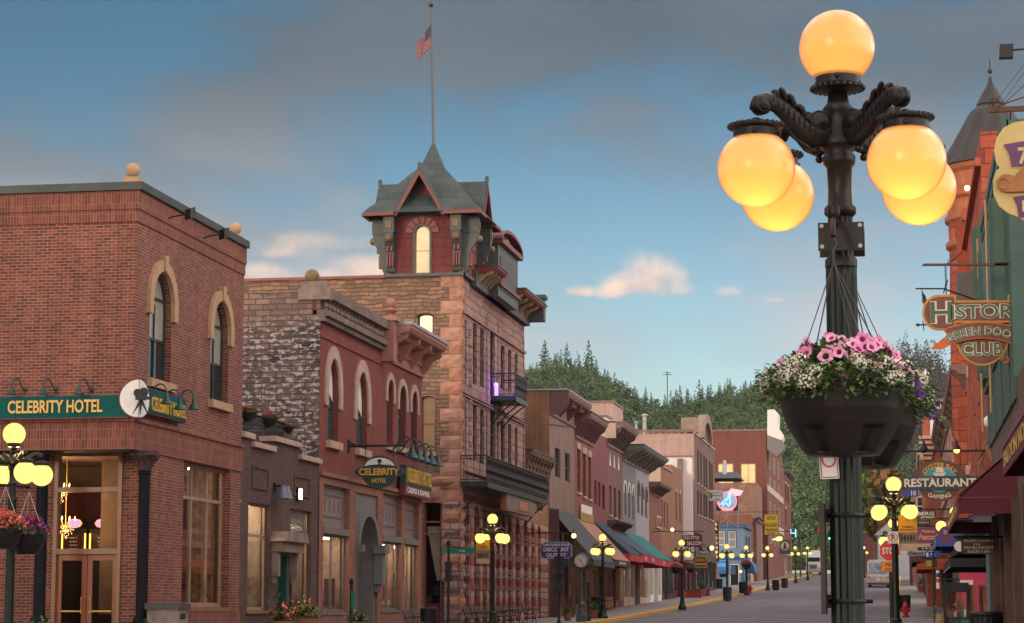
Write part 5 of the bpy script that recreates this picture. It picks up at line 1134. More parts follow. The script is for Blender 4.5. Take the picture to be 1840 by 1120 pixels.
awning('awning','bright teal awning with a red lettered valance, farthest of the awning row','awnings along the left pavement',fr,y0,yj1 - 4.5,L(1120,956)[1],atX(1180,1003,XL + 2.2).z,2.2,TEALC,REDV,.5,'SHOPS')
# K
rK,fr,y0,y1,zt,zf = block('small_dark_red_building','small dark red brick building with a low wooden cornice',1166,1187,884,wm=RED_G,corn=(868,886,.9,BRNC,8,DKC,BRNC),front=g(166) + 3.6)
shopfront(rK,fr,y0,y1,zf,WHITE,3,1,41)
k2 = RL(1178,1187,928,950); ks = thing('cream_wall_sign','small cream framed wall sign on the small dark red building','sign',FLW.p(k2[0],k2[2],0)); mk('board',CREAM,ks,lambda b: b.fbox(FLW,*k2,.02,.12)); mk('inset',BRN_I,ks,lambda b: b.fbox(FLW,k2[0] + .15,k2[1] - .15,k2[2] + .12,k2[3] - .12,.121,.13))
# L
rL,fr,y0,y1,zt,zf = block('orange_brown_building','plain orange brown brick building with a cream rendered side wall',1187,1207,838,wm=ORG_L,sm=CREAM,wins=[(1189,1191,898,942),(1193,1195,902,946),(1198,1200,904,948)],front=g(176) + 3.6,cap=GREYSKY,wfm=ORG_L)
shopfront(rL,fr,y0,y1,zf,DKGREY,4,1,43,lit=True)
# M
rM,fr,y0,y1,zt,zf = block('stepped_parapet_building','brown brick building with a bright red brick side wall and stepped parapet',1207,1245,835,wm=ORG_L,sm=BRICK('bright_red_brick',(.36,.10,.06),(.42,.14,.09),(.3,.15,.11)),wins=[(1229,1232,890,950),(1237,1240,895,955),(1221,1223,888,940),(1214,1216,885,935)],front=g(190) + 3.6,wfm=MAROON,hoodm=PALE_ST)
shopfront(rM,fr,y0,y1,zf,MAROON,5,1,45)
mk('parapet_block',GREY_ST,rM,lambda b: [b.fbox(FLW,y0 + (y1 - y0)*a,y0 + (y1 - y0)*c,zt,zt + h,-.4,.05) for a,c,h in ((.45,.55,1.1),(.55,.78,.6),(.8,.9,1.0))])
by = L(1229,960)[0]; mk('window_balcony',MAROON,rM,lambda b: (b.box(XL,XL + 1,by,by + 6,zf + 1.0,zf + 1.25),[b.tube([(XL + .95,y,zf + 1.25),(XL + .95,y,zf + 2.2)],.03,4) for y in np.arange(by,by + 6.1,.4)],b.tube([(XL + .95,by,zf + 2.2),(XL + .95,by + 6,zf + 2.2)],.04,5)))
# N
wN = [(a,a + 3,810 + i*5,868 + i*4) for i,a in enumerate((1253,1258,1264,1268,1274,1278))] + [(a,a + 3,882 + i*3,925 + i*2) for i,a in enumerate((1253,1258,1264,1268,1274,1278))]
rN,fr,y0,y1,zt,zf = block('tall_brown_brick_block','tall brown brick block with a long pink painted side wall and curved parapet',1247,1283,779,wm=OLD_N,sm=PINKR,wins=wN,front=g(205) + 4,wfm=DKGREY,cap=CREAM,sill=PALE_ST,Xb=-32)
shopfront(rN,fr,y0,y1,zf,DKGREY,5,1,47)
mk('parapet_edge',BRNC,rN,lambda b: ([b.fbox(FF(y0),x,x + .35,zt + .0,zt + .25,-.2,.05) for x in np.arange(-32,XL - .3,.6)],b.fbox(FF(y0),-32,XL,zt + .25,zt + .4,-.2,.08)))
mk('curved_parapet',M('dull_cream_trim',(.27,.20,.15),.8,.2,2),rN,lambda b: (b.ring(FLW,[((y0 + y1)/2 + 5*math.cos(t),zt + .1 + 2.6*math.sin(t)) for t in np.linspace(0,math.pi,14)],[((y0 + y1)/2 + 4.2*math.cos(t),zt + 1.9*math.sin(t)) for t in np.linspace(0,math.pi,14)],-.4,.4),b.fbox(FLW,y0,y0 + 1.4,zt + .12,zt + 1.5,-1.2,.3)))
mk('parapet_panel',OLD_N,rN,lambda b: b.prism(FLW,[((y0 + y1)/2 + 4.2*math.cos(t),zt + 1.9*math.sin(t)) for t in np.linspace(0,math.pi,14)],-.35,.0))
for x,h,r_ in ((-27.6,1.3,.16),(-24.9,1.5,.14),(-24.1,2.2,.2)):
    vp = thing('roof_vent','steel vent pipe on the pink sided block, %s' % ('standing alone' if x < -27 else ('short one of the pair' if h < 2 else 'tall one with a cap')),'vent pipe',(x,y0 + 4,zt - .2),'roof vents'); mk('pipe',STEEL,vp,lambda b: b.lathe([(r_,0),(r_,h)],(x,y0 + 4,zt - .2),10),True); mk('cap',STEEL,vp,lambda b: b.lathe([(r_*1.6,h + .05),(r_*1.5,h + .2),(.02,h + .3)],(x,y0 + 4,zt - .2),10))
# rooftop boxes seen above the row
def rbox(name,label,px0,px1,yt,Y,m,depth=6,dz=8,capm=None):
    x0,x1 = atY(px0,yt,Y).x,atY(px1,yt,Y).x; z = atY((px0 + px1)/2,yt,Y).z; r = thing(name,label,'building',(x0,Y,z - dz))
    mk('wall',m,r,lambda b: b.box(x0,x1,Y,Y + depth,z - dz,z)); mk('coping',capm or BRNC,r,lambda b: b.box(x0 - .08,x1 + .08,Y - .08,Y + depth,z + .002,z + .15)); return r
rbox('rooftop_house','pale pink rooftop house standing behind the ornate cornices',1042,1101,724,160,PINKR); rbox('white_rooftop_wall','white parapet box just behind the purple building',1070,1090,750,146,M('white_render',(.75,.72,.68),.7,.05),3); rbox('white_low_block','low white walled block below the pink side wall',1174,1243,822,196.3,bpy.data.materials['white_render'],.4,9)
# O: big red hotel behind with lit windows
Yo = 305; wo = [RF(1290,1318,833,875,Yo),RF(1331,1358,833,876,Yo)]
ox0,ox1,ozt = atY(1266,775,Yo).x,atY(1377,775,Yo).x,atY(1330,775,Yo).z
rO = thing('big_red_hotel','big plain red brick hotel block with two lit gold windows in its side','building',(ox1,Yo,g(Yo)))
b = MB(); b.m(RED_O); wall(b,FF(Yo),ox0 - 8,ox1,0,ozt,wo,.25); y1 = 345; b.poly([(ox1,Yo,0),(ox1,y1,0),(ox1,y1,ozt),(ox1,Yo,ozt)]); b.poly([(ox0 - 8,y1,0),(ox1,y1,0),(ox1,y1,ozt),(ox0 - 8,y1,ozt)]); b.m(ROOFING); b.poly([(ox0 - 8,Yo,ozt - .2),(ox1,Yo,ozt - .2),(ox1,y1,ozt - .2),(ox0 - 8,y1,ozt - .2)]); b.build('wall',rO)
for q in wo: window(rO,FF(Yo),*q,depth=.2,fw=.12,fm=M('gold_frame',(.45,.30,.14),.5) if q is wo[0] else bpy.data.materials['gold_frame'],gm=LIT_GOLD,cols=2,rows=())
mk('coping',BRNC,rO,lambda b: b.box(ox0 - 8,ox1 + .3,Yo - .1,Yo + .5,ozt + .002,ozt + .25)); frO = FL(ox1)
for k in range(3):
    for j in range(4):
        u = Yo + 3 + k*11; v = g(Yo) + 5 + j*3.4
        if v < ozt - 3: window(rO,frO,u,u + 5,v,v + 2.4,depth=-.02,fm=PALE_ST,gm=G_CURT,cols=3,rows=())
mk('belt_course',CREAM,rO,lambda b: [b.fbox(frO,Yo,y1,v,v + .9,.001,.12) for v in (ozt - 8.2,ozt - 13)])
ww = atY(1388,745,Yo + 2); tk = thing('white_sign_tower','white scrolled parapet tower on the corner of the big red hotel','parapet',(ox1,Yo,ozt)); zA = atY(1388,742,Yo).z; zB = atY(1388,795,Yo).z
mk('pylon',bpy.data.materials['white_render'],tk,lambda b: (b.prism(FF(Yo - .2),[(ox1 + .1,zB),(ox1 + 1.9,zB),(ox1 + 2.2,zB + .7),(ox1 + 2.0,zB + 1.5),(ox1 + 1.5,zB + 2.0),(ox1 + 1.6,zA),(ox1 + 1.1,zA + .45),(ox1 + .2,zA + .4)],-6,0))); mk('scroll_bracket',GREYPNT,tk,lambda b: b.prism(FF(Yo - .3),[(ox1 + .1,zB + 1),(ox1 + 2.2,zB + .2),(ox1 + 2.4,zB - 1.0),(ox1 + 1.4,zB - 2),(ox1 + .1,zB - 1)],-3,0))
for i,px in enumerate((1277,1289,1303,1322,1334)):
    a = atY(px,775,Yo + 8); ru = thing('roof_unit','pale blue grey rooftop unit on the big red hotel, %s from the left' % ('first','second','third','fourth','fifth')[i],'roof unit',(a.x,Yo + 8,ozt),'rooftop units on the big hotel'); mk('body',M('roof_unit_blue',(.30,.42,.45),.5) if i == 0 else bpy.data.materials['roof_unit_blue'],ru,lambda b: (b.box(a.x - .1,a.x + .75,Yo + 8,Yo + 10,ozt - .2,ozt + .75),)); mk('hood',STEEL,ru,lambda b: b.box(a.x - .15,a.x + .8,Yo + 7.9,Yo + 10.1,ozt + .752,ozt + .85))
# lower brick building with a hipped slate roof, in front of the hotel
Yq = 290; xq0,xq1 = atY(1276,880,Yq).x,atY(1358,880,Yq).x; zq = atY(1320,868,Yq).z
rQ = thing('old_brick_building','weathered brick building with a hipped slate roof in front of the big red hotel','building',(xq1,Yq,g(Yq))); OLDQ = BRICK('weathered_old_brick',(.25,.12,.09),(.32,.18,.14),(.28,.19,.15),bw=.5,bh=.2,dirt=.4)
mk('wall',OLDQ,rQ,lambda b: (b.box(xq0 - 4,xq1,Yq,Yq + 13,0,zq),b.fbox(FL(xq1),Yq + 1,Yq + 12,zq - 5,zq - 4.6,.001,.2)))
zr_ = atY(1300,847,Yq).z; mk('roof',M('dark_slate',(.05,.055,.07),.6),rQ,lambda b: b.grid([[(xq0 - 4.3,Yq - .3,zq + .01 + .6),(atY(1330,868,Yq).x,Yq - .3,zq + .61),(atY(1330,868,Yq).x,Yq + 8,zq + .61),(xq0 - 4.3,Yq + 8,zq + .61)],[(xq0 - 3,Yq + 2,zr_),(atY(1322,850,Yq).x,Yq + 2,zr_),(atY(1322,850,Yq).x,Yq + 5,zr_),(xq0 - 3,Yq + 5,zr_)]],True,True))
c = atY(1302,838,Yq + 1.5); mk('chimney_pot',STEEL,rQ,lambda b: b.lathe([(.35,-1.2),(.3,-.8),(.25,.6),(.1,.8),(.02,.9)],c,8))
# blue building
Yb = 262; xb0,xb1 = atY(1289,1000,Yb).x,atY(1337,1000,Yb).x; zb_t = atY(1320,943,Yb).z; zbg = g(Yb)
rU = thing('blue_painted_building','small blue painted corner building with dark blue trim at the side street','building',(xb1,Yb,zbg)); BLUE = M('pale_blue_clapboard',(.17,.26,.37),.6,.1,2); BLUED = M('royal_blue_trim',(.03,.10,.22),.5,.15,3)
bwn = [RF(1291,1302,955,980,Yb),RF(1309,1322,955,984,Yb)]
b = MB(); b.m(BLUE); wall(b,FF(Yb),xb0,xb1,0,zb_t,bwn,.15); b.poly([(xb1,Yb,0),(xb1,Yb + 12,0),(xb1,Yb + 12,zb_t),(xb1,Yb,zb_t)]); b.poly([(xb0,Yb,0),(xb0,Yb + 12,0),(xb0,Yb + 12,zb_t),(xb0,Yb,zb_t)]); b.poly([(xb0,Yb + 12,0),(xb1,Yb + 12,0),(xb1,Yb + 12,zb_t),(xb0,Yb + 12,zb_t)]); b.poly([(xb0,Yb,zb_t),(xb1,Yb,zb_t),(xb1,Yb + 12,zb_t),(xb0,Yb + 12,zb_t)]); b.build('wall',rU)
for q in bwn: window(rU,FF(Yb),*q,depth=.1,fw=.09,fm=WHITE,gm=G_CURT,rows=(.5,)); mk('window_trim',BLUED,rU,lambda b: [b.fbox(FF(Yb),*z) for z in ((q[0] - .12,q[0] - .01,q[2] - .1,q[3] + .1,0.001,.04),(q[1] + .01,q[1] + .12,q[2] - .1,q[3] + .1,0.001,.04),(q[0] - .01,q[1] + .01,q[3] + .01,q[3] + .12,0.001,.04))])
for k in range(2): window(rU,FL(xb1),Yb + 3 + k*4.5,Yb + 4.6 + k*4.5,zb_t - 3.3,zb_t - 1.2,depth=-.02,fw=.1,fm=BLUED,gm=G_CURT)
zm_ = atY(1320,1003,Yb).z
mk('trim',BLUED,rU,lambda b: (b.fbox(FF(Yb),xb0,xb1 + .3,zb_t - .35,zb_t + .1,.01,.3),b.fbox(FL(xb1),Yb,Yb + 12,zb_t - .35,zb_t + .1,.01,.3),b.fbox(FF(Yb),xb0,xb1,zm_ - .2,zm_ + .25,.01,.15),b.fbox(FF(Yb),xb1 - .35,xb1,zbg,zm_ - .21,.01,.12)))
st_ = stripeM('blue_striped_canvas',(.04,.16,.40),(.10,.35,.62),.5,.5); dz0,dz1 = zm_ - .2,zm_ - 1.6
def dome(label,fr,u0,u1):
    r = thing('rounded_awning',label,'awning',fr.p(u0,dz1,0),'blue awnings of the blue building'); b = MB(); b.m(st_)
    b.grid([[fr.p(u,dz1 + (dz0 - dz1)*math.sin(t),1.1*math.cos(t)) for t in np.linspace(0,math.pi/2,8)] for u in np.linspace(u0,u1,6)]); b.m(BLUED); b.fbox(fr,u0,u1,dz1 - .25,dz1,1.08,1.11)
    for u in (u0,u1): b.poly([fr.p(u,dz1 + (dz0 - dz1)*math.sin(t),1.1*math.cos(t)) for t in np.linspace(0,math.pi/2,8)] + [fr.p(u,dz1,0)])
    b.build('canopy',r)
dome('bright blue striped awning facing down the street on the blue building',FF(Yb),xb0 + .1,xb0 + (xb1 - xb0)*.35); dome('bright blue awning around the street side of the blue building',FL(xb1),Yb + 2,Yb + 9)
mk('shop_window',G_DARK,rU,lambda b: (b.fbox(FF(Yb),xb0 + .2,xb0 + 1.1,zbg + .9,zm_ - 1.5,.01,.03),b.fbox(FL(xb1),Yb + 2,Yb + 9,zbg + .9,zm_ - 1.6,.01,.04))); mk('doorway',G_DARK,rU,lambda b: b.fbox(FF(Yb),xb1 - 1.6,xb1 - .7,zbg,zbg + 2.3,.01,.03)); mk('door_frame',WHITE,rU,lambda b: [b.fbox(FF(Yb),*q) for q in ((xb1 - 1.7,xb1 - 1.601,zbg,zbg + 2.4,.01,.06),(xb1 - .699,xb1 - .6,zbg,zbg + 2.4,.01,.06),(xb1 - 1.6,xb1 - .7,zbg + 2.31,zbg + 2.4,.01,.06))])
mk('poster',BLUED,rU,lambda b: b.fbox(FF(Yb),xb0 + 1.4,xb0 + 2.1,zbg + 1.2,zm_ - .9,.01,.04)); mk('bulkhead',WHITE,rU,lambda b: b.fbox(FL(xb1),Yb + 2,Yb + 9,zbg,zbg + .7,.01,.06))
# P: last blocks on the left
for nm,lb,pa,pb2,yt,m_,wn in (('red_corner_shop','dull red brick shop with a sloping parapet beyond the blue building',1350,1376,925,RED_G,[]),('olive_shop','low olive shop with pale posts between the red shop and far blocks',1376,1394,990,GRY_J,[]),('tall_narrow_red_building','tall narrow red brick building at the far end of the left row',1394,1408,826,RED_G,[(1397,1399,850,880),(1401,1403,855,885),(1397,1399,895,930),(1401,1403,900,935)]),('last_red_building','last dark red brick building of the left row against the wooded hill',1408,1420,842,RED_O,[(1411,1413,870,900),(1415,1417,875,905),(1411,1413,915,945)])):
    r_,fr,y0,y1,zt,zf = block(nm,lb,pa,pb2,yt,wm=m_,wins=wn,front=g(L(pa,yt)[0]) + 3.8,hoodm=PALE_ST,corn=(yt + 2,yt + 14,.9,BRNC,4,DKC,None) if yt > 840 and yt < 980 else None,Xb=-24)
    shopfront(r_,fr,y0,y1,zf,CREAM if pa != 1394 else DKGREY,4,1,pa,lit=True)
mk('chimney',BRN_I,r_,lambda b: b.box(XL - 1,XL + .2,y0 - 12,y0 - 10.5,zt - 3,zt + 4))
# ------------------------------------------------------------------ street lamps
LAMPM = M('lamp_post_green',(.005,.015,.010),.4,.3,5,coord='obj',spec=.3); LAMPB = M('lamp_arm_black',(.007,.0075,.007),.42,.4,14,.25,coord='obj',spec=.35)
def globe_far():
    m,nt,n,l,p = nt_new('lit_globe'); e = n.new('ShaderNodeEmission'); e.inputs[0].default_value = (1,.74,.22,1); e.inputs[1].default_value = .46; l.new(e.outputs[0],n['Material Output'].inputs[0]); return m
GLOBE = globe_far()
def globe_near():
    m,nt,n,l,p = nt_new('milk_glass_globe'); t = n.new('ShaderNodeBsdfTranslucent'); t.inputs[0].default_value = (.62,.36,.17,1)
    gl = n.new('ShaderNodeBsdfGlossy'); gl.inputs['Roughness'].default_value = .3; gl.inputs[0].default_value = (1,.9,.8,1)
    e = n.new('ShaderNodeEmission'); e.inputs[0].default_value = (1,.40,.10,1); e.inputs[1].default_value = .20
    d = n.new('ShaderNodeBsdfDiffuse'); d.inputs[0].default_value = (.6,.45,.3,1)
    a = n.new('ShaderNodeAddShader'); l.new(t.outputs[0],a.inputs[0]); l.new(e.outputs[0],a.inputs[1]); a2 = n.new('ShaderNodeAddShader'); m2 = n.new('ShaderNodeMixShader'); m2.inputs[0].default_value = .12; l.new(a.outputs[0],m2.inputs[1]); l.new(d.outputs[0],m2.inputs[2])
    fr = schlick(n,l); mx = n.new('ShaderNodeMixShader'); l.new(fr,mx.inputs[0]); l.new(m2.outputs[0],mx.inputs[1]); l.new(gl.outputs[0],mx.inputs[2]); l.new(mx.outputs[0],n['Material Output'].inputs[0]); return m
GLOBEN = globe_near()
TG = 4.25
def arm_mesh(b,a,fine):
    ca,sa = math.cos(a),math.sin(a); T = Vector((-sa,ca,0)); Rr = Vector((ca,sa,0)); Z = Vector((0,0,1))
    P = [(.04,-.44),(.10,-.495),(.17,-.505),(.25,-.47),(.33,-.405),(.41,-.36),(.48,-.35),(.54,-.365),(.565,-.41)]
    th = [.05,.062,.068,.066,.058,.050,.044,.038,.026]
    rows = []
    for i,(r,z) in enumerate(P):
        q0,q1 = P[max(i - 1,0)],P[min(i + 1,len(P) - 1)]; d = Vector((q1[0] - q0[0],q1[1] - q0[1])).normalized(); nn = Vector((-d.y,d.x)); t = th[i]; wd = t*.58
        row = []
        for k in range(14):
            an = 2*math.pi*k/14; row.append(tuple(Rr*(r + nn.x*t*math.cos(an)) + T*(wd*math.sin(an)) + Z*(TG + z + nn.y*t*math.cos(an))))
        rows.append(row)
    b.grid(rows,True,True)
    def disc(r,z,rad,w):
        w *= .75
        rows = []
        for s_,rr in ((-w,rad*.3),(-w,rad*.8),(-w*.7,rad),(w*.7,rad),(w,rad*.8),(w,rad*.3)):
            rows.append([tuple(Rr*(r + rr*math.cos(t)) + T*s_ + Z*(TG + z + rr*math.sin(t))) for t in [2*math.pi*k/14 for k in range(14)]])
        b.grid(rows,True,True)
    disc(.515,-.378,.052,.045); disc(.14,-.43,.065,.045)
    if fine:
        for sd in (-1,1):
            for r0,z0,s0 in ((.24,-.41,1),(.31,-.355,.9),(.37,-.32,.75),(.19,-.46,.9)): b.tube([tuple(Rr*(r0 + q*s0*.045) + T*sd*(.018 + .012*q) + Z*(TG + z0 + s0*.05*math.sin(q*1.5))) for q in (-.6,0,.6,1.1,1.4)],[.012,.02,.019,.013,.006],6)
        for (r,z,rad,w) in ((.515,-.375,.036,.057),(.14,-.43,.038,.052),(.515,-.375,.016,.064),(.14,-.43,.018,.058)): disc(r,z,rad,w)
        for i in range(9):
            f = i/8; r = .20 + .27*f; z = -.50 + .16*f; b.tube([tuple(Rr*(r - .01) + T*.038 + Z*(TG + z - .022)),tuple(Rr*(r - .02) + T*.041 + Z*(TG + z + .03))],.004,4); b.tube([tuple(Rr*(r - .01) - T*.038 + Z*(TG + z - .022)),tuple(Rr*(r - .02) - T*.041 + Z*(TG + z + .03))],.004,4)
        for (r,z,rad) in ((.21,-.405,.03),(.265,-.365,.026),(.31,-.335,.02),(.17,-.585,.022)): b.sphere(Rr*r + Z*(TG + z),rad,8,6)
def build_lamp(label,loc,near=False,group='globe street lamps'):
    r = thing('street_lamp',label,'street lamp',loc,group,local=True); r['_local'] = 1
    b = MB(); b.m(LAMPM)
    b.lathe([(.27,-.1),(.27,.10),(.25,.14),(.21,.2),(.17,.36),(.13,.55),(.115,.66),(.135,.70),(.135,.76),(.10,.8)],(0,0,0),16 if not near else 32); b.build('base',r,True)
    b = MB(); b.m(LAMPM); fl = 112 if near else 16
    b.lathe([(.095,.78),(.088,1.0),(.083,TG - 1.25),(.082,TG - 1.2)],(0,0,0),fl,flute=(.8,TG - 1.22,.16))
    b.m(LAMPB)
    b.lathe([(.085,TG - 1.2),(.085,TG - 1.16),(.068,TG - 1.14),(.066,TG - .93)],(0,0,0),fl,flute=(TG - 1.15,TG - .9,.12),cap=False)
    b.lathe([(.066,TG - .93),(.085,TG - .91),(.085,TG - .88),(.066,TG - .86),(.062,TG - .78),(.068,TG - .66),(.085,TG - .64),(.088,TG - .60),(.07,TG - .58),(.1,TG - .55),(.11,TG - .53),(.085,TG - .49),(.07,TG - .42),(.065,TG - .36),(.085,TG - .34),(.06,TG - .31),(.05,TG - .25)],(0,0,0),24 if near else 12)
    b.build('post',r,'all' if near else True)
    def collar(c,up):
        b = MB(); b.m(LAMPB); s = 1 if up else -1; k = 28 if near else 12
        pr = [(.03,-.26*s),(.05,-.25*s),(.135,-.235*s),(.142,-.215*s),(.118,-.205*s),(.118,-.155*s),(.128,-.15*s),(.124,-.145*s)]
        if not up: pr = [(.022,.27)] + [(q[0],q[1]) for q in pr]
        b.lathe(pr,c,k)
        if near:
            for i in range(26): a = 2*math.pi*i/26; b.sphere((c[0] + .138*math.cos(a),c[1] + .138*math.sin(a),c[2] - .226*s),.013,6,4)
            for i in range(3): a = .6 + 2*math.pi*i/3; b.sphere((c[0] + .13*math.cos(a),c[1] + .13*math.sin(a),c[2] - .18*s),.014,6,5)
        return b.build('collar',r,True)
    def globe(c,up):
        b = MB(); b.m(GLOBEN if near else GLOBE); b.sphere(c,.203,48 if near else 16,28 if near else 10); o = b.build('globe',r,'all')
        if near:
            ld = bpy.data.lights.new('bulb','POINT'); ld.energy = 1.0 if not up else .5; ld.color = (1,.55,.16); ld.shadow_soft_size = .05; lo = bpy.data.objects.new('bulb',ld); COL.objects.link(lo); lo.parent = o; lo.location = Vector(c) + Vector((0,0,-.11 if not up else -.05))
    if not near: ld = bpy.data.lights.new('lamp_light','POINT'); ld.energy = 22; ld.color = (1,.66,.28); ld.shadow_soft_size = .2; lo = bpy.data.objects.new('lamp_light',ld); COL.objects.link(lo); lo.parent = r; lo.location = (0,0,TG - .3)
    collar((0,0,TG),True); globe((0,0,TG),True)
    for k in range(4):
        a = math.pi/4 + k*math.pi/2; b = MB(); b.m(LAMPB); arm_mesh(b,a,near); b.build('arm',r,'all')
        c = (.55*math.cos(a),.55*math.sin(a),TG - .72); collar(c,False); globe(c,False)
    return r
def onwalk(px,Y,X=None):
    if X is not None: Y = atX(px,1060,X).y
    return (atY(px,1000,Y).x if X is None else X,Y,g(Y))
hero = build_lamp('large five globe street lamp close to the viewer with pink flower baskets on it',(atY(1506,200,11.85).x,11.85,.005),True)
hero.rotation_euler = (0,0,math.radians(-5))
lampF = build_lamp('five globe lamp standing at the left edge before the brick corner hotel',onwalk(19,38),False)
LB = [('five globe lamp with an orange banner before the stone building arcade',885,83),('five globe lamp between the street clock and the tan awning',1083,118),('five globe lamp with a dark flower basket past the teal awning',1225,146),('five globe lamp standing before the blue building, left one of two',1306,180),('five globe lamp standing before the blue building, right one of two',1341,208),('five globe lamp before the gold trading post sign',1379,232),('five globe lamp left of the white truck',1429,280),('five globe lamp right in front of the white truck',1451,304),('five globe lamp on the right kerb behind the no parking sign',1608.5,59),('five globe lamp on the right kerb mostly hidden behind the stop sign',1606,92),('small five globe lamp far up the right kerb beside the bus',1606,210),('tiny five globe lamp on the far left corner past the truck',1553,330)]
for lb,px,Y in LB: dup(lampF,onwalk(px,Y),label=lb,rz=math.radians(random.uniform(-4,4)))
# ------------------------------------------------------------------ hanging baskets
LEAF = M('basket_leaf',(.075,.145,.03),.55,.45,26,coord='obj'); LEAF2 = M('basket_leaf_dark',(.035,.075,.02),.55,.4,26,coord='obj')
PINK = M('petunia_pink',(.66,.20,.40),.6,.25,30,coord='obj'); 
def vary(m,c):
    nt = m.node_tree; n,l = nt.nodes,nt.links; p = n['Principled BSDF']; src = p.inputs['Base Color'].links[0].from_socket; oi = n.new('ShaderNodeObjectInfo')
    l.new(mixN(n,l,oi.outputs['Random'],src,c),p.inputs['Base Color'])
vary(PINK,(.80,.42,.60)); PINKC = M('petunia_throat',(.42,.05,.22),.6,.2,30,coord='obj'); ALY = M('white_blossom',(.74,.72,.60),.6,.12,40,coord='obj'); PURP = M('violet_petal',(.13,.035,.26),.6,.3,20,coord='obj'); CORAL = M('coral_petal',(.75,.16,.12),.6,.2,20,coord='obj'); BOWL = M('dark_plastic_bowl',(.014,.011,.010),.45,.2,6,coord='obj',spec=.3)
def leaf(b,p,d,up,L_,W_):
    d = d.normalized(); s = d.cross(up); s = s.normalized() if s.length > .01 else Vector((1,0,0)); m_ = p + d*L_*.5 + up*L_*.1
    b.poly([p,m_ + s*W_,p + d*L_,m_ - s*W_])
def petunia_mesh(col,ccol,r=.037):
    b = MB(); b.m(col); k = 15; rows = []
    for rr,z in ((.006,-.045),(.009,-.02),(.016,-.004)): rows.append([(rr*math.cos(t),rr*math.sin(t),z) for t in [2*math.pi*i/k for i in range(k)]])
    b.m(ccol); b.grid(rows,True); b.m(col); rr2 = [rows[-1]]
    for f in (.55,1): rr2.append([((r*f*(1 + .13*f*math.cos(5*t)))*math.cos(t),(r*f*(1 + .13*f*math.cos(5*t)))*math.sin(t),-.004 + .008*f + .006*f*math.cos(5*t + 1)) for t in [2*math.pi*i/k for i in range(k)]])
    b.grid(rr2,True); return b
def aly_mesh():
    b = MB(); b.m(ALY); rr = random.Random(5)
    for i in range(38):
        v = Vector((rr.gauss(0,1),rr.gauss(0,1),abs(rr.gauss(0,1))*.8)).normalized()*.032; a = v.orthogonal().normalized()*.0055; c = v.cross(a).normalized()*.0055
        b.poly([v + a,v + c,v - a,v - c]); b.poly([v*1.05 + (a + c)*.8,v*1.05 + (c - a)*.8,v*1.05 - (a + c)*.8,v*1.05 + (a - c)*.8])
    b.m(LEAF)
    for i in range(8): v = Vector((rr.gauss(0,1),rr.gauss(0,1),rr.gauss(0,.4))).normalized(); leaf(b,v*.01,v,Vector((0,0,1)),.04,.006)
    return b
def orient(o,d,roll): q = Vector(d).to_track_quat('Z','Y'); o.rotation_euler = (q.to_matrix() @ Matrix.Rotation(roll,3,'Z')).to_euler()
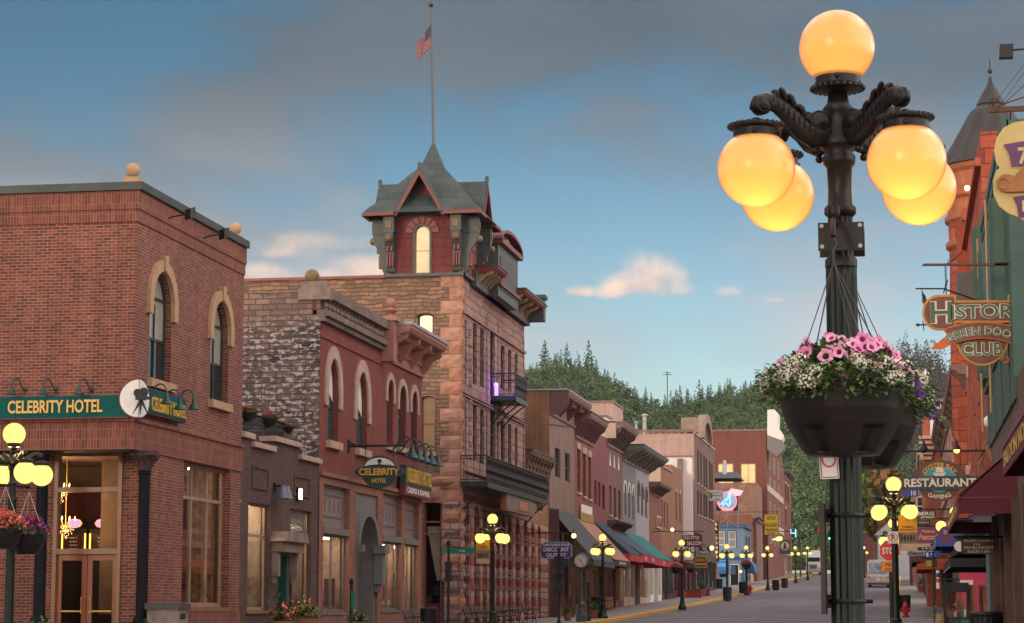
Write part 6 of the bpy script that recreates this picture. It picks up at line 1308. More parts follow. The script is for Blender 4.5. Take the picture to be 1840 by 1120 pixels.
def big_basket(label,loc,hook,seed,group,colm=PINK,purple=0,npet=78):
    rr = random.Random(seed); r = thing('hanging_basket',label,'flower basket',loc,group,local=True)
    b = MB(); b.m(BOWL); k = 96; rows = []; prof = [(.335,.0),(.34,-.012),(.322,-.018),(.315,-.06),(.305,-.12),(.28,-.19),(.245,-.25),(.215,-.30),(.19,-.335),(.17,-.348),(.02,-.35)]
    pf = [(float(np.interp(zz,[-q[1] for q in prof],[q[0] for q in prof])),-zz) for zz in np.linspace(.02,.35,40)]
    for rad,z in prof[:2] + pf + prof[-1:]:
        row = []
        for i in range(k):
            t = 2*math.pi*i/k; f = abs(((t*5/(2*math.pi) + .23) % 1) - .5)*2; q = max(0,min(1,(.42 - f)/.1)); q = q*q*(3 - 2*q); zz = max(0,min(1,(-z - .20)/.015))*(1 if z > -.335 else 0); R2 = rad - .06*q*zz*(rad > .1); row.append((R2*math.cos(t),R2*math.sin(t),z))
        rows.append(row)
    b.grid(rows,True,True); b.build('bowl',r,'all')
    b = MB(); b.m(DKGREY); hk = Vector(hook) - Vector(loc)
    for a in (.5,1.25,2.2,3.9,5.3): b.tube([(.325*math.cos(a),.325*math.sin(a),0),hk],.0035,4)
    b.tube([hk,hk + Vector((0,0,.06)),hk + Vector((.02,0,.1)),hk + Vector((0,0,.13))],.006,5); b.build('wire',r)
    b = MB()
    for i in range(3600):
        b.m(LEAF if rr.random() < .68 else LEAF2); a = rr.uniform(0,2*math.pi); e = rr.random() ** .6
        if rr.random() < .35: R0 = rr.uniform(.30,.42); z = rr.uniform(-.07,.10); d = Vector((math.cos(a),math.sin(a),rr.uniform(-.9,.5)))
        else: R0 = .36*e; z = .03 + .17*(1 - e ** 2.2) + rr.uniform(-.07,.035); d = Vector((math.cos(a)*e,math.sin(a)*e,rr.uniform(.0,1)))
        d += Vector((rr.uniform(-.6,.6),rr.uniform(-.6,.6),rr.uniform(-.3,.4))); leaf(b,Vector((R0*math.cos(a),R0*math.sin(a),z)),d,Vector((rr.uniform(-.3,.3),rr.uniform(-.3,.3),1)).normalized(),rr.uniform(.025,.055),rr.uniform(.007,.014))
    b.build('foliage',r)
    pr = petunia_mesh(colm,PINKC if colm is PINK else colm); me = None; spots = []
    for i in range(npet):
        for _ in range(30):
            a = rr.uniform(0,2*math.pi); e = rr.uniform(.0,1.0) ** .6; R0 = .37*e; z = .05 + .17*(1 - e ** 2) + rr.uniform(-.02,.06); v = Vector((R0*math.cos(a),R0*math.sin(a),z))
            if all((v - s_).length > .042 for s_ in spots): break
        spots.append(v)
        if me is None: o = pr.build('petunia',r,True); me = o.data
        else: o = bpy.data.objects.new('petunia',me); COL.objects.link(o); o.parent = r
        o.location = v; d = Vector((math.cos(a)*(e + .3),math.sin(a)*(e + .3),rr.uniform(.2,.8))) + Vector((rr.uniform(-.4,.4),rr.uniform(-.5,.1),0)); orient(o,d,rr.uniform(0,6)); s = rr.uniform(.75,1.1); o.scale = (s,s,s)
    am = aly_mesh(); me = None
    for i in range(90):
        a = rr.uniform(0,2*math.pi); z = rr.uniform(-.02,.10); R0 = .375 - .6*max(0,z - .02) + rr.uniform(-.03,.04); v = Vector((R0*math.cos(a),R0*math.sin(a),z + .01))
        if me is None: o = am.build('blossom_cluster',r); me = o.data
        else: o = bpy.data.objects.new('blossom_cluster',me); COL.objects.link(o); o.parent = r
        o.location = v; orient(o,(math.cos(a),math.sin(a),.7),rr.uniform(0,6)); s = rr.uniform(.7,1.25); o.scale = (s,s,s)
    if purple:
        b = MB(); b.m(PURP)
        for i in range(purple):
            a = rr.uniform(-.5,1.2) if rr.random() < .7 else rr.uniform(0,6.3); v = Vector((.4*math.cos(a),.4*math.sin(a),rr.uniform(-.06,.04)))
            for j in range(6): t = rr.uniform(0,6.3); leaf(b,v,Vector((math.cos(t),math.sin(t)*.6,math.sin(t))),Vector((0,-1,.2)),.04,.014)
        b.build('violet_flowers',r)
        b = MB(); b.m(LEAF)
        for i in range(4):
            a = rr.uniform(-.4,.6); p0 = Vector((.36*math.cos(a),.36*math.sin(a),0)); pts = [p0 + Vector((j*.035,.02*math.sin(j),-.008*j*j)) for j in range(rr.randint(3,5))]; b.tube(pts,.003,4)
            for p in pts: leaf(b,p,Vector((rr.uniform(-1,1),rr.uniform(-1,1),-.3)),Vector((0,0,1)),.06,.022)
        b.build('trailing_stem',r)
    return r
LX = hero.location.x
big_basket("dark bowl of pink petunias and white blossom on the large lamp's near side",(LX + .005,11.33,2.36),(LX - .03,11.50,3.03),11,'flower baskets on the large lamp',purple=3)
big_basket('dark bowl of violet and white flowers hanging on the far side of the large lamp',(LX + .07,12.40,2.36),(LX + .05,12.2,3.03),12,'flower baskets on the large lamp',colm=PURP,purple=14,npet=26)
# fittings on the big post
hb = thing('basket_bracket','dark steel basket clamp plate with bolts and hook on the large lamp post','bracket',(LX,11.85,3.1)); hz = atY(1505,426,11.75).z
mk('clamp_plate',LAMPB,hb,lambda b: (b.box(LX - .115,LX + .125,11.73,11.745,hz - .075,hz + .075),b.box(LX - .115,LX + .125,11.95,11.965,hz - .075,hz + .075)))
mk('bolt',STEEL,hb,lambda b: [b.lathe([(.012,-.014),(.012,0)],(LX + x,11.728,hz + z),6,ax='Y') for x in (-.095,.105) for z in (-.055,.055)],True)
mk('hook',LAMPB,hb,lambda b: (b.lathe([(.001,.045),(.03,.03),(.036,0),(.03,-.03),(.012,-.05)],(LX - .03,11.66,hz + .12),16),b.tube([(LX - .03,11.72,hz + .05),(LX - .03,11.66,hz + .09),(LX - .03,11.56,hz + .05),(LX - .03,11.50,hz - .0),(LX - .03,11.48,hz - .04)],.014,8)),True)
ns = thing('narrow_side_sign','flat sign strapped to the left of the large lamp post, seen edge on','sign',(LX - .16,11.85,1.5)); z0,z1 = atY(1480,1104,11.85).z,atY(1480,906,11.85).z; xs_ = atY(1480,1000,11.85).x
mk('sign_plate',M('sign_back_steel',(.03,.024,.018),.6,.3,8),ns,lambda b: b.box(xs_ - .012,xs_ + .012,11.70,12.0,z0,z1))
for q in (927,1081):
    zz = atY(1480,q,11.85).z; mk('strap',LAMPB,ns,lambda b: (b.lathe([(.098,-.012),(.102,0),(.098,.012)],(LX,11.85,zz),24,False),b.box(xs_,LX - .06,11.83,11.87,zz - .035,zz + .035),b.tube([(LX + .095,11.85,zz),(LX + .13,11.85,zz)],.012,6)))
sp_ = thing('tilted_red_circle_sign','small white sign with a red circle behind the near basket, tilted on the post','sign',atY(1490,840,11.7)); c = atY(1489,833,11.68); f = Fr(c,Vector((1,.55,.06)).normalized(),Vector((.5,-1,0)).normalized(),Vector((-.06,0,1)).normalized())
mk('plate',WHITE,sp_,lambda b: b.prism(f,[(-.05,-.08),(.05,-.08),(.055,-.075),(.055,.1),(-.055,.1),(-.055,-.075)],0,.004)); REDP = M('sign_red',(.55,.02,.025),.45,.05,4)
mk('red_ring',REDP,sp_,lambda b: b.ring(f,sring((0,.02),.042,.042,0,6.2832,24),sring((0,.02),.033,.033,0,6.2832,24),.0045,.006))
mk('border',BLACK,sp_,lambda b: [b.fbox(f,*q,.0045,.0055) for q in ((-.05,.05,-.074,-.07),(-.05,-.046,-.07,.095),(.046,.05,-.07,.095))])
def small_basket(label,loc,c1,c2,s=1,seed=1,group='flower baskets on street lamps',hook=True):
    rr = random.Random(seed); r = thing('hanging_basket',label,'flower basket',loc,group,local=True)
    b = MB(); b.m(BOWL); b.lathe([(.32*s,0),(.31*s,-.1*s),(.26*s,-.24*s),(.17*s,-.36*s),(.02,-.36*s)],(0,0,0),18); b.build('bowl',r,True)
    def tuft(nm,mats,n,R,zr):
        b = MB()
        for i in range(n):
            b.m(mats[rr.randrange(len(mats))]); a = rr.uniform(0,6.3); e = rr.random() ** .5; v = Vector((R*e*math.cos(a),R*e*math.sin(a),zr[0] + (zr[1] - zr[0])*(1 - e*e) + rr.uniform(-.05,.05)))*s
            leaf(b,v,Vector((rr.uniform(-1,1),rr.uniform(-1,1),rr.uniform(-.5,1))),Vector((0,0,1)),rr.uniform(.05,.1)*s,rr.uniform(.015,.035)*s)
        b.build(nm,r)
    tuft('foliage',[LEAF,LEAF2],420,.4,(-.03,.18)); tuft('flowers',[c1,c2],420,.40,(.02,.28))
    if hook: mk('wire',STEEL,r,lambda b: [b.tube([tuple(wloc(r) + Vector((.3*s*math.cos(a),.3*s*math.sin(a),0))),tuple(wloc(r) + Vector((0,0,.75*s)))],.006,4) for a in (0,2.1,4.2)]) if False else mk('wire',STEEL,r,lambda b: [b.tube([(.3*s*math.cos(a),.3*s*math.sin(a),0),(0,0,.75*s)],.006,4) for a in (0,2.1,4.2)])
    return r
p = atY(8,950,37.6); small_basket('basket of coral pink flowers at the very left edge on the corner lamp',p,CORAL,M('salmon_petal',(.72,.22,.18),.6),1,3)
p = atY(50,960,38.4); small_basket('basket of purple and red petunias on the lamp before the brick hotel',p,PURP,M('crimson_petal',(.45,.02,.09),.6),1.02,4)
bk = thing('basket_hanger','dark cross bar with hooks carrying the two baskets at the left edge','bracket',lampF.location); z = atY(40,872,38).z; mk('arm',LAMPB,bk,lambda b: (b.tube([(atY(-20,872,38).x,37.6,z),(atY(52,872,38.4).x,38.4,z)],.03,6),b.sphere((atY(50,872,38.4).x,38.4,z),.05,8,6)))
p = atY(1215,1020,145.5); small_basket('dusky pink flower basket low on the lamp past the teal awning',p,CORAL,PINK,1.15,5); p = atY(1241,1022,146.5); small_basket('violet flower basket on the far side of the lamp past the teal awning',p,PURP,LEAF,.8,6)
p = atY(1341,1014,207.5); small_basket('dark red flower basket on the right lamp before the blue building',p,CORAL,PURP,1.3,7)
# ------------------------------------------------------------------ left pavement furniture
def bench(label,loc,rz,m=BLACK,group='iron and slat benches by the arcade'):
    r = thing('bench',label,'bench',loc,group,local=True); W_ = .8
    SL = M('bench_slat',(.10,.085,.075),.6,.3,8,coord='obj') if 'bench_slat' not in bpy.data.materials else bpy.data.materials['bench_slat']
    mk('seat',SL,r,lambda b: [b.box(-W_,W_,y,y + .075,.42,.445) for y in (-.25,-.16,-.07,.02,.11)])
    mk('backrest',SL,r,lambda b: [b.box(-W_,W_,.22 + z*.25,.245 + z*.25,.5 + z,.57 + z) for z in (0,.1,.2,.3)])
    for x in (-W_ + .06,W_ - .06):
        mk('leg',m,r,lambda b: (b.tube([(x,-.26,0),(x,-.2,.2),(x,-.26,.42),(x,.15,.41),(x,.2,.5),(x,.33,.92)],.022,6),b.tube([(x,.26,0),(x,.14,.18),(x,.17,.41)],.022,6),b.tube([(x,-.26,.42),(x,-.3,.62),(x,-.1,.66),(x,.24,.6)],.02,6),b.tube([(x,-.2,.2),(x,.0,.28),(x,.14,.18)],.016,6)))
    r.rotation_euler = (0,0,rz); return r
bn = bench('black bench against the arcade, nearest to the corner pier',(-17.9,93.0,g(93)),math.pi/2)
for i,(y,lb) in enumerate(((95.8,'second'),(99.2,'third'),(102.4,'fourth'),(106.5,'fifth and farthest'))): dup(bn,(-17.9 + .15*(i % 2),y,g(y)),math.pi/2 + .05*(i - 2),'black bench against the arcade, %s from the corner pier' % lb)
dup(bn,(-17.9,81.5,g(81)),math.pi/2,'pale slatted bench before the red brick shop windows',scale=.95)
def trash(label,loc,group='black litter bins along the pavements',s=1.0):
    r = thing('litter_bin',label,'litter bin',loc,group,local=True)
    mk('body',BLACK,r,lambda b: (b.lathe([(.24,.02),(.27,.1),(.29,.8),(.30,.84),(.24,.86),(.2,.8),(.02,.78)],(0,0,0),20),[b.tube([(.28*math.cos(a),.28*math.sin(a),.08),(.30*math.cos(a),.30*math.sin(a),.82)],.012,4) for a in [2*math.pi*k/20 for k in range(20)]]))
    mk('rim',BLACK,r,lambda b: b.lathe([(.29,.84),(.315,.86),(.315,.9),(.28,.92),(.24,.88)],(0,0,0),20),True); r.scale = (s,)*3; return r
tb = trash('black litter bin between the red brick shops and the stone building',(atY(769,1100,86).x,86,g(86)),s=1.0)
for px,Y,lb,s in ((1083 - 8,119.5,'black litter bin behind the lamp post by the tan awning',1.25),(1306,178.6,'tall black litter bin in front of the left lamp at the blue building',1.15),(1334,209,'black litter bin left of the right lamp at the blue building',1.2),(1393,226,'black litter bin under the gold trading post sign',1.15),(1409,240,'black litter bin beside the dark round emblem',1.15),(1292,236,'black litter bin under the blue striped awning',1.15),(1624,135,'black litter bin behind the red hydrant on the right pavement',1.1),(1769,47.5,'ribbed black litter bin at the lower right by the timber posts',1.12)): dup(tb,onwalk(px,Y),label=lb,scale=s)
def pole(nm,lb,cat,px,Y,ytop,r_=.05,m=BLACK,ball=True,X=None):
    x,y,z = onwalk(px,Y,X); zt = atY(px,ytop,Y).z; r = thing(nm,lb,cat,(x,y,z)); mk('post',m,r,lambda b: (b.lathe([(r_*2.2,0),(r_*2.2,.15),(r_*1.3,.3),(r_,.45),(r_,zt - z)],(x,y,z),12),b.lathe([(r_*1.5,zt - z),(r_*1.6,zt - z + .05),(r_*.8,zt - z + .08)],(x,y,z),12),ball and b.sphere((x,y,zt + .12),r_*1.5,10,8)),True); return r,x,zt
r,x,zt = pole('street_name_post','black post with the green street name sign at the stone building corner','sign post',806,80,980); f = FF(79.93); STG = M('street_sign_green',(.0,.16,.10),.4,.05); z0,z1 = atY(830,995,80).z,atY(830,985,80).z; xr = atY(855,990,80).x
o = mk('name_blade',STG,r,lambda b: b.fbox(f,x + .05,xr,z0,z1,-.01,.01)); text('Wall',o,f,(x + xr)/2,(z0 + z1)/2,.22,WHITE,n=.012,t=0)
o = mk('side_blade',STG,r,lambda b: b.box(x - .16,x - .14,79.5,80.4,z0 + .02,z1 + .06)); mk('parking_box',BLACK,r,lambda b: b.box(x - .10,x + .1,79.85,80.15,atY(806,1045,80).z,atY(806,1010,80).z))
pole('bollard','thin black bollard just left of the street name post','bollard',796,78,1052,.045)
r,x,zt = pole('bollard','black bollard with a small green plate before the arched grey door','bollard',632,66,1050,.05,X=None); mk('plate',STG,r,lambda b: b.box(x + .02,x + .12,65.9,65.93,zt - .75,zt - .2))
pole('bollard','black bollard beside the street clock','bollard',1057,111,1052,.055)
# stop sign seen from behind
r,x,zt = pole('stop_sign','stop sign seen from behind as a black octagon before the purple shop sign','stop sign',1004,98,992,.045); OCT = lambda c,rr: [(c[0] + rr*math.cos(math.pi/8 + k*math.pi/4),c[1] + rr*math.sin(math.pi/8 + k*math.pi/4)) for k in range(8)]
zc = atY(1004,1012,98).z; mk('octagon',BLACK,r,lambda b: b.prism(FF(98.1),OCT((x,zc),.34),-.01,.01)); mk('lower_plate',BLACK,r,lambda b: b.fbox(FF(98.1),x - .28,x + .28,zc - .74,zc - .42,-.01,.01)); mk('control_box',BLACK,r,lambda b: b.box(x - .2,x + .2,97.9,98.25,zc - 1.3,zc - .8))
# street clock
CX,CY,CZ = onwalk(1044.5,109); ck = thing('street_clock','round faced street clock on a green cast iron post','clock',(CX,CY,CZ)); zc = atY(1044,1008,CY).z; CG = M('clock_green',(.06,.09,.085),.4,.25,6)
mk('post',CG,ck,lambda b: (b.box(CX - .24,CX + .24,CY - .24,CY + .24,CZ,CZ + .35),b.lathe([(.2,.35),(.17,.45),(.15,.8),(.19,.85),(.11,1.0),(.09,1.2),(.075,zc - CZ - .55),(.12,zc - CZ - .5),(.14,zc - CZ - .42),(.08,zc - CZ - .36)],(CX,CY,CZ),14)),True)
mk('case',CG,ck,lambda b: b.lathe([(.30,-.16),(.38,-.14),(.40,0),(.38,.14),(.30,.16)],(CX,CY,zc),28,ax='Y'),True)
o = mk('dial',M('clock_dial',(.62,.58,.50),.4,.05),ck,lambda b: b.prism(FF(CY - .165),circ((CX,zc),.31,k=28),0,.01)); f = FF(CY - .177)
mk('clock_hand',BLACK,o,lambda b: (b.prism(f,[(CX - .02,zc),(CX + .02,zc),(CX + .15,zc - .2),(CX + .13,zc - .22)],0,.006),b.prism(f,[(CX,zc - .02),(CX,zc + .02),(CX - .11,zc + .09),(CX - .13,zc + .06)],0,.006)))
mk('hour_mark',BLACK,o,lambda b: [b.fbox(f,CX + .25*math.sin(a) - .012,CX + .25*math.sin(a) + .012,zc + .25*math.cos(a) - .03,zc + .25*math.cos(a) + .03,0,.004) for a in [k*math.pi/6 for k in range(12)]])
mk('crest',CG,ck,lambda b: (b.ring(FF(CY),sring((CX,zc + .42),.3,.22,.1,3.04,12),sring((CX,zc + .42),.25,.17,.1,3.04,12),-.03,.03),b.tube([(CX,CY,zc + .4),(CX,CY,zc + .75)],.025,6),b.tube([(CX - .25,CY,zc + .38),(CX - .1,CY,zc + .55),(CX,CY,zc + .45),(CX + .1,CY,zc + .55),(CX + .25,CY,zc + .38)],.022,6)))
# ------------------------------------------------------------------ hanging signs
def hsign(name,label,px0,px1,yt,yb_,Y,m1,m2=None,words=(),bar=None,wallX=XL,th=.08,shape=None,edge=.05,frame=BLACK,barY=None,group=None):
    "board across the pavement on a bar from the wall, facing down the street"
    u0,u1,v0,v1 = RF(px0,px1,yt,yb_,Y); f = FF(Y); r = thing(name,label,'sign',f.p((u0 + u1)/2,v0,0),group)
    def bd(b):
        if shape == 'oval': b.m(m2 or m1); b.prism(f,circ(((u0 + u1)/2,(v0 + v1)/2),(u1 - u0)/2,(v1 - v0)/2),0,th); b.m(m1); b.prism(f,circ(((u0 + u1)/2,(v0 + v1)/2),(u1 - u0)/2 - edge,(v1 - v0)/2 - edge),th,th + .01)
        elif shape == 'cut':
            q = .12*(u1 - u0); P = lambda e: [(u0 + q,v0 + e),(u1 - q,v0 + e),(u1 - q*.3 - e,v0 + q*.5),(u1 - e,v0 + q*.4 + e),(u1 - e,v1 - q),(u1 - q,v1 - e),(u0 + q,v1 - e),(u0 + e,v1 - q),(u0 + e,v0 + q*.4 + e),(u0 + q*.3 + e,v0 + q*.5)]; b.m(m2 or m1); b.prism(f,P(0),0,th); b.m(m1); b.prism(f,P(edge),th,th + .01)
        else: b.m(m2 or m1); b.fbox(f,u0,u1,v0,v1,0,th); b.m(m1); b.fbox(f,u0 + edge,u1 - edge,v0 + edge,v1 - edge,th,th + .01)
    b = MB(); bd(b); b.build('board',r)
    for wd in words:
        s,fu,fv,fw,fh,mm = wd[:6]; text(s,r,f,u0 + (u1 - u0)*fu,v0 + (v1 - v0)*fv,(u1 - u0)*fw,mm,h=(v1 - v0)*fh,n=th + .012,t=.008,bold=wd[6] if len(wd) > 6 else .02,arc=wd[7] if len(wd) > 7 else None,shear=wd[8] if len(wd) > 8 else 0)
    if bar is not None:
        zb_ = atY((px0 + px1)/2,bar,Y).z; far = u1 if wallX < u0 else u0
        mk('bar',frame,r,lambda b: (b.tube([(wallX,Y - th/2,zb_),(far + (.15 if wallX < u0 else -.15),Y - th/2,zb_)],.035,6),[b.tube([(u,Y - th/2,v1 - .02),(u,Y - th/2,zb_)],.014,4) for u in (u0 + (u1 - u0)*.15,u1 - (u1 - u0)*.15)]))
    return r,f,u0,u1,v0,v1
PUR = M('purple_board',(.075,.03,.20),.5,.1); SILV = M('silver_lettering',(.72,.72,.75),.4,.05); YELB = M('yellow_board',(.62,.40,.02),.5,.1); BRNB = M('brown_board',(.09,.035,.02),.6,.2,4); GREENL = M('pale_green_lettering',(.35,.6,.4),.5)
hsign('purple_shop_sign','purple shop sign with silver lettering hanging beyond the arcade',972,1028,974,1004,113.5,PUR,GREENL,[("PAM'S PURPLE DOOR",.5,.82,.86,.16,SILV),('DISCOUNT',.5,.54,.82,.24,SILV),('OUTLET',.5,.2,.66,.24,SILV)],958,shape='cut',edge=.03)
hsign('oval_shop_sign','small gold oval sign under the tan awning by the clock',1057,1077,1011,1026,125,YELB,BRNB,[('ANTIQUES',.5,.5,.7,.4,BRNB)],None,shape='oval')
hsign('gold_trading_sign','tall yellow trading post sign with black frontier lettering',1373,1399,924,962,245,YELB,BLACK,[('GOLD',.5,.82,.62,.17,BRNB),('NUGGET',.5,.48,.84,.17,BRNB),('TRADING',.5,.25,.84,.13,BRNB),('POST',.5,.09,.55,.12,BRNB)],920)
hsign('white_hotel_sign','white hotel sign with a green square and grey words high over the left pavement',1268,1299,880,901,225,WHITE,GREYPNT,[('Holiday Inn',.66,.72,.48,.14,DKGREY),('Express',.66,.48,.5,.22,DKGREY),('& Suites',.66,.2,.3,.14,DKGREY),('H',.2,.5,.16,.5,WHITE,.03)],925)
u = RF(1270,1280,885,896,225); gq = bpy.data.objects[-1] if False else None
mk('green_square',M('leaf_green',(.03,.25,.06),.5),[o for o in bpy.data.objects if o.name.startswith('white_hotel_sign')][0],lambda b: b.fbox(FF(225),*u,.085,.0935))
hsign('vertical_saloon_sign','tall narrow dark sign spelling saloon downwards in gold letters',1281,1292,937,1010,236,BRNB,M('red_edge',(.25,.04,.02),.5),[(c,.5,.93 - i*.115,.5,.075,EM('sign_gold_glow',(1,.55,.12),.8) if i == 0 else bpy.data.materials['sign_gold_glow']) for i,c in enumerate('SALOON10')],940)
hsign('maroon_saloon_sign','maroon sign with white words above a large number ten',1226,1262,962,983,172,M('maroon_board',(.12,.012,.02),.5),BRNB,[('OLD STYLE',.45,.78,.8,.28,WHITE),('SALOON',.6,.32,.7,.34,WHITE)],955)
hsign('number_sign','dark sign with a large white number ten',1236,1250,981,994,176,DKGREY,BRNB,[('10',.5,.5,.75,.75,WHITE,.05)],None)
hsign('white_text_sign','dark board with white words under the string of amber bulbs',1256,1276,984,996,186,BLACK,BRNB,[('PLACE',.5,.3,.8,.4,WHITE),('THE',.5,.75,.4,.3,WHITE)],None)
hsign('oval_brown_sign','long brown oval sign low over the pavement beside the flower basket lamp',1244,1274,999,1014,182,BRNB,GOLD,[('SALOON NO. 10',.5,.5,.7,.3,GOLD)],None,shape='oval'); hsign('small_brown_sign','small brown board hanging right beneath the long oval sign',1248,1270,1014,1020,182,BRNB,GOLD,[],None)
r,f,u0,u1,v0,v1 = hsign('round_emblem_sign','dark sign with a cream disc and black figure far along the left pavement',1401,1420,970,996,262,DKGREY,BLACK,[],None)
mk('disc',CREAM,r,lambda b: b.prism(f,circ(((u0 + u1)/2,(v0 + v1)/2 + .1),.5,k=20),.1,.12)); mk('figure',BLACK,r,lambda b: (b.prism(f,circ(((u0 + u1)/2,(v0 + v1)/2 + .33),.13,k=10),.121,.13),b.prism(f,[((u0 + u1)/2 - .25,(v0 + v1)/2 - .25),((u0 + u1)/2 + .25,(v0 + v1)/2 - .25),((u0 + u1)/2 + .1,(v0 + v1)/2 + .22),((u0 + u1)/2 - .1,(v0 + v1)/2 + .22)],.121,.13)))
hp = thing('pointing_hand_sign','glowing yellow pointing hand sign near the gold trading sign','sign',atY(1397,968,258)); P = [(0,.35),(.9,.5),(1.3,.8),(2.4,.8),(2.6,.4),(2.4,0),(1.2,-.1),(.9,.15),(0,.1)]; a = atY(1388,972,258); mk('hand',EM('yellow_hand',(1,.75,.12),.9),hp,lambda b: b.prism(FF(258),[(a.x + x*.45,a.z + z*.6) for x,z in P],0,.15))
# neon dog sign
r,f,u0,u1,v0,v1 = hsign('neon_animal_sign','blue neon lit sign with a howling dog outline in a red ring',1287,1326,884,918,244,M('night_blue_panel',(.015,.03,.14),.4),BLACK,[],940,edge=.03); uc,vc = (u0 + u1)/2,(v0 + v1)/2
mk('ring_tube',NEON_R,r,lambda b: b.tube([f.p(uc + 1.05*math.cos(t),vc + 1.02*math.sin(t),.14) for t in np.linspace(0,6.28,25)],.05,5)); mk('blue_field',EM('blue_panel_glow',(.03,.22,.55),.6),r,lambda b: b.prism(f,circ((uc,vc),.98,k=24),.09,.1)); mk('ground_strip',EM('green_panel_glow',(.05,.16,.04),.5),r,lambda b: b.prism(f,[(uc - .8,vc - .4),(uc + .85,vc - .3),(uc + .7,vc - .6),(uc - .7,vc - .6)],.101,.11))
mk('dog_outline',NEON_B,r,lambda b: (b.tube([f.p(uc + x,vc + z,.16) for x,z in ((-.8,-.35),(-.55,-.3),(-.45,.05),(-.1,.1),(.1,.3),(.2,.75),(.35,.95),(.38,.7),(.3,.3),(.35,-.1),(.2,-.5))],.045,5),b.tube([f.p(uc + x,vc + z,.16) for x,z in ((-.45,-.55),(-.3,-.25),(.0,-.3),(.15,-.55))],.04,5)))
mk('pink_cloud',EM('pink_cloud_glow',(1,.35,.38),.9),r,lambda b: b.prism(f,[(uc + .1,v1),(uc + .5,v1 + .35),(uc + 1.1,v1 + .25),(uc + 1.8,v1 + .1),(uc + 1.5,v1 - .4),(uc + .9,v1 - .5),(uc + .4,v1 - .25)],.1,.16)); text('Saloon',r,f,uc,v0 + .12,1.3,NEON_R,h=.3,n=.12,t=.02,shear=.3); mk('sign_scaffold',STEEL,r,lambda b: [b.tube([f.p(*a,-.1),f.p(*c,-.1)],.03,4) for a,c in (((u0,v0),(u1,v0 - 1.8)),((u1,v0),(u0 - .6,v0 - 2.0)),((uc,v0),(uc,v0 - 2)),((u1,v0),(u1,v0 - 2)))])
# banners
def banner(lb,px0,px1,yt,ym,yb_,Y,px_post):
    u0,u1,v0,v1 = RF(px0,px1,yt,yb_,Y); vm = atY(px0,ym,Y).z; f = FF(Y); r = thing('banner',lb,'banner',f.p(u0,v1,0),'orange topped lamp banners')
    OR = bpy.data.materials.get('banner_orange') or M('banner_orange',(.72,.32,.015),.7,.12,2); SE = bpy.data.materials.get('banner_sepia') or M('banner_sepia',(.22,.16,.11),.7,.6,5); CRM = bpy.data.materials.get('banner_cream') or M('banner_cream',(.50,.36,.22),.7,.15,3); h = v1 - v0
    mk('cloth',OR,r,lambda b: (b.fbox(f,u0,u1,vm,v1,0,.015),b.m(SE),b.fbox(f,u0,u1,v0 + h*.2,vm,0,.014),b.m(CRM),b.fbox(f,u0,u1,v0,v0 + h*.2,0,.015)))
    mk('star',M('banner_red',(.5,.08,.02),.6),r,lambda b: b.prism(f,[((u0 + u1)/2 + (.09 if k % 2 == 0 else .04)*math.sin(k*math.pi/5),v1 - h*.11 + (.07 if k % 2 == 0 else .03)*math.cos(k*math.pi/5)) for k in range(10)],.0155,.02))
    w_ = u1 - u0; text('THRILL',r,f,(u0 + u1)/2,vm + h*.155,w_*.72,BLACK,h=h*.055,n=.016,t=.003,bold=.03); text('SHOOTOUT!',r,f,(u0 + u1)/2,vm + h*.075,w_*.84,BLACK,h=h*.055,n=.016,t=.003,bold=.03)
    for i in range(5): mk('photo_figure',BLACK if i % 2 else BRNB,r,lambda b: b.prism(f,circ((u0 + w_*(.18 + i*.16),v0 + h*.36),w_*.07,h*.1,8),.0155,.018))
    xp = atY(px_post,ym,Y).x; mk('rod',BLACK,r,lambda b: [b.tube([(u0 - .03,Y,z),(xp,Y,z)],.014,5) for z in (v1 + .01,v0 - .01)]); return r
banner('orange topped banner on the lamp before the stone arcade',856,880,972,988,1013,83,885); banner('larger orange topped banner on the right kerb lamp beside the no parking sign',1615,1648,926,957,990,59,1608)
# planters, chairs, small pavement things
def pot(lb,px,Y,s,X=None,c1=None,group='potted plants on the pavements',tall=1):
    l_ = onwalk(px,Y,X); r = thing('potted_plant',lb,'planter',l_,group,local=True); rr = random.Random(int(px)); TERRA = bpy.data.materials.get('terracotta') or M('terracotta',(.28,.10,.05),.8,.2,5)
    mk('pot',TERRA,r,lambda b: b.lathe([(.2*s,0),(.3*s,.4*s),(.33*s,.42*s),(.33*s,.5*s),(.28*s,.5*s),(.02,.45*s)],(0,0,0),14),True)
    b = MB()
    for i in range(260):
        b.m([LEAF,LEAF2,c1 or LEAF][rr.randrange(3)]); v = Vector((rr.gauss(0,.16),rr.gauss(0,.16),.5 + abs(rr.gauss(0,.16))*tall))*s; leaf(b,v,Vector((rr.gauss(0,1),rr.gauss(0,1),rr.uniform(0,1.2))),Vector((0,0,1)),.14*s,.035*s)
    b.build('plant',r); return r
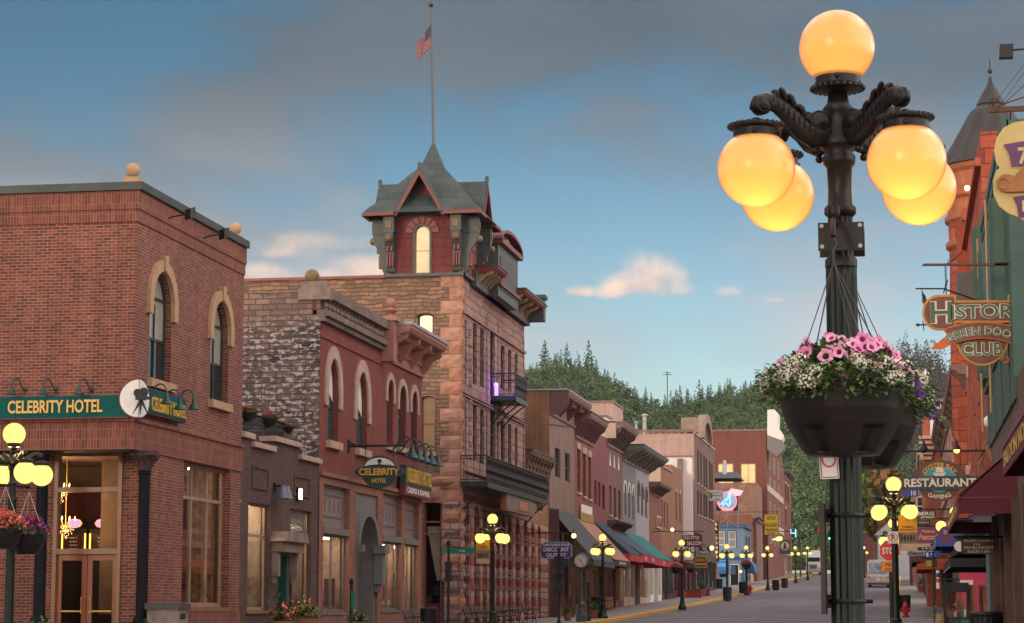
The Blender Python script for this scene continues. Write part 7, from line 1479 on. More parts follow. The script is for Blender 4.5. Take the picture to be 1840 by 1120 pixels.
for q in ((1020,112,.75,None,None,'bushy green plant in a terracotta pot under the purple sign'),(1066,118,.85,None,None,'plant in a squat terracotta pot left of the tan awning lamp'),(1227,152,.8,-17.9,CORAL,'orange flowered pot by the dark doorway past the teal awning'),(1245,160,.8,-17.8,YEL,'yellow flowered pot among red boxes'),(1262,172,1.2,-17.5,None,'tall straggly plant standing among the red boxes'),(78,51.3,.9,None,None,'low leafy plant at the foot of the left iron column'),(268,52.5,.85,None,None,'low leafy plant at the foot of the right iron column'),(505,64.5,1.3,-17.9,CORAL,'red flowered plant under the brown shop door'),(545,67.5,1.4,-17.9,YEL,'yellow green plant under the glass block window'),(643,74.5,1.0,-18.3,None,'potted plant at the foot of the grey arched door'),(1713,66,1.1,None,CORAL,'pink flowered pot on the right pavement beyond the green crates'),(1655,105,1.3,1.6,None,'upright dark green shrub in a pale tub on the right pavement')): pot(q[5],q[0],q[1],q[2],q[3],q[4],tall=2.5 if 'tall' in q[5] or 'upright' in q[5] else 1)
for i,(px,py) in enumerate(((447,742),(484,752),(521,768))): p = atX(px,py,XL - 1.05); small_basket('basket of pink geraniums on the terrace railing, %s' % ('nearest the brick hotel','middle one','farthest along')[i],p,CORAL,LEAF,.75,40 + i,'flower baskets on the terrace railing',hook=False)
pk = thing('stone_bin','pale stone litter box between the brick hotel column and street window','litter bin',onwalk(302,56,-18.2)); x,y,z = pk.location
mk('body',GREY_ST,pk,lambda b: b.box(x - .4,x + .4,y - .4,y + .4,z,z + 1.05)); mk('lid',DKGREY,pk,lambda b: b.box(x - .45,x + .45,y - .45,y + .45,z + 1.053,z + 1.2)); mk('opening',BLACK,pk,lambda b: b.box(x + .4,x + .41,y - .2,y + .2,z + .8,z + .95))
for i,(px,Y,lb) in enumerate(((1250,158,'left red box seat outside the saloon front'),(1265,166,'right red box seat outside the saloon front'))):
    l_ = onwalk(px - 4,Y,-17.6); r = thing('red_box',lb,'box',l_,'red boxes outside the saloon',local=True); mk('body',M('red_box_paint',(.25,.02,.02),.5),r,lambda b: b.box(-.7,.7,-.5,.5,0,.55)); mk('lid',BRNB,r,lambda b: b.box(-.75,.75,-.55,.55,.552,.62))
for i in range(4):
    y = 134.5 + i*1.6; r = thing('wooden_barrel','small wooden barrel by the shop door, %s in the row of four' % ('first','second','third','last')[i],'barrel',(-18.2,y,g(y)),'barrels in a row',local=True); mk('staves',WOOD,r,lambda b: b.lathe([(.24,0),(.29,.35),(.29,.5),(.24,.85),(.02,.84)],(0,0,0),14),True); mk('hoop',BLACK,r,lambda b: [b.lathe([(.275,z),(.278,z + .04)],(0,0,0),14,False) for z in (.15,.62)])
for i,(y,lb) in enumerate(((120.5,'dark wooden chair outside the tan awning shop, left'),(123.0,'dark wooden chair outside the tan awning shop, right'))):
    r = thing('wooden_chair',lb,'chair',(-17.9,y,g(y)),'chairs outside the tan awning shop',local=True); mk('seat',BRNB,r,lambda b: b.box(-.25,.25,-.25,.25,.42,.46)); mk('backrest',BRNB,r,lambda b: [b.box(-.25,-.21,-.25 + k*.11,-.2 + k*.11,.46,1.1) for k in range(5)])
    for sx in (-.22,.19):
        for sy in (-.22,.19): mk('leg',BRNB,r,lambda b: b.box(sx,sx + .04,sy,sy + .04,0,.42))
def hydrant(lb,loc,s=1):
    r = thing('fire_hydrant',lb,'fire hydrant',loc,'red fire hydrants',local=True); RH = bpy.data.materials.get('hydrant_red') or M('hydrant_red',(.50,.012,.02),.4,.15,5)
    mk('barrel',RH,r,lambda b: b.lathe([(.2,0),(.2,.06),(.12,.08),(.115,.45),(.16,.47),(.16,.52),(.13,.54),(.12,.62),(.07,.70),(.03,.73),(.03,.78),(.01,.79)],(0,0,0),16),True); mk('outlet',RH,r,lambda b: (b.lathe([(.065,-.22),(.065,.22)],(0,0,.38),10,ax='X'),b.lathe([(.08,-.2),(.08,0)],(0,0,.36),10,ax='Y')),True); r.scale = (s,)*3; return r
hy = hydrant('bright red hydrant on the right pavement in front of a black bin',onwalk(1625,121),1.1); dup(hy,onwalk(1347,209.5),label='small red hydrant beside the lamp at the blue building',scale=1.2)
for i,(px,py,Y) in enumerate(((1258,977,178),(1279,985,205),(1007,995,108),(1031,963,121),(1208,952,165),(1331,1027,262 - .4),(1252,966,176))):
    lb = ('amber bulb cluster by the maroon saloon sign','bright amber lamp at the foot of the tall saloon sign','faint amber lantern near the purple sign','warm bulb under the striped slate awning','tiny warm bulb on the stepped parapet building','warm lamp inside the blue building doorway','red neon squiggle above the saloon doorway')[i]
    if i == 2: continue
    p = atY(px,py,Y); r = thing('street_bulb',lb,'lamp',p); mk('bulb',(EM('amber_bulb',(1,.55,.18),5) if i == 0 else bpy.data.materials['amber_bulb']) if i != 6 else NEON_R,r,lambda b: b.sphere(p,.2 if i in (1,) else .13,8,6),'all'); mk('hanger',BLACK,r,lambda b: b.tube([p,p + Vector((-1.0 if i != 3 else 0,.1,.4))],.02,4))
# traffic signal far up the street
tl = thing('traffic_signal','mast arm traffic signal showing green far up the street','traffic signal',onwalk(1438,330)); x,y,z = tl.location; za = atY(1460,958,330).z; xe = atY(1492,950,330).x
mk('mast',DKGREY,tl,lambda b: (b.tube([(x,y,z),(x,y,za + .5)],.13,8),b.tube([(x,y,za),((x + xe)/2,y,za + .9),(xe,y,za + 1.1)],.08,6))); zg = atY(1490,968,330).z; xg = atY(1490.5,968,330).x; o = mk('signal_head',BLACK,tl,lambda b: b.box(xg - .2,xg + .2,y - .2,y + .1,zg - .35,zg + 1.0)); mk('green_light',EM('green_light',(.05,1,.45),4),o,lambda b: b.sphere((xg,y - .22,zg),.15,8,6)); mk('red_sign',REDP,tl,lambda b: b.box(atY(1469,951,330).x,atY(1475,951,330).x,y - .05,y,atY(1470,956,330).z,atY(1470,947,330).z))
nb = thing('blue_neon_sign','small blue neon sign against the wooded hill at the end of the left row','sign',atY(1426,953,320)); f = FF(320); u = RF(1421,1431,951,966,320); mk('neon_tube',EM('pale_blue_neon',(.25,.65,1),1.3),nb,lambda b: (b.tube([f.p(*q,0) for q in ((u[0],u[3]),(u[0],u[2] + .6),(u[1],u[2] + .6))],.07,5),b.tube([f.p(u[1] - .1,u[3],0),f.p(u[1] - .1,u[2],0)],.07,5))); mk('bracket',BLACK,nb,lambda b: b.tube([f.p(u[0],u[3] - .3,.05),(-19,322,u[3] - .3)],.06,5))
# vehicles
TW = M('truck_white',(.62,.63,.64),.35,.06,2)
ty = 372; tx_ = atY(1461,1010,ty).x; tz = g(ty) - .1
tr = thing('semi_truck','white semi truck facing down the hill far up the street','truck',(tx_,ty,tz)); X = lambda q: tx_ + q
mk('cab',TW,tr,lambda b: (b.box(X(-1.2),X(1.2),ty + 1.6,ty + 4.2,tz + .9,tz + 3.0),b.prism(Fr((X(-1.15),0,0),(0,1,0),(1,0,0)),[(ty + 1.5,tz + 2.9),(ty + 4.3,tz + 2.9),(ty + 4.3,tz + 4.1),(ty + 2.6,tz + 4.0)],0,2.3),b.prism(Fr((X(-.85),0,0),(0,1,0),(1,0,0)),[(ty,tz + .8),(ty + 1.6,tz + .8),(ty + 1.6,tz + 2.2),(ty + .1,tz + 1.9)],0,1.7),[b.box(X(a),X(a + .5),ty + .3,ty + 1.5,tz + .5,tz + 1.3) for a in (-1.25,.75)]))
mk('trailer',TW,tr,lambda b: b.box(X(-1.28),X(1.28),ty + 5,ty + 18,tz + 1.1,tz + 4.2)); mk('windscreen',G_DARK,tr,lambda b: b.box(X(-1.05),X(1.05),ty + 1.55,ty + 1.6,tz + 2.2,tz + 2.95)); mk('grille',DKGREY,tr,lambda b: [b.box(X(-.6),X(.6),ty - .02,ty + .02,tz + .95 + k*.13,tz + 1.02 + k*.13) for k in range(6)]); mk('bumper',STEEL,tr,lambda b: b.box(X(-1.2),X(1.2),ty - .15,ty + .1,tz + .4,tz + .75))
for a in (-1.05,.85): mk('headlight',GREYSKY,tr,lambda b: b.box(X(a),X(a + .25),ty + .24,ty + .3,tz + .95,tz + 1.2))
for a in (-1.2,.85): mk('wheel',BLACK,tr,lambda b: b.lathe([(.5,-.0),(.5,.35)],(X(a),ty + 1.0,tz + .5),14,ax='X'))
for a in (-1.2,.85): mk('wheel',BLACK,tr,lambda b: b.lathe([(.5,-.0),(.5,.35)],(X(a),ty + 14,tz + .5),14,ax='X'))
by_ = 250; bx = atY(1578,1010,by_).x; bz = g(by_) - .12; bs = thing('bus','small white bus with a blue grey rear picture seen from behind','bus',(bx,by_,bz)); X = lambda q: bx + q; BUSW = M('bus_white',(.55,.50,.46),.4,.12,2)
mk('body',BUSW,bs,lambda b: (b.box(X(-1.2),X(1.2),by_,by_ + 8,bz + .45,bz + 2.75),b.prism(FF(by_),[(X(-1.2),bz + 2.75),(X(1.2),bz + 2.75),(X(1.0),bz + 3.05),(X(-1.0),bz + 3.05)],-8,0)))
BG = M('rear_picture',(.22,.30,.34),.3,.9,1.1); mk('rear_picture',BG,bs,lambda b: b.box(X(-1.0),X(1.0),by_ - .03,by_,bz + 1.5,bz + 2.7)); mk('bumper',DKGREY,bs,lambda b: b.box(X(-1.22),X(1.22),by_ - .12,by_ + .1,bz + .3,bz + .55)); mk('rear_panel',M('bus_beige',(.42,.33,.26),.5,.4,3),bs,lambda b: b.box(X(-1.1),X(1.1),by_ - .02,by_ - .001,bz + .6,bz + 1.2)); mk('number_plate',WHITE,bs,lambda b: b.box(X(-.2),X(.2),by_ - .04,by_ - .021,bz + .8,bz + .98))
for a in (-1.1,.95): mk('tail_light',REDP,bs,lambda b: b.box(X(a),X(a + .15),by_ - .05,by_,bz + 1.0,bz + 1.25))
for a in (-1.15,.85): mk('wheel',BLACK,bs,lambda b: b.lathe([(.42,-.0),(.42,.3)],(X(a),by_ + 2,bz + .42),14,ax='X'))
for a in (-1.15,.85): mk('wheel',BLACK,bs,lambda b: b.lathe([(.42,-.0),(.42,.3)],(X(a),by_ + 6.5,bz + .42),14,ax='X'))
# ------------------------------------------------------------------ right side of the street
REDT = M('red_sandstone',(.34,.072,.035),.85,.25,1.6,.5); REDT2 = STONE('red_sandstone_blocks',(.27,.055,.03),(.38,.078,.036),(.45,.11,.05),1.1,.5,.02,(.15,.04,.03)); GRB = M('green_bay_paint',(.03,.085,.065),.5,.2,2.5); GRB2 = M('pale_green_paint',(.045,.12,.095),.5,.2,2.5); COPR = M('weathered_copper_roof',(.034,.028,.027),.6,.4,2,.3,streak=5); STRIPR = M('red_metal_panel',(.22,.05,.045),.6,.2,3,streak=4); PINKW = M('faded_pink_wall',(.33,.15,.12),.8,.2,2)
def rblock(name,label,X,Y0,Y1,zt,m,holes=(),Xb=None,side=None):
    fr = FR(X); r = thing(name,label,'building',(X,Y0,g(Y0))); Xb = Xb or X + 12; b = MB(); b.m(m); wall(b,fr,Y0,Y1,-1,zt,holes,.2); b.m(side or m); b.poly([(X,Y0,-1),(Xb,Y0,-1),(Xb,Y0,zt),(X,Y0,zt)]); b.poly([(X,Y1,-1),(Xb,Y1,-1),(Xb,Y1,zt),(X,Y1,zt)]); b.m(ROOFING); b.poly([(X,Y0,zt - .2),(Xb,Y0,zt - .2),(Xb,Y1,zt - .2),(X,Y1,zt - .2)]); b.build('wall',r); return r,fr
# near green and timber building
XN = 2.2; hN = [(29,33,.6,2.9),(35,39,.6,2.9),(44.5,46,.4,2.7),(48.5,52.5,.7,2.8)]
rN1,frN = rblock('green_bay_building','near right building with green moulded bays above and old brown timber posts below',XN,22,56,5.6,OLDWOOD,hN)
for h in hN: window(rN1,frN,*h,depth=.18,fw=.08,fm=OLDWOOD,gm=G_DARK,rows=(.8,))
mk('timber_post',OLDWOOD,rN1,lambda b: [b.fbox(frN,y,y + .28,-.5,3.4,.001,.14) for y in (24,28.4,34,39.6,43.4,47.2,53.2,55.6)])
zc1 = atX(1815,548,XN).z
mk('green_panel',GRB,rN1,lambda b: ([b.fbox(frN,43,56.0,5.2,5.6,.001,.05),b.box(XN - .05,XN + 12,43,56.0,5.61,10.6)],[b.fbox(frN,y,y + .35,5.2,9.8,.051,.075) for y in (44.5,48,51.5,55.6)]))
z5 = [atY(1800,q,55).z for q in (735,690,655,600,560,545,520,490)]
def stack(b,Y0,Y1,zz,pr0,k=5,h=.16,dp=.14):
    for i in range(k): b.fbox(frN,Y0 - .05*i,Y1 + .05*i,zz + i*h,zz + (i + 1)*h - .02,.0,pr0 + dp*i)
for (y0,y1,zz,pr0,k,h) in ((52.8,54.8,z5[0],.0,4,.17),(45,52,atY(1800,665,50).z,.02,5,.15),(54.9,55.9,atY(1795,600,55).z,.0,3,.15)):
    mk('bay_cornice',GRB,rN1,lambda b: stack(b,y0,y1,zz,pr0,k,h,.09)); mk('bay_panel',GRB2,rN1,lambda b: b.fbox(frN,y0,y1,zz + k*h,zz + k*h + 2.2,.0,pr0 + .25)); mk('bay_corner',GRB,rN1,lambda b: [b.fbox(frN,y,y + .25,zz + k*h,zz + k*h + 2.2,pr0 + .25,pr0 + .33) for y in (y0,y1 - .25)])
mk('top_cornice',GRB,rN1,lambda b: [b.fbox(frN,43,56 + .1*i,9.4 + i*.25,9.64 + i*.25,.02,.04 + i*.03) for i in range(5)])
mk('gold_pipe',M('gold_trim_pipe',(.45,.27,.10),.4),rN1,lambda b: [b.tube([(XN - .28,y,5.4),(XN - .28,y,10.0)],.03,6) for y in (53.5,48.3)])
mk('blue_corner_strip',M('faded_blue_paint',(.10,.24,.30),.6,.2,3),rN1,lambda b: b.fbox(frN,55.7,56.02,-.5,3.5,.001,.2))
# maroon awnings
def gold_words(r,fr,y0,y1,z,n): pass
aw1 = awning('awning','big maroon awning over the right pavement, its plain end towards the viewer','maroon awnings on the right',frN,44,55.6,atX(1834,790,XN).z,atY(1780,893,44).z,1.12,MAR_AWN,MAR_AWN,.32,sides=False)
zt_ = atX(1834,790,XN).z; zb_ = atY(1780,893,44).z
mk('end_panel',MAR_AWN,aw1,lambda b: b.prism(FF(44),[(XN,zb_ + .004),(XN - 1.12,zb_ + .004),(XN - 1.12,zb_ + .06),(XN - .0,zt_)],-.03,0)); mk('end_valance',MAR_AWN,aw1,lambda b: b.fbox(FF(43.98),XN - 1.13,XN,zb_ - .32,zb_ - .01,0,.02))
mk('hem',M('hem_thread',(.25,.07,.08),.7),aw1,lambda b: b.fbox(FF(43.95),XN - 1.13,XN,zb_ - .02,zb_ - .005,.0,.006)); mk('hanging_tag',GREYPNT,aw1,lambda b: b.box(XN - .85,XN - .5,44.1,44.12,zb_ - .48,zb_ - .33))
text('SALOON NO. 10',aw1,Fr((XN - 1.12,0,0),(0,-1,0),(-1,0,0)),-50,zb_ - .16,8.5,GOLD,h=.16,n=.01,t=.004,bold=.02)
aw2 = awning('awning','nearer maroon awning with gold lettering at the right edge of the photo','maroon awnings on the right',frN,27,36,5.2,3.75,.62,MAR_AWN,MAR_AWN,.42,sides=True)
frl = Fr((XN - .62,0,0),(0,-1,0),(-1,0,0)); text('SALOON NO. 10',aw2,frl,-31.5,3.54,7.6,GOLD,h=.24,n=.01,t=.004,bold=.02)
# red panelled building and black awning
rP,frP = rblock('red_panelled_building','dull red metal panelled building between the green bays and the round tower',2.9,56.1,77,atX(1782,395,2.9).z,PINKW,[(58,61.5,.8,2.8),(63,66,.8,2.8),(69,74,.8,2.9)]); zP = atX(1782,395,2.9).z
for h in ((58,61.5,.8,2.8),(63,66,.8,2.8),(69,74,.8,2.9)): window(rP,frP,*h,depth=.18,fm=MAROON,gm=G_DARK,rows=(.8,))
mk('vertical_batten',STRIPR,rP,lambda b: [b.fbox(frP,y,y + .22,4.2,zP - 1.5,.001,.16 if i % 2 else .09) for i,y in enumerate(np.arange(57,77,.75))]); mk('timber_hood',WOOD,rP,lambda b: [b.tube([(2.85,y,5.2),(2.5,y,5.9),(2.75,y,6.6)],.12,6) for y in (60,66,73)]); mk('shutter',OLDWOOD,rP,lambda b: b.fbox(frP,57.5,60,6.2,8.4,.17,.22)); mk('parapet',PALE_ST,rP,lambda b: b.fbox(frP,56.1,77,zP - .5,zP + .05,.001,.3)); p = atX(1778,758,2.75); mk('ball_ornament',WHITE,rP,lambda b: b.sphere(p,.2,12,8),True)
vb2 = thing('ventilation_duct','square grey brown duct box on the red wall above the hanging club sign','duct',atY(1742,520,62)); u = RF(1721,1764,489,543,62); mk('casing',M('duct_brown_grey',(.085,.07,.065),.5,.2,1),vb2,lambda b: (b.fbox(FF(62),u[0],2.89,u[2],u[3],-2,0),b.prism(FF(61.99),[(u[0],u[2]),(u[1],u[2]),(u[1] - .1,u[3]),(u[0] + .15,u[3])],0,.12)))
BLKC = M('black_canvas',(.015,.015,.016),.7,.2,2); aw3 = awning('awning','black awning with white edge and round emblem beyond the maroon one','dark awnings on the right',frP,57,66,atY(1760,968,57).z + .4,atY(1740,1003,57).z,1.75,BLKC,BLKC,.22)
zz = atY(1740,1003,57).z; mk('end_panel',BLKC,aw3,lambda b: b.prism(FF(57),[(2.9,zz),(1.15,zz),(1.35,zz + .5),(1.9,zz + .85),(2.9,zz + 1.0)],-.04,0)); c = atY(1724,982,56.9); mk('round_emblem',WHITE,aw3,lambda b: b.prism(FF(56.9),circ((c.x,c.z),.13,k=20),0,.01)); mk('white_piping',WHITE,aw3,lambda b: b.tube([(1.14,57,zz - .22),(1.14,66,zz - .22)],.012,4))
# tower building
rT,frT = rblock('round_tower_building','tall red sandstone building carrying a round corner tower with a cone roof',2.95,77.1,98,atX(1752,292,2.95).z,REDT2,[(80,81.6,6,9),(85,86.6,6,9),(90,91.6,6,9),(80,81.6,11,14),(85,86.6,11,14),(90,91.6,11,14),(79,84,.9,3.4),(87,93,.9,3.4)]); zT = atX(1752,292,2.95).z
for h in ((80,81.6,6,9),(85,86.6,6,9),(90,91.6,6,9),(80,81.6,11,14),(85,86.6,11,14),(90,91.6,11,14),(79,84,.9,3.4),(87,93,.9,3.4)): window(rT,frT,*h,depth=.18,fm=BLACK,gm=G_DARK)
mk('parapet_stone',REDT,rT,lambda b: (b.fbox(frT,95,98,zT + .002,zT + .5,-1,.15),b.fbox(frT,95.4,97.6,zT - 3.5,zT,.001,.35),b.fbox(frT,77.1,98,zT - 1.2,zT - .9,.001,.2))); mk('balcony_bracket',PALE_ST,rT,lambda b: (b.fbox(frT,78,90,zT - 6.2,zT - 5.6,.001,.5),b.fbox(frT,78,90,zT - 5.0,zT - 4.8,.001,.3)))
TCX,TCY = 4.35,100.0; zr0 = atY(1735,302,TCY).z; zap = atY(1807,172,TCY).z; Rt = 2.02
def zy(y): return atY(1735,y,TCY).z
o = mk('round_tower',REDT2,rT,lambda b: b.lathe([(Rt + .05,-1),(Rt + .05,zy(560)),(Rt - .02,zy(480)),(Rt,zy(405))],(TCX,TCY,0),28,False),True)
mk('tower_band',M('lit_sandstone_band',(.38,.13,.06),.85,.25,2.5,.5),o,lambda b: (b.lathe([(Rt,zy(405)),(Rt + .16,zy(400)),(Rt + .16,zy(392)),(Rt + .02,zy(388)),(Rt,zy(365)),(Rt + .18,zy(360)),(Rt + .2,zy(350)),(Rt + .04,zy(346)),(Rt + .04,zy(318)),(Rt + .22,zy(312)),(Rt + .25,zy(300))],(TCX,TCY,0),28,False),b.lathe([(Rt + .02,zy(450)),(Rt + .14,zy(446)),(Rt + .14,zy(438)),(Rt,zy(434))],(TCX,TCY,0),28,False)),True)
mk('cone_roof',COPR,o,lambda b: b.lathe([(Rt + .42,zr0 - .05),(Rt + .3,zr0 + .2),(1.72,zr0 + (zap - zr0)*.36),(.95,zr0 + (zap - zr0)*.78),(.62,zap - .45),(.66,zap - .4),(.34,zap + .2),(.14,zap + .55),(.05,zap + .9)],(TCX,TCY,0),28,flute=(zr0,zap - .4,.03))); mk('finial',COPR,o,lambda b: (b.sphere((TCX,TCY,zap + 1.15),.12,8,6),b.tube([(TCX,TCY,zap + 1.2),(TCX,TCY,zap + 1.7)],.03,5)),True)
for i,px in enumerate((1723,1738)): p = atY(px,338,TCY - Rt - .3 + i*.0); p.y = TCY - Rt + .1 + (1 - i)*.9; p = atY(px,338,p.y - .1); r = thing('tower_lamp','small glowing lamp under the cone roof of the round tower, %s of two' % ('left','right')[i],'lamp',p,'lamps on the round tower'); mk('bulb',EM('tower_bulb',(1,.65,.3),5) if i == 0 else bpy.data.materials['tower_bulb'],r,lambda b: b.sphere(p,.12,8,6)); mk('bracket',BLACK,r,lambda b: b.tube([p + Vector((0,0,.1)),p + Vector((0,.6,.35))],.03,4))
# rest of the right row
BRKR = BRICK('warm_red_brick',(.38,.10,.05),(.44,.13,.07),(.32,.2,.15),bw=.5,bh=.17); BAND = M('pale_stone_band',(.48,.34,.26),.8,.2,2)
ROWR = [('orange_brick_building','orange red brick building with pale stone bands right beyond the round tower',2.9,98.2,122,735,1718,BRKR),('white_quoined_building','red brick building with white painted panels and toothed white brick edge',2.7,122.1,165,757,1700,BRICK('quoin_brick',(.30,.09,.055),(.62,.55,.48),(.28,.17,.13),bw=.9,bh=.3,dirt=.2)),('small_balcony_building','red brick building with a boxy stone balcony farther up the right side',2.0,185,230,752,1672,BRKR),('stone_bay_building','pinkish stone fronted building with a flat topped bay on the right side',1.0,255,300,788,1640,OLDQ)]
for nm,lb,X,Y0,Y1,yt,pxt,m in ROWR:
    zt = atX(pxt,yt,X).z if pxt > 1632 else 20; zt = min(zt,26); wh = [(Y0 + 2 + k*(Y1 - Y0)/4,Y0 + 4 + k*(Y1 - Y0)/4,g(Y0) + 5 + j*4,g(Y0) + 7.4 + j*4,.5) for k in range(4) for j in range(int((zt - g(Y0) - 6)/4))]
    r,fr = rblock(nm,lb,X,Y0,Y1,zt,m,wh,side=m)
    for h in wh: window(r,fr,*h[:4],rise=.5,depth=.18,fm=BRNB,gm=G_DARK); hood(r,fr,h[0],h[1],h[3],.5,t=.25,m=BAND,pr=.12)
    cornice(r,fr,Y0,Y1,zt + .2,zt - 1.0,.7,BRNC if X != 2.0 else BAND,7,DKC,.3); mk('stone_band',BAND,r,lambda b: (b.fbox(fr,Y0,Y1,zt - 4.6,zt - 4.2,.001,.14),b.fbox(fr,Y0,Y1,g(Y0) + 4,g(Y0) + 4.4,.001,.2)))
    f0 = FF(Y0); mk('side_cornice',BAND,r,lambda b: (b.fbox(f0,X,X + 12,zt - .4,zt + .1,.001,.3),b.fbox(f0,X,X + 12,zt - 4.4,zt - 4.1,.001,.1)))
    for k in range(2):
        for j in range(2):
            if zt - 4 - j*4 > g(Y0) + 6: window(r,f0,X + .6 + k*1.6,X + 1.5 + k*1.6,zt - 3.6 - j*4,zt - 1.4 - j*4,depth=-.02,fw=.12,fm=BAND,gm=G_DARK)
    for k in range(5): mk('street_bay',[BRNB,MAROON,GRNWIN,DKGREY,WOOD][k],r,lambda b: (b.fbox(fr,Y0 + k*(Y1 - Y0)/5 + .3,Y0 + k*(Y1 - Y0)/5 + 1.0,g(Y0) - .5,g(Y0) + 3.8,.001,.25),))
wp = [RF(1672,1690,742,790,150),RF(1695,1718,760,792,150)]
wq = thing('white_painted_gable','flat side wall with big white painted panels above the restaurant sign','wall',(1.3,151,12)); u0,u1,v0,v1 = RF(1660,1722,730,905,151.5); mk('wall',BRKR,wq,lambda b: b.fbox(FF(151.5),u0,u1 + 2,g(150),v1,-8,0)); mk('white_panel',bpy.data.materials['white_render'],wq,lambda b: [b.fbox(FF(151.5),q[0],q[1],q[2],q[3],.001,.03) for q in wp]); QT = bpy.data.materials['white_render']
u = RF(1699,1705,790,900,151.5); mk('toothed_white_quoin',QT,wq,lambda b: [b.fbox(FF(151.5),u[0] - (.12 if k % 2 else 0),u[1] + (.12 if k % 2 else 0),u[2] + k*.2,u[2] + k*.2 + .12,.001,.035) for k in range(20)])
cb = RF(1665,1672,795,870,151); mk('scroll_cornice',BAND,wq,lambda b: [b.fbox(FF(151.5),u0 - .3,u0 + .9 - i*.1,v1 - 2.2 - i*.35,v1 - 2.0 - i*.35,.001,.35) for i in range(5)])
# far right: grey gable, red block, railing
fg = thing('grey_gabled_building','small pale grey building with a pediment at the far right corner','building',(atY(1590,1000,345).x,345,6)); u = RF(1577,1600,962,1020,345); mk('wall',M('pale_grey_render',(.38,.40,.42),.7,.15,.8),fg,lambda b: b.fbox(FF(345),u[0],u[1] + 6,5,u[3],-14,0)); mk('gable',bpy.data.materials['pale_grey_render'],fg,lambda b: b.prism(FF(344.9),[(u[0] - .5,u[3]),(u[1] + .6,u[3]),((u[0] + u[1])/2 + .6,u[3] + 1.8)],-14,.3)); mk('window',G_DARK,fg,lambda b: [b.fbox(FF(345),u[0] + .4 + k*.7,u[0] + .75 + k*.7,u[3] - 2.5,u[3] - 1,.001,.05) for k in range(2)])
mk('roof_railing',M('red_railing',(.30,.07,.05),.6),fg,lambda b: ([b.box(u[0] + .2 + k*.32,u[0] + .3 + k*.32,350,350.1,u[3] + .8,u[3] + 3.2) for k in range(8)],b.box(u[0],u[0] + 2.8,350,350.1,u[3] + .8,u[3] + 1.1)))
fr2 = thing('far_red_block','plain red brown block closing the street between the truck and the bus side','building',(atY(1566,990,400).x,400,7)); u = RF(1549,1580,957,1005,400); mk('wall',RED_O,fr2,lambda b: b.fbox(FF(400),u[0] - 1,u[1] + 1,5,u[3],-12,0)); mk('coping',BAND,fr2,lambda b: b.fbox(FF(400),u[0] - 1.1,u[1] + 1.1,u[3] + .002,u[3] + .25,-12,.1))
for i,(px,Y) in enumerate(((1506,0),(1562,335),(1569,322),(1573,340))):
    if i == 0: continue
    pp = thing('timber_post','rough brown post beside the far road, %s' % ('leftmost','leftmost','middle','right')[i],'post',onwalk(px,Y),'brown posts by the far road'); x,y,z = pp.location; mk('shaft',OLDWOOD,pp,lambda b: b.lathe([(.18,0),(.16,3.2),(.1,3.4)],(x,y,z),8))
# ------------------------------------------------------------------ hanging signs on the right
RB = 2.2
# yellow and purple scroll sign (cut by the photo's edge)
Ys = 26.0; fy = FF(Ys); c = atY(1846,305,Ys); s1 = Ys/4035; YP = M('pale_yellow_board',(.60,.45,.17),.5,.12,2); PLUM = M('plum_board',(.11,.035,.12),.5,.1); SCR = M('carved_orange_wood',(.36,.14,.04),.5,.25,6)
ysg = thing('round_scroll_sign','pale yellow lobed sign with plum panels and an orange carved scroll at the right edge','sign',c)
P = [(1838,219),(1820,222),(1802,232),(1790,250),(1786,272),(1790,295),(1796,303),(1790,308),(1784,325),(1785,350),(1795,372),(1812,385),(1832,393),(1838,397),(1880,397),(1905,375),(1915,345),(1910,315),(1900,305),(1908,285),(1905,255),(1890,232),(1865,221)]
W3 = lambda q: [(atY(x,y,Ys).x,atY(x,y,Ys).z) for x,y in q]
mk('board',YP,ysg,lambda b: b.prism(fy,W3(P),0,.05)); pan = [(1803,262),(1838,256),(1880,262),(1876,300),(1817,302),(1813,280)]; mk('upper_panel',PLUM,ysg,lambda b: b.prism(fy,W3(pan),.051,.07)); mk('panel_edge',GOLD,ysg,lambda b: b.prism(fy,W3([(x - 1.5,y + 2) for x,y in pan]),.0505,.06)); pan2 = [(1820,356),(1850,352),(1880,350),(1874,392),(1830,392),(1827,372)]; mk('lower_panel',PLUM,ysg,lambda b: b.prism(fy,W3(pan2),.051,.07))
mk('scroll',SCR,ysg,lambda b: (b.prism(fy,W3([(1800,317),(1812,316),(1822,320),(1834,306),(1850,300),(1880,318),(1876,345),(1800,347),(1792,340),(1790,328)]),.072,.10),b.ring(fy,[(atY(1803,332,Ys).x + .075*math.cos(t),atY(1803,332,Ys).z + .075*math.sin(t)) for t in np.linspace(0,5.5,16)],[(atY(1803,332,Ys).x + .05*math.cos(t),atY(1803,332,Ys).z + .05*math.sin(t)) for t in np.linspace(0,5.5,16)],.1,.115),b.ring(fy,W3([(1806,345),(1830,344),(1860,343)]),W3([(1806,348),(1830,347.5),(1860,346)]),.1,.11)))
q = atY(1843,282,Ys); text('7',ysg,fy,q.x - .03,q.z,.12,YP,h=.2,n=.072,t=.004,bold=.03); q = atY(1848,372,Ys); text('F',ysg,fy,q.x - .03,q.z,.09,YP,h=.13,n=.072,t=.004,bold=.03)
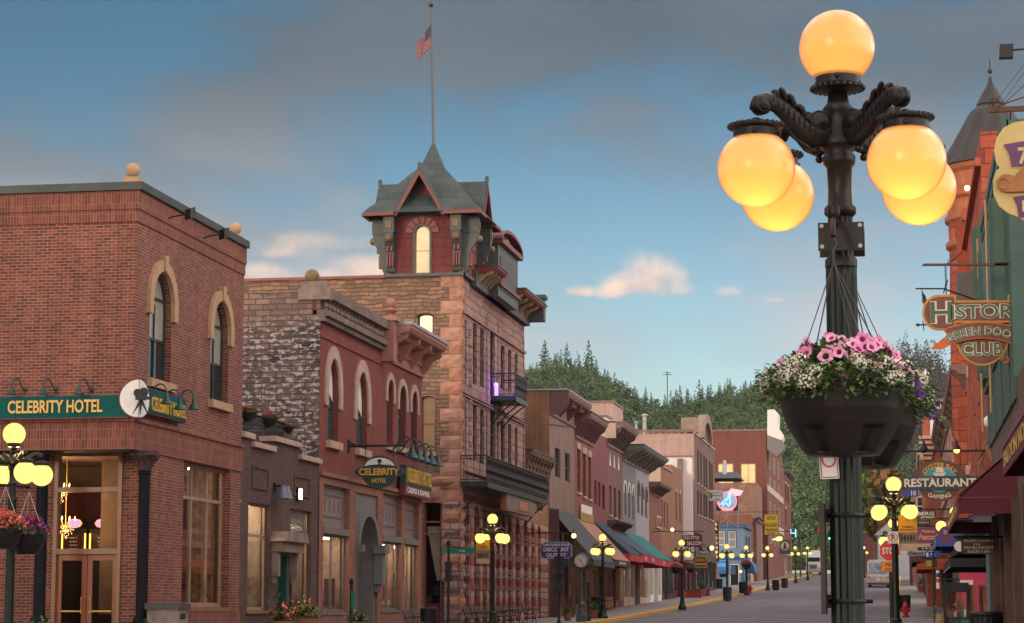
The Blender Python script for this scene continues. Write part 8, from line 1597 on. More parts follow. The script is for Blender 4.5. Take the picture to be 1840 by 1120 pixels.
zb_ = atY(1800,197,Ys).z; mk('bar',BRNB,ysg,lambda b: (b.box(atY(1778,197,Ys).x,RB,Ys - .02,Ys + .02,zb_ - .03,zb_ + .03),b.tube([(atY(1786,190,Ys).x,Ys,zb_ + .03),(RB,Ys,zb_ + .35)],.008,5),b.tube([(1.25,Ys,zb_ + .04),(RB,Ys,zb_ + .9)],.005,4))); x0 = atY(1786,185,Ys).x; mk('bar_scroll',BLACK,ysg,lambda b: (b.tube([(x0 + .05*math.cos(t)*(1 - t/9),Ys,zb_ + .09 + .05*math.sin(t)*(1 - t/9)) for t in np.linspace(0,7,16)],.008,5),b.tube([(x0 - .03 + .025*math.cos(t),Ys,zb_ + .05 + .025*math.sin(t)) for t in np.linspace(0,6.3,10)],.006,5),b.tube([(1.35,Ys,zb_),(1.35,Ys,zb_ - .12)],.01,4)))
p = atY(1807,92,24); fd = thing('area_floodlight','black box floodlight high up at the right edge','floodlight',p); mk('housing',BLACK,fd,lambda b: b.prism(FF(24),[(p.x - .07,p.z - .075),(p.x + .075,p.z - .075),(p.x + .085,p.z + .07),(p.x - .06,p.z + .07)],-.08,.04)); mk('arm',BLACK,fd,lambda b: b.tube([(p.x + .07,24.05,p.z + .02),(RB,24.05,p.z + .05)],.012,5)); 
for i,(xa,ya,xb_,yb2) in enumerate(((1782,192,1842,115),(1786,205,1842,128))): wq_ = thing('stay_cable','thin stay cable above the yellow scroll sign, %s' % ('upper','lower')[i],'cable',atY(xa,ya,25.5),'stay cables'); mk('cable',BLACK,wq_,lambda b: b.tube([atY(xa,ya,25.5),atY(xb_,yb2,25.0)],.003,4))
# carved club sign
Yg = 44.0; fg_ = FF(Yg); W4 = lambda q,Y=Yg: [(atY(x,y,Y).x,atY(x,y,Y).z) for x,y in q]
cs = thing('carved_club_sign','carved brown wooden club sign with green outlined letters and orange ribbon hanging from a chain','sign',atY(1745,530,Yg)); BRW = M('carved_brown_wood',(.16,.06,.035),.6,.35,9,.2); YOR = M('amber_trim',(.50,.22,.02),.5,.12,4); ORI = M('orange_ribbon',(.60,.12,.025),.5,.2,5); DG = M('letter_green',(.045,.12,.06),.5); LCR = M('letter_cream',(.66,.62,.48),.5)
def plate(o0,i0,n0): 
    mk('trim',YOR,cs,lambda b: b.prism(fg_,W4(o0),n0,n0 + .05)); mk('panel',BRW,cs,lambda b: b.prism(fg_,W4(i0),n0 + .051,n0 + .062))
top = [(1657 + 29 - 29*math.sin(t),563 - 32*math.cos(t)) for t in np.linspace(0,math.pi,14)]
outer = [(1686,531),(1718,531),(1718,541),(1810,541),(1810,531),(1832,531),(1832,597),(1814,597),(1814,581),(1718,581),(1718,595),(1686,595)] + list(reversed(top))[1:-1]
inner = [(1687,535),(1714,535),(1714,545),(1814,545),(1814,535),(1828,535),(1828,592),(1817,592),(1817,577),(1714,577),(1714,591),(1687,591)] + [(1661 + 26 - 26*math.sin(t),563 - 28*math.cos(t)) for t in np.linspace(math.pi,0,14)][1:-1]
plate(outer,inner,.05)
hemi = [(1718,600)] + [(1765 + 48*math.cos(t),606 - 52*math.sin(t)*-1) for t in np.linspace(math.pi,0,18)]; hemi = [(1765 + 49*math.cos(t),602 + 56*math.sin(t)) for t in np.linspace(math.pi,0,22)]; hemi2 = [(1765 + 45*math.cos(t),602 + 52*math.sin(t)) for t in np.linspace(math.pi,0,22)]; plate(hemi,hemi2,.0)
arcp = lambda r_,t: (1765 + r_*1.35*math.sin(t),690 - r_*math.cos(t))
k = 18; t0,t1 = -.50,.50; oa = [arcp(110,t) for t in np.linspace(t0,t1,k)]; ia = [arcp(80,t) for t in np.linspace(t0,t1,k)]; mk('ribbon_edge',ORI,cs,lambda b: (b.ring(fg_,W4(oa),W4(ia),.115,.14),b.prism(fg_,W4([(1700,604),(1684,618),(1674,612),(1680,620),(1673,628),(1692,629),(1712,618)]),.05,.1)))
oa = [arcp(108,t) for t in np.linspace(t0 + .02,t1 - .02,k)]; ia = [arcp(82,t) for t in np.linspace(t0 + .02,t1 - .02,k)]; mk('ribbon',BRW,cs,lambda b: b.ring(fg_,W4(oa),W4(ia),.141,.15))
def outl(s,px,py,w_,h_,n,arc=None,px_=None):
    c = atY(px,py,Yg); sc_ = Yg/4035
    text(s,cs,fg_,c.x,c.z,w_*sc_*1.0,LCR,h=h_*sc_,n=n,t=.008,bold=.055,arc=arc); text(s,cs,fg_,c.x,c.z,w_*sc_*.985,DG,h=h_*sc_*.93,n=n + .009,t=.006,bold=.012,arc=arc)
outl('H',1691,563,38,41,.113); outl('ISTORI',1768,561,118,27,.113); outl('GREEN DOOR',1765,596,134,16,.151,arc=(1.62,1)); outl('CLUB',1764,628,72,25,.063)
mk('orange_curl',ORI,cs,lambda b: [b.tube([tuple(fg_.p(atY(xc,648,Yg).x + .075*math.cos(t)*(1 - abs(t)/12)*sg_,atY(xc,648,Yg).z + .085*math.sin(t)*(1 - t/12),.04)) for t in np.linspace(0,6,14)],.022,6) for xc,sg_ in ((1719,1),(1807,-1))])
zb_ = atY(1740,476,Yg).z; mk('bar',BRNB,cs,lambda b: b.prism(fg_,W4([(1656,478),(1660,474),(1830,474),(1830,478)]),-.03,.03)); c0 = atY(1699,478,Yg); c1 = atY(1699,530,Yg); mk('chain',BLACK,cs,lambda b: [b.tube([(c0.x + .018*math.cos(t)*(1 if i % 2 else .3),Yg + .018*math.cos(t)*(.3 if i % 2 else 1),c0.z - .03 - i*.05 + .032*math.sin(t)) for t in np.linspace(0,6.3,9)],.006,4) for i in range(11)])
mk('wall_bracket',BLACK,cs,lambda b: (b.tube([c0 + Vector((0,0,0)),c0 + Vector((.35,.1,.3))],.01,4),b.tube([c0,c0 + Vector((.15,.1,.25))],.008,4),b.box(1.9,RB + .02,Yg - .03,Yg + .03,zb_ - .03,zb_ + .03)))
fl2 = thing('small_flag','small stars and stripes flag on a bar above the carved club sign','flag',atY(1660,519,50)); fl2['category'] = 'flag'; a,c = atY(1645,519,50),atY(1695,519,50); mk('bar',BLACK,fl2,lambda b: (b.tube([a,c,(2.9,56.2,c.z + .2)],.018,5),b.tube([c + Vector((0,0,-.1)),c + Vector((.1,0,.2))],.012,4)))
ff_ = flag('cloth',None,None,Vector((0,0,0)),.3,.45,FLAGM,amp=.05,out=(.9,-.1)); ff_.parent = fl2; ff_.location = atY(1656,520,50) - fl2.location
wv_ = thing('arrow_vane','small black iron arrow pointing left beside the carved club sign','ornament',atY(1652,584,46)); c = atY(1652,584,46); mk('arrow',BLACK,wv_,lambda b: (b.lathe([(.001,-.09),(.04,-.02),(.015,0),(.015,.25)],c,8,ax='X'),b.tube([c + Vector((.07,0,.08)),c + Vector((.09,0,-.12))],.01,4),b.tube([c + Vector((.2,0,0)),(RB,46,c.z)],.012,4)))
# restaurant sign
Yr = 70.0; fR = FF(Yr); sR = Yr/4035; W5 = lambda q: [(atY(x,y,Yr).x,atY(x,y,Yr).z) for x,y in q]; NAV = M('navy_board',(.025,.045,.075),.5,.15,3); BRO = M('round_brown_board',(.12,.055,.035),.6,.2,3); SEA = M('painted_sea',(.06,.30,.38),.5,.35,7); CRL = M('cream_lettering',(.72,.65,.50),.5)
rs = thing('restaurant_sign','navy restaurant sign with a brown half round ship panel above and a smaller one below','sign',atY(1688,867,Yr)); P1 = [(1688 + 49*math.cos(t),860 - 33*math.sin(t)) for t in np.linspace(0,math.pi,20)]; P2 = [(1688 + 30*math.cos(t),858 - 19*math.sin(t)) for t in np.linspace(0,math.pi,18)]; P3 = [(1688 + 36*math.cos(t),876 + 25*math.sin(t)) for t in np.linspace(0,math.pi,20)]
mk('upper_board',BRO,rs,lambda b: b.prism(fR,W5(P1),0,.06)); mk('lower_board',BRO,rs,lambda b: b.prism(fR,W5(P3),0,.06)); mk('sea_picture',SEA,rs,lambda b: (b.prism(fR,W5(P2),.061,.075),b.prism(fR,W5([(1688 + 14*math.cos(t),878 + 8*math.sin(t)) for t in np.linspace(0,math.pi,12)]),.061,.075))); mk('ship',CRL,rs,lambda b: (b.prism(fR,W5([(1676,850),(1700,850),(1696,856),(1680,856)]),.076,.09),b.prism(fR,W5([(1681,849),(1682,840),(1694,841),(1696,849)]),.076,.088)))
mk('main_board',NAV,rs,lambda b: b.prism(fR,W5([(1622,858),(1650,856),(1688,856),(1740,856),(1776,855),(1764,868),(1757,879),(1700,881),(1640,880),(1618,878)]),.09,.15))
c = atY(1689,868,Yr); text('RESTAURANT',rs,fR,c.x,c.z,125*sR,CRL,h=15*sR,n=.152,t=.02,bold=.03); c = atY(1688,836,Yr); text('OYSTER BAY',rs,fR,c.x,c.z,66*sR,GOLD,h=8.5*sR,n=.062,t=.02,bold=.02,arc=(.62,1)); c = atY(1688,893,Yr); text('GAMING',rs,fR,c.x,c.z,40*sR,CRL,h=8*sR,n=.062,t=.02,bold=.02,arc=(.75,-1)); c = atY(1664,860,Yr); text('Family',rs,fR,c.x,c.z,26*sR,GOLD,h=4.5*sR,n=.152,t=.01,shear=.3)
z = atY(1680,811,Yr).z; mk('bar',BLACK,rs,lambda b: (b.tube([(atY(1597,811,Yr).x,Yr,z),(2.9,Yr,z)],.035,6),b.tube([(atY(1650,811,Yr).x,Yr,z),(atY(1650,811,Yr).x,Yr,z - .9)],.01,4),b.tube([(atY(1725,811,Yr).x,Yr,z),(atY(1725,811,Yr).x,Yr,z - .9)],.01,4)))
for i,px in enumerate((1660,1719)): p = atY(px,806,Yr - .4); r = thing('sign_lamp','dark cone lamp above the restaurant sign, %s' % ('left one','right one with a yellow glow')[i],'lamp',p,'lamps above the restaurant sign'); mk('shade',BLACK,r,lambda b: b.lathe([(.03,.25),(.05,.12),(.13,-.0),(.17,-.05)],p,12,False),True); mk('bulb',EM('yellow_lamp_glow',(1,.75,.1),2.5) if i else BLACK,r,lambda b: b.sphere(p + Vector((0,0,-.05)),.1,8,5)); mk('arm',BLACK,r,lambda b: (b.tube([p + Vector((0,0,.25)),p + Vector((0,.4,.1))],.015,4),b.tube([p + Vector((0,0,.2)),p + Vector((-.12,0,.5))],.012,4)))
# stacked shop signs up the right pavement
DKG = M('dark_green_board',(.03,.05,.04),.5); MAG = M('magenta_board',(.20,.02,.12),.5,.4,2); BLUB = M('blue_board',(.01,.06,.32),.5,.1); GRYB = M('grey_board',(.30,.30,.31),.6)
for i,q in enumerate((('dark_jewelry_sign','dark green sign with cream jewelry lettering below the restaurant sign',1645,1682,918,934,95,DKG,BRNB,[('BERG',.5,.68,.8,.38,CRL),('JEWELRY',.6,.24,.7,.28,CRL)]),('small_dark_sign','small dark sign with faint gold letters right under the jewelry sign',1648,1672,935,946,97,BLACK,DKG,[('SARAH',.5,.6,.7,.35,GOLD)]),('blue_number_sign','blue sign half hidden behind the navy restaurant board',1622,1650,880,893,110,BLUB,BLUB,[('10',.7,.5,.3,.7,WHITE)]),('magenta_sign','magenta and violet sign with gold script lettering above the blue awning',1646,1700,948,976,90,MAG,PUR,[('Madame',.4,.75,.45,.2,GOLD,.02,None,.3),("Peacock's",.48,.4,.8,.36,GOLD,.02,None,.3)]),('cream_strip_sign','narrow cream strip sign between the magenta and black signs',1646,1672,977,982,92,CREAM,CREAM,[]),('black_bling_sign','black sign with white lettering just above the blue awning',1645,1691,982,991,92.5,BLACK,WHITE,[('& BLING',.52,.5,.55,.6,WHITE)]),('grey_famous_sign','grey sign with dark lettering below the black lettered sign',1630,1662,991,999,115,GRYB,GRYB,[('FAMOUS',.5,.5,.8,.6,BLACK)]),('blue_board_sign','blue sign with a white square emblem beside the yellow notice',1662,1690,991,1003,88,BLUB,BLUB,[('The',.5,.5,.3,.4,WHITE),('n',.15,.5,.12,.6,WHITE,.05)]),('yellow_notice','yellow and black notice board hanging low beside the black awning',1663,1684,1005,1019,80,BLACK,BLACK,[]),('vertical_green_sign','dark green vertical sign with pale letters behind the black awning',1711,1722,1008,1046,75,GRNWIN,DKGRN,[('N',.5,.9,.4,.12,CRL),('G',.5,.62,.5,.16,CRL)]),('dark_wooden_notice','dark wooden notice board with white historic saloon lettering hanging below the maroon awning',1727,1789,968,996,51,M('dark_notice_wood',(.055,.04,.032),.7,.3,6),BLACK,[('SALOON NUMBER 1',.5,.86,.84,.15,CRL,.0),('WHERE',.45,.63,.2,.09,CRL,.0),('WILD BILL WAS SHOT',.5,.42,.86,.18,CRL,.0),('AUGUST 2 1876',.5,.16,.66,.18,CRL,.0)]))):
    nm,lb,p0,p1,y0,y1,Y,m1,m2,ws = q; hsign(nm,lb,p0,p1,y0,y1,Y,m1,m2,ws,None if i in (4,9) else y0 - 2.5,wallX=2.9 if Y > 56 else 2.2,edge=.025,th=.05)
yn = [o for o in bpy.data.objects if o.name.startswith('yellow_notice')][0]; u = RF(1664,1674,1007,1018,80); mk('yellow_panel',YELB,yn,lambda b: [b.fbox(FF(80),u[0],u[1],u[2] + k*(u[3] - u[2])/4 + .01,u[2] + (k + 1)*(u[3] - u[2])/4 - .015,.061,.066) for k in range(4)])
frB = FR(2.9); awb = awning('awning','bright blue awning under the black lettered sign on the right','dark awnings on the right',frB,84,94,4.9,3.9,1.7,BLUB,BLUB,.35); awr = awning('awning','low red orange awning far along the right pavement','dark awnings on the right',frB,118,132,4.2,3.6,2.2,M('red_orange_canvas',(.45,.08,.03),.7),None,.3); awr2 = awning('awning','dull brown awning farthest along the right pavement','dark awnings on the right',frB,134,150,5.0,4.3,2.4,BRNB,None,.3)
for i,(px,py,Y) in enumerate(((1715,920,78),(1691,946,82))): p = atY(px,py,Y); r = thing('round_yellow_sign','round glowing yellow sign over the right pavement, %s of two' % ('upper','lower')[i],'sign',p,'round yellow signs'); mk('disc',EM('yellow_disc_glow',(1,.78,.06),1.1) if i == 0 else bpy.data.materials['yellow_disc_glow'],r,lambda b: b.prism(FF(Y),circ((p.x,p.z),.155 if i == 0 else .19,k=24),0,.06)); text('SALOON',r,FF(Y),p.x,p.z,.2,BRNB,h=.045,n=.062,t=.004); mk('bar',BLACK,r,lambda b: b.tube([(p.x,Y,p.z + .2),(2.95,Y,p.z + .25)],.02,4))
p = atY(1700,962,76); rd = thing('plum_disc_sign','plum oval sign with a pale letter in front of the lower round yellow sign','sign',p); mk('disc',PLUM,rd,lambda b: b.prism(FF(76),circ((p.x,p.z),.26,.30,k=24),0,.05)); text('D',rd,FF(76),p.x - .02,p.z + .1,.1,CRL,h=.12,n=.052,t=.004); mk('bar',BLACK,rd,lambda b: b.tube([(p.x,76,p.z + .3),(2.95,76,p.z + .32)],.02,4))
# stop sign, pedestrian sign, no parking sign
Yp = 82; f = FF(Yp); c = atY(1599,990,Yp); ss = thing('stop_sign','red stop sign half hidden behind the green lamp post on the right kerb','stop sign',(c.x,Yp,g(Yp))); R_ = 20*Yp/4035*1.0
mk('post',BLACK,ss,lambda b: (b.lathe([(.055,0),(.055,c.z - g(Yp) + .3)],(c.x,Yp + .08,g(Yp)),10))); mk('white_border',WHITE,ss,lambda b: b.prism(f,OCT((c.x,c.z),R_),0,.01)); mk('face',REDP,ss,lambda b: b.prism(f,OCT((c.x,c.z),R_ - .022),.0105,.014)); text('STOP',ss,f,c.x,c.z,.56,WHITE,h=.24,n=.015,t=.003,bold=.02)
u = RF(1583,1614,1009,1028,Yp); px_ = mk('orange_plate',M('ped_orange',(.72,.24,.01),.5,.05),ss,lambda b: b.fbox(f,u[0],u[1],u[2],u[3],0,.01)); mk('plate_border',BLACK,ss,lambda b: [b.fbox(f,*z,.0101,.012) for z in ((u[0] + .01,u[1] - .01,u[2] + .01,u[2] + .022),(u[0] + .01,u[1] - .01,u[3] - .022,u[3] - .01),(u[0] + .01,u[0] + .022,u[2] + .022,u[3] - .022))]); text('PED',ss,f,(u[0] + u[1])/2,u[3] - .12,.3,BLACK,h=.11,n=.0121,t=.002,bold=.02); text('XING',ss,f,(u[0] + u[1])/2,u[2] + .1,.36,BLACK,h=.11,n=.0121,t=.002,bold=.02)
Yn = 58.85; f = FF(Yn); u = RF(1595,1614.5,955,977,Yn); c = ((u[0] + u[1])/2,(u[2] + u[3])/2); npk = thing('no_parking_sign','square white no parking sign strapped to the green lamp post on the right kerb','sign',(c[0],Yn,c[1])); mk('plate',WHITE,npk,lambda b: b.fbox(f,*u,0,.006)); mk('edge_line',BLACK,npk,lambda b: [b.fbox(f,*z,.0061,.0075) for z in ((u[0] + .01,u[1] - .01,u[2] + .01,u[2] + .016),(u[0] + .01,u[1] - .01,u[3] - .016,u[3] - .01),(u[0] + .01,u[0] + .016,u[2] + .016,u[3] - .016),(u[1] - .016,u[1] - .01,u[2] + .016,u[3] - .016))])
text('P',npk,f,c[0],c[1],.09,BLACK,h=.15,n=.0065,t=.002,bold=.04); mk('red_ring',REDP,npk,lambda b: (b.ring(f,sring(c,.115,.115,0,6.2832,28),sring(c,.097,.097,0,6.2832,28),.009,.011),b.prism(f,[(c[0] - .075,c[1] + .06),(c[0] - .06,c[1] + .075),(c[0] + .075,c[1] - .06),(c[0] + .06,c[1] - .075)],.009,.0108)))
# merchandise cart with green crates near the lower right
Yc = 50; u0,u1,v0,v1 = RF(1697,1744,1047,1120,Yc); gz_ = g(Yc); ct = thing('merchandise_cart','black framed merchandise cart with shelves of goods on the right pavement','cart',(u0,Yc,gz_))
mk('frame',BLACK,ct,lambda b: ([b.box(x,x + .035,y,y + .035,gz_ + .1,v1 - .05) for x in (u0,u1 - .035) for y in (Yc,Yc + 1.2)],[b.box(u0,u1,y,y + .03,z,z + .03) for y in (Yc,Yc + 1.2) for z in (gz_ + .35,gz_ + .85,v1 - .2)],[b.box(x,x + .03,Yc,Yc + 1.2,z,z + .03) for x in (u0,u1 - .03) for z in (gz_ + .35,gz_ + .85,v1 - .2)],b.box(u0 + .02,u1 - .02,Yc + .25,Yc + .95,v1 - .17,v1))); mk('wheel',BLACK,ct,lambda b: [b.lathe([(.09,0),(.09,.04)],(x,y,gz_ + .09),12,ax='X') for x in (u0,u1 - .04) for y in (Yc + .05,Yc + 1.1)]); mk('goods',GOODS[6],ct,lambda b: [b.m(GOODS[i % 7]) and b.box(u0 + .06 + i*.07,u0 + .11 + i*.07,Yc + .04,Yc + .2,gz_ + .9,gz_ + .9 + random.uniform(.1,.3)) for i in range(7)])
GC = M('green_crate_dark',(.03,.09,.07),.5,.2,4); GC2 = M('green_crate_light',(.05,.24,.20),.5,.2,4)
for i,m in enumerate((GC,GC2)): x0 = u0 + .14 + i*.2; cr = thing('green_crate','%s green plastic crate on the merchandise cart' % ('dark','bright')[i],'crate',(x0,Yc + .02,gz_ + .385),'green crates on the cart'); mk('shell',m,cr,lambda b: (b.box(x0,x0 + .185,Yc + .05,Yc + .5,gz_ + .385,gz_ + .82),[b.box(x0 + .02 + k*.05,x0 + .04 + k*.05,Yc + .042,Yc + .05,gz_ + .40,gz_ + .80) for k in range(3)])); mk('rim',m,cr,lambda b: b.box(x0 - .005,x0 + .19,Yc + .035,Yc + .51,gz_ + .82,gz_ + .845))
r = thing('wicker_basket','tall pale wicker basket left of the merchandise cart','basket',onwalk(1690,51.5)); x,y,z = r.location; mk('body',M('wicker',(.30,.20,.11),.8,.4,20,.4),r,lambda b: b.lathe([(.13,0),(.16,.2),(.15,.4),(.17,.42),(.15,.7),(.16,.72),(.14,.95),(.1,.94)],(x,y,z),14),True); mk('handle',OLDWOOD,r,lambda b: b.tube([(x - .15,y,z + .9),(x - .1,y,z + 1.15),(x + .1,y,z + 1.15),(x + .15,y,z + .9)],.012,5))
r,x,zt = pole('slender_post','slender black post with a round foot on the right pavement','post',1677,72,1000,.03); mk('foot',BLACK,r,lambda b: b.lathe([(.2,0),(.18,.04),(.03,.06)],(x,72,g(72)),14))
u = RF(1724,1762,1012,1052,70); pk = thing('pink_poster_board','magenta pink poster board against the shop front behind the black awning','sign',(u[0],70,g(70))); mk('board',M('pink_board',(.50,.05,.12),.6),pk,lambda b: (b.fbox(FF(70),u[0],2.88,u[2],u[3],-.1,0),b.fbox(FF(70),u[0] + .1,u[0] + .16,g(70),u[2],-.08,-.02),b.fbox(FF(70),u[0] + .5,u[0] + .56,g(70),u[2],-.08,-.02))); mk('price_card',WHITE,pk,lambda b: b.fbox(FF(70),u[0] + .02,u[0] + .4,u[2] + .02,u[2] + .16,.001,.01))
u = RF(1683,1688,1025,1058,74); bb = thing('striped_cylinder','red white and blue striped upright cylinder by a shop door on the right','barber pole',(u[0],74,u[2])); mk('glass_cylinder',WHITE,bb,lambda b: (b.lathe([(.06,0),(.06,u[3] - u[2])],((u[0] + u[1])/2,74,u[2]),12),b.m(REDP),b.lathe([(.063,.2),(.063,.32)],((u[0] + u[1])/2,74,u[2]),12),b.m(BLUB),b.lathe([(.063,.36),(.063,.5)],((u[0] + u[1])/2,74,u[2]),12))); mk('bracket',BLACK,bb,lambda b: b.tube([(u[0],74,u[2] + .3),(2.9,74,u[2] + .3)],.02,4))
# overhead wires
for i,(xa,ya,Ya,xb_,yb2,Yb2) in enumerate(((943,742,150,1400,748,330),(830,720,95,1150,757,165))): p0,p1 = atY(xa,ya,Ya),atY(xb_,yb2,Yb2); ow = thing('overhead_wire','thin overhead wire %s' % ('crossing before the wooded hill','running past the stone building and cornices')[i],'wire',p0,'overhead wires'); mk('wire',DKGREY,ow,lambda b: b.tube([p0.lerp(p1,t) - Vector((0,0,.8*4*t*(1 - t))) for t in np.linspace(0,1,12)],.018,4))
# unseen block added behind the viewer to shut out the bright western horizon
rz = thing('glow_blocker','unseen brick block added behind the viewer to shut out the western glow','building',(-50,-30,0)); mk('wall',RED_C,rz,lambda b: (b.box(-95,-19,-34,-18,-1,13),[b.fbox(Fr((0,-18,0),(-1,0,0),(0,1,0)),21 + k*3.2,22.4 + k*3.2,1 + j*4,3.2 + j*4,.001,.05) for k in range(20) for j in range(2)])); mk('cornice',CREAM,rz,lambda b: b.box(-95,-19,-17.9,-17.5,12.4,13.1))
# ------------------------------------------------------------------ hills and woods
def smooth(x,a,b): t = min(max((x - a)/(b - a),0),1); return t*t*(3 - 2*t)
HM = M('forest_floor',(.035,.055,.022),.95,.4,.04)
RID = [(700,590),(850,602),(945,640),(1050,658),(1120,676),(1180,698),(1240,706),(1300,700),(1400,690),(1480,705),(1560,760),(1650,850),(1900,930)]
def mk_hill(name,Yr,rid,px_range,treeh,floor0=8.6,start=430,nx=60,ny=26,back=.25):
    pxs = np.linspace(px_range[0],px_range[1],nx); rows = []
    def top(px): y = float(np.interp(px,[r[0] for r in rid],[r[1] for r in rid])); return max(atY(px,y,Yr).z - treeh,floor0 + 1)
    def pos(px,t):
        Y = start + (Yr - start)*t if t <= 1 else Yr + (t - 1)*400; h = top(px); f = t ** 1.25 if t <= 1 else 1 - (t - 1)*back
        x = atY(px,1095,Yr).x*(.75 + .25*Y/Yr); z = floor0 + (h - floor0)*f + 2.5*math.sin(px*.021 + t*5)*t
        return Vector((x,Y,z))
    for t in np.linspace(0,1.8,ny): rows.append([pos(px,t) for px in pxs])
    b = MB(); b.m(HM); b.grid(rows); o = b.build(name,None,'all'); tag(o,kind='structure'); return pos
pos1 = mk_hill('hill',720,RID,(300,2100),4.5)
R2 = [(1350,800),(1480,720),(1560,672),(1640,640),(1720,650),(1840,640),(2200,640)]
pos2 = mk_hill('far_hill',1250,R2,(1300,2500),6,start=760,floor0=20)
def tree_arrays(kind,rr,nleaf,H,R):
    V = []
    def q(c,s,nrm=None):
        n_ = nrm or Vector((rr.gauss(0,1),rr.gauss(0,1),rr.gauss(0,.8) + .5)); a = n_.orthogonal().normalized()*s; bb = n_.cross(a).normalized()*s*rr.uniform(.6,1.1); V.append([c + a,c + bb,c - a*.9,c - bb])
    if kind == 'pine':
        for i in range(nleaf):
            t = rr.random() ** 1.15; z = H*(.14 + .86*t); rad = R*(1 - t) ** .75*rr.uniform(.35,1)*(1 + .35*math.sin(z*5.2)); a = rr.uniform(0,6.283); q(Vector((rad*math.cos(a),rad*math.sin(a),z - rad*.18)),rr.uniform(.22,.5)*(1.15 - t*.7))
    else:
        cl = [(Vector((rr.gauss(0,.38),rr.gauss(0,.38),rr.uniform(-.5,.6)))*R,R*rr.uniform(.38,.62)) for _ in range(7)]
        for i in range(nleaf):
            c,cr = cl[rr.randrange(len(cl))]; v = Vector((rr.gauss(0,1),rr.gauss(0,1),rr.gauss(0,1))).normalized()*cr*rr.uniform(.7,1.05); q(Vector((0,0,H*.6)) + c + v,rr.uniform(.3,.58)*R/2.6,v*.7 + Vector((rr.gauss(0,.5),rr.gauss(0,.5),.4))*cr)
    return np.array([[tuple(p) for p in f] for f in V])
def leafmat(name,c1,c2,c3):
    m,nt,n,l,p = nt_new(name); pos = N(n,'ShaderNodeNewGeometry').outputs['Position']
    a = noiseN(n,l,pos,.09,3,.6); b_ = noiseN(n,l,pos,1.2,3,.7); c = rampN(n,l,a,[(.35,c1),(.5,c2),(.65,c3)]); c = mixN(n,l,.8,c,rampN(n,l,b_,[(.3,.6),(.7,1.4)]),'MULTIPLY'); l.new(c,p.inputs['Base Color']); p.inputs['Roughness'].default_value = .8
    p.inputs['Specular IOR Level'].default_value = .2; return m
PINEM = leafmat('pine_needles',(.045,.078,.04),(.058,.095,.046),(.07,.108,.052)); DECM = leafmat('hill_leaves',(.062,.105,.042),(.088,.14,.055),(.125,.175,.065)); RUST = leafmat('rusty_pines',(.05,.04,.025),(.06,.045,.03),(.07,.05,.035)); TRK = M('bark',(.05,.035,.028),.9,.3,4)
def forest(name,label,pos,pxr,tr,n,kinds,mat,seed,hs=(7,12)):
    rr = random.Random(seed); base = {k: [tree_arrays(k,rr,80 if k == 'pine' else 85,10,2.2 if k == 'pine' else 3.2) for _ in range(3)] for k in set(kinds)}; out = []
    for i in range(n):
        k = kinds[rr.randrange(len(kinds))]; A = base[k][rr.randrange(3)]; s = rr.uniform(*hs)/10; a = rr.uniform(0,6.28); c,s_ = math.cos(a),math.sin(a); P = pos(rr.uniform(*pxr),rr.uniform(*tr)); B = A*s*np.array([1.15,1.15,1]); X = B[...,0]*c - B[...,1]*s_ + P.x + rr.uniform(-2,2); Y = B[...,0]*s_ + B[...,1]*c + P.y; Z = B[...,2] + P.z - .8; out.append(np.stack([X,Y,Z],-1))
    V = np.concatenate(out).reshape(-1,3); nf = len(V) // 4; me = bpy.data.meshes.new(name); me.vertices.add(len(V)); me.vertices.foreach_set('co',V.astype(np.float32).ravel()); me.loops.add(len(V)); me.loops.foreach_set('vertex_index',np.arange(len(V),dtype=np.int32)); me.polygons.add(nf); me.polygons.foreach_set('loop_start',np.arange(0,len(V),4,dtype=np.int32)); me.polygons.foreach_set('loop_total',np.full(nf,4,dtype=np.int32)); me.update(calc_edges=True); me.materials.append(mat); o = bpy.data.objects.new(name,me); COL.objects.link(o); tag(o,label,'wood',kind='stuff'); return o
forest('woodland','green broadleaf wood covering the near hillside',pos1,(780,1750),(.0,.97),5200,['dec'],DECM,1,(3.6,6.6))
forest('pine_wood','dark pines mixed through the upper near hillside',pos1,(780,1750),(.1,.99),1500,['pine'],PINEM,2,(4.5,8))
forest('far_wood','brownish pines covering the far right hill',pos2,(1480,1900),(.3,1.02),1100,['pine'],RUST,3,(12,19)); forest('far_green_wood','green trees low on the far right hill',pos2,(1480,1900),(.0,.45),500,['dec'],DECM,4,(12,18))
# single pines on the crest
rr = random.Random(21); protos = []
def single(kind,H,R,n,mat,nm,lb,cat,loc,grp=None,trunk=.18):
    r = thing(nm,lb,cat,loc,grp,local=True); A = tree_arrays(kind,rr,n,H,R); b = MB(); b.m(mat)
    for f in A: b.poly([tuple(p) for p in f])
    b.build('crown',r); mk('trunk',TRK,r,lambda b: (b.tube([(0,0,-1),(.05,0,H*.5),(0,.03,H*.93)],[trunk,trunk*.7,.04],6),[b.tube([(0,0,H*q),(math.cos(a)*R*.6,math.sin(a)*R*.6,H*(q + .12))],[.06,.02],4) for q,a in ((.4,1),(.5,3),(.6,5),(.45,4.2))])); return r
PL = 'dark pine standing on the crest of the near wooded hill'
pr = [single('pine',h,r_,n,PINEM,'pine_tree',PL,'tree',tuple(pos1(980 + 40*i,1.0)),'pines along the hill crest') for i,(h,r_,n) in enumerate(((10,2.3,300),(9,1.9,240),(11.5,2.5,330)))]
for px in list(np.arange(948,1190,6.5)) + list(np.arange(1196,1320,5.5)) + list(np.arange(1336,1430,6.5)):
    px += rr.uniform(-3,3); s = rr.uniform(.42,.75)*(1.2 if 1205 < px < 1290 or 1345 < px < 1390 else .95); P = pos1(px,rr.uniform(.97,1.03)); dup(pr[rr.randrange(3)],P + Vector((0,0,-.6)),rr.uniform(0,6),scale=s)
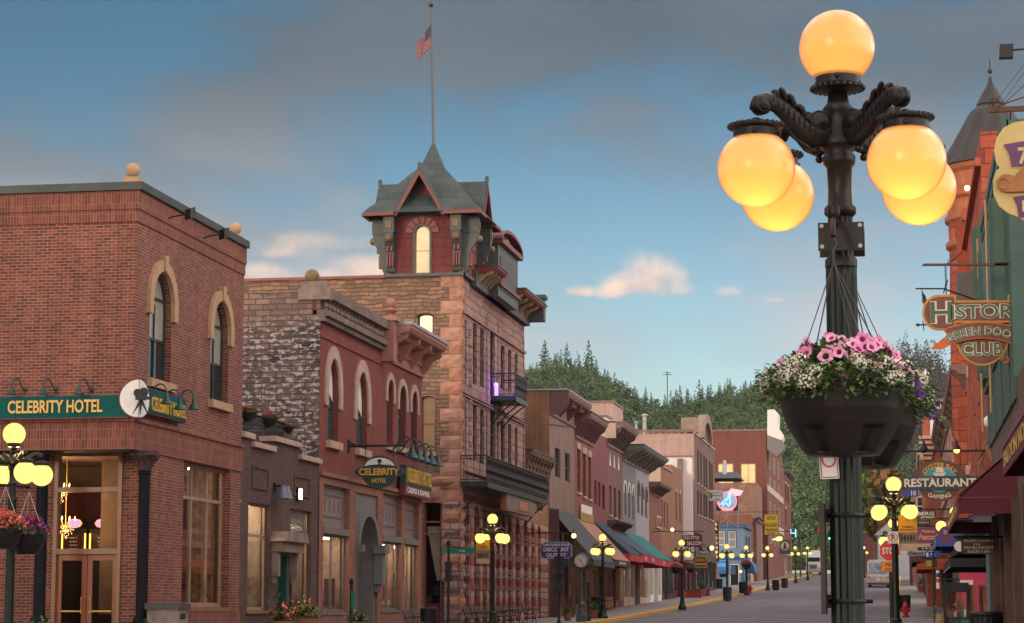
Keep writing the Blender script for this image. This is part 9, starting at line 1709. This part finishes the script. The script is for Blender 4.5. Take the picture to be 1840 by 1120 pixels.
P = pos1(1199,1.0); up_ = thing('power_pole','power pole with two crossarms on the hill crest against the sky','power pole',P); zt = atY(1199,668,P.y).z; xx = atY(1199,680,P.y).x; mk('shaft',BLACK,up_,lambda b: b.tube([(xx,P.y,P.z - 3),(xx,P.y,zt)],.16,5)); mk('crossarm',BLACK,up_,lambda b: (b.box(xx - 1.5,xx + 1.5,P.y - .1,P.y + .1,zt - 1.1,zt - .9),b.box(xx - .9,xx + .9,P.y - .1,P.y + .1,zt - .4,zt - .22)))
# trees beyond the far end of the right row
YG = leafmat('yellow_green_leaves',(.05,.11,.018),(.08,.14,.02),(.16,.10,.025)); YO_ = leafmat('orange_leaves',(.14,.08,.025),(.18,.09,.03),(.10,.10,.025))
for px,yt,Y,H,R,m,lb in ((1572,850,420,13,5.5,YG,'large yellow green broadleaf tree at the far end of the right row'),(1598,838,405,14,4.6,YO_,'orange tinged tree behind the right kerb lamp'),(1556,905,430,9,4.5,YG,'rounded green tree lower left of the large yellow green one'),(1590,890,380,9,4.8,YG,'dense green tree just behind the small grey gabled building'),(1590,762,560,14,6,DECM,'dark green tree under the far flower basket')):
    p = atY(px,yt,Y); single('dec',H,R,900,m,'broadleaf_tree',lb,'tree',(p.x,Y,p.z - H*.6 - R),None,.3)
# thin evening haze
hb_ = MB(); hm,nt,n,l,p = nt_new('haze_air'); n.remove(p); vs = n.new('ShaderNodeVolumePrincipled'); vs.inputs['Color'].default_value = (.72,.80,.86,1); vs.inputs['Density'].default_value = .00007; vs.inputs['Anisotropy'].default_value = .2; l.new(vs.outputs[0],n['Material Output'].inputs['Volume'])
if HAZE: hb_.m(hm); hb_.box(-1600,1600,-310,2600,-6,260); tag(hb_.build('haze'),kind='stuff')
# ------------------------------------------------------------------ parts that repeat become one object each
SPLIT = {'timber_post','clamp_plate','bay_corner','eave','baluster','bolt','gold_pipe','curtain','wheel','brace','coping','glass_block','hanging_chain','white_panel','painted_arch','timber_hood','roof_unit','parapet_block','parapet_panel','attic_vent','belt_course','light_bar','hoop','bracket','sill','orange_curl','small_notice','vertical_batten','street_bay','headlight','door_frame','window_trim','clock_hand','candle_bulb','rod','strap','pilaster','neon_tube','stone_band','side_cornice','window','shop_window_','wire'}
def islands(me):
    k = len(me.vertices); par = list(range(k))
    def find(a):
        while par[a] != a: par[a] = par[par[a]]; a = par[a]
        return a
    for e in me.edges:
        a,b_ = find(e.vertices[0]),find(e.vertices[1])
        if a != b_: par[a] = b_
    out = {}
    for p in me.polygons: out.setdefault(find(p.vertices[0]),[]).append(p.index)
    return list(out.values())
def split_all():
    for o in [o for o in bpy.data.objects if o.type == 'MESH' and o.parent and o.name.split('.')[0] in SPLIT and not o.children]:
        me = o.data
        if me.users > 1 or len(me.vertices) > 20000: continue
        isl = islands(me)
        if not 2 <= len(isl) <= 90: continue
        nm = o.name.split('.')[0]; V = [v.co[:] for v in me.vertices]; sm = me.polygons[0].use_smooth
        for fs in isl:
            mp = {}; vv = []; ff = []; mi = []
            for f in fs:
                p = me.polygons[f]; mi.append(p.material_index)
                for i in p.vertices:
                    if i not in mp: mp[i] = len(vv); vv.append(V[i])
                ff.append([mp[i] for i in p.vertices])
            m2 = bpy.data.meshes.new(nm); m2.from_pydata(vv,[],ff)
            for m_ in me.materials: m2.materials.append(m_)
            m2.polygons.foreach_set('material_index',mi); m2.polygons.foreach_set('use_smooth',[sm]*len(ff))
            if sm: m2.set_sharp_from_angle(angle=math.radians(40))
            q = bpy.data.objects.new(nm,m2); COL.objects.link(q); q.parent = o.parent; q.location = o.location
        bpy.data.objects.remove(o)
split_all()
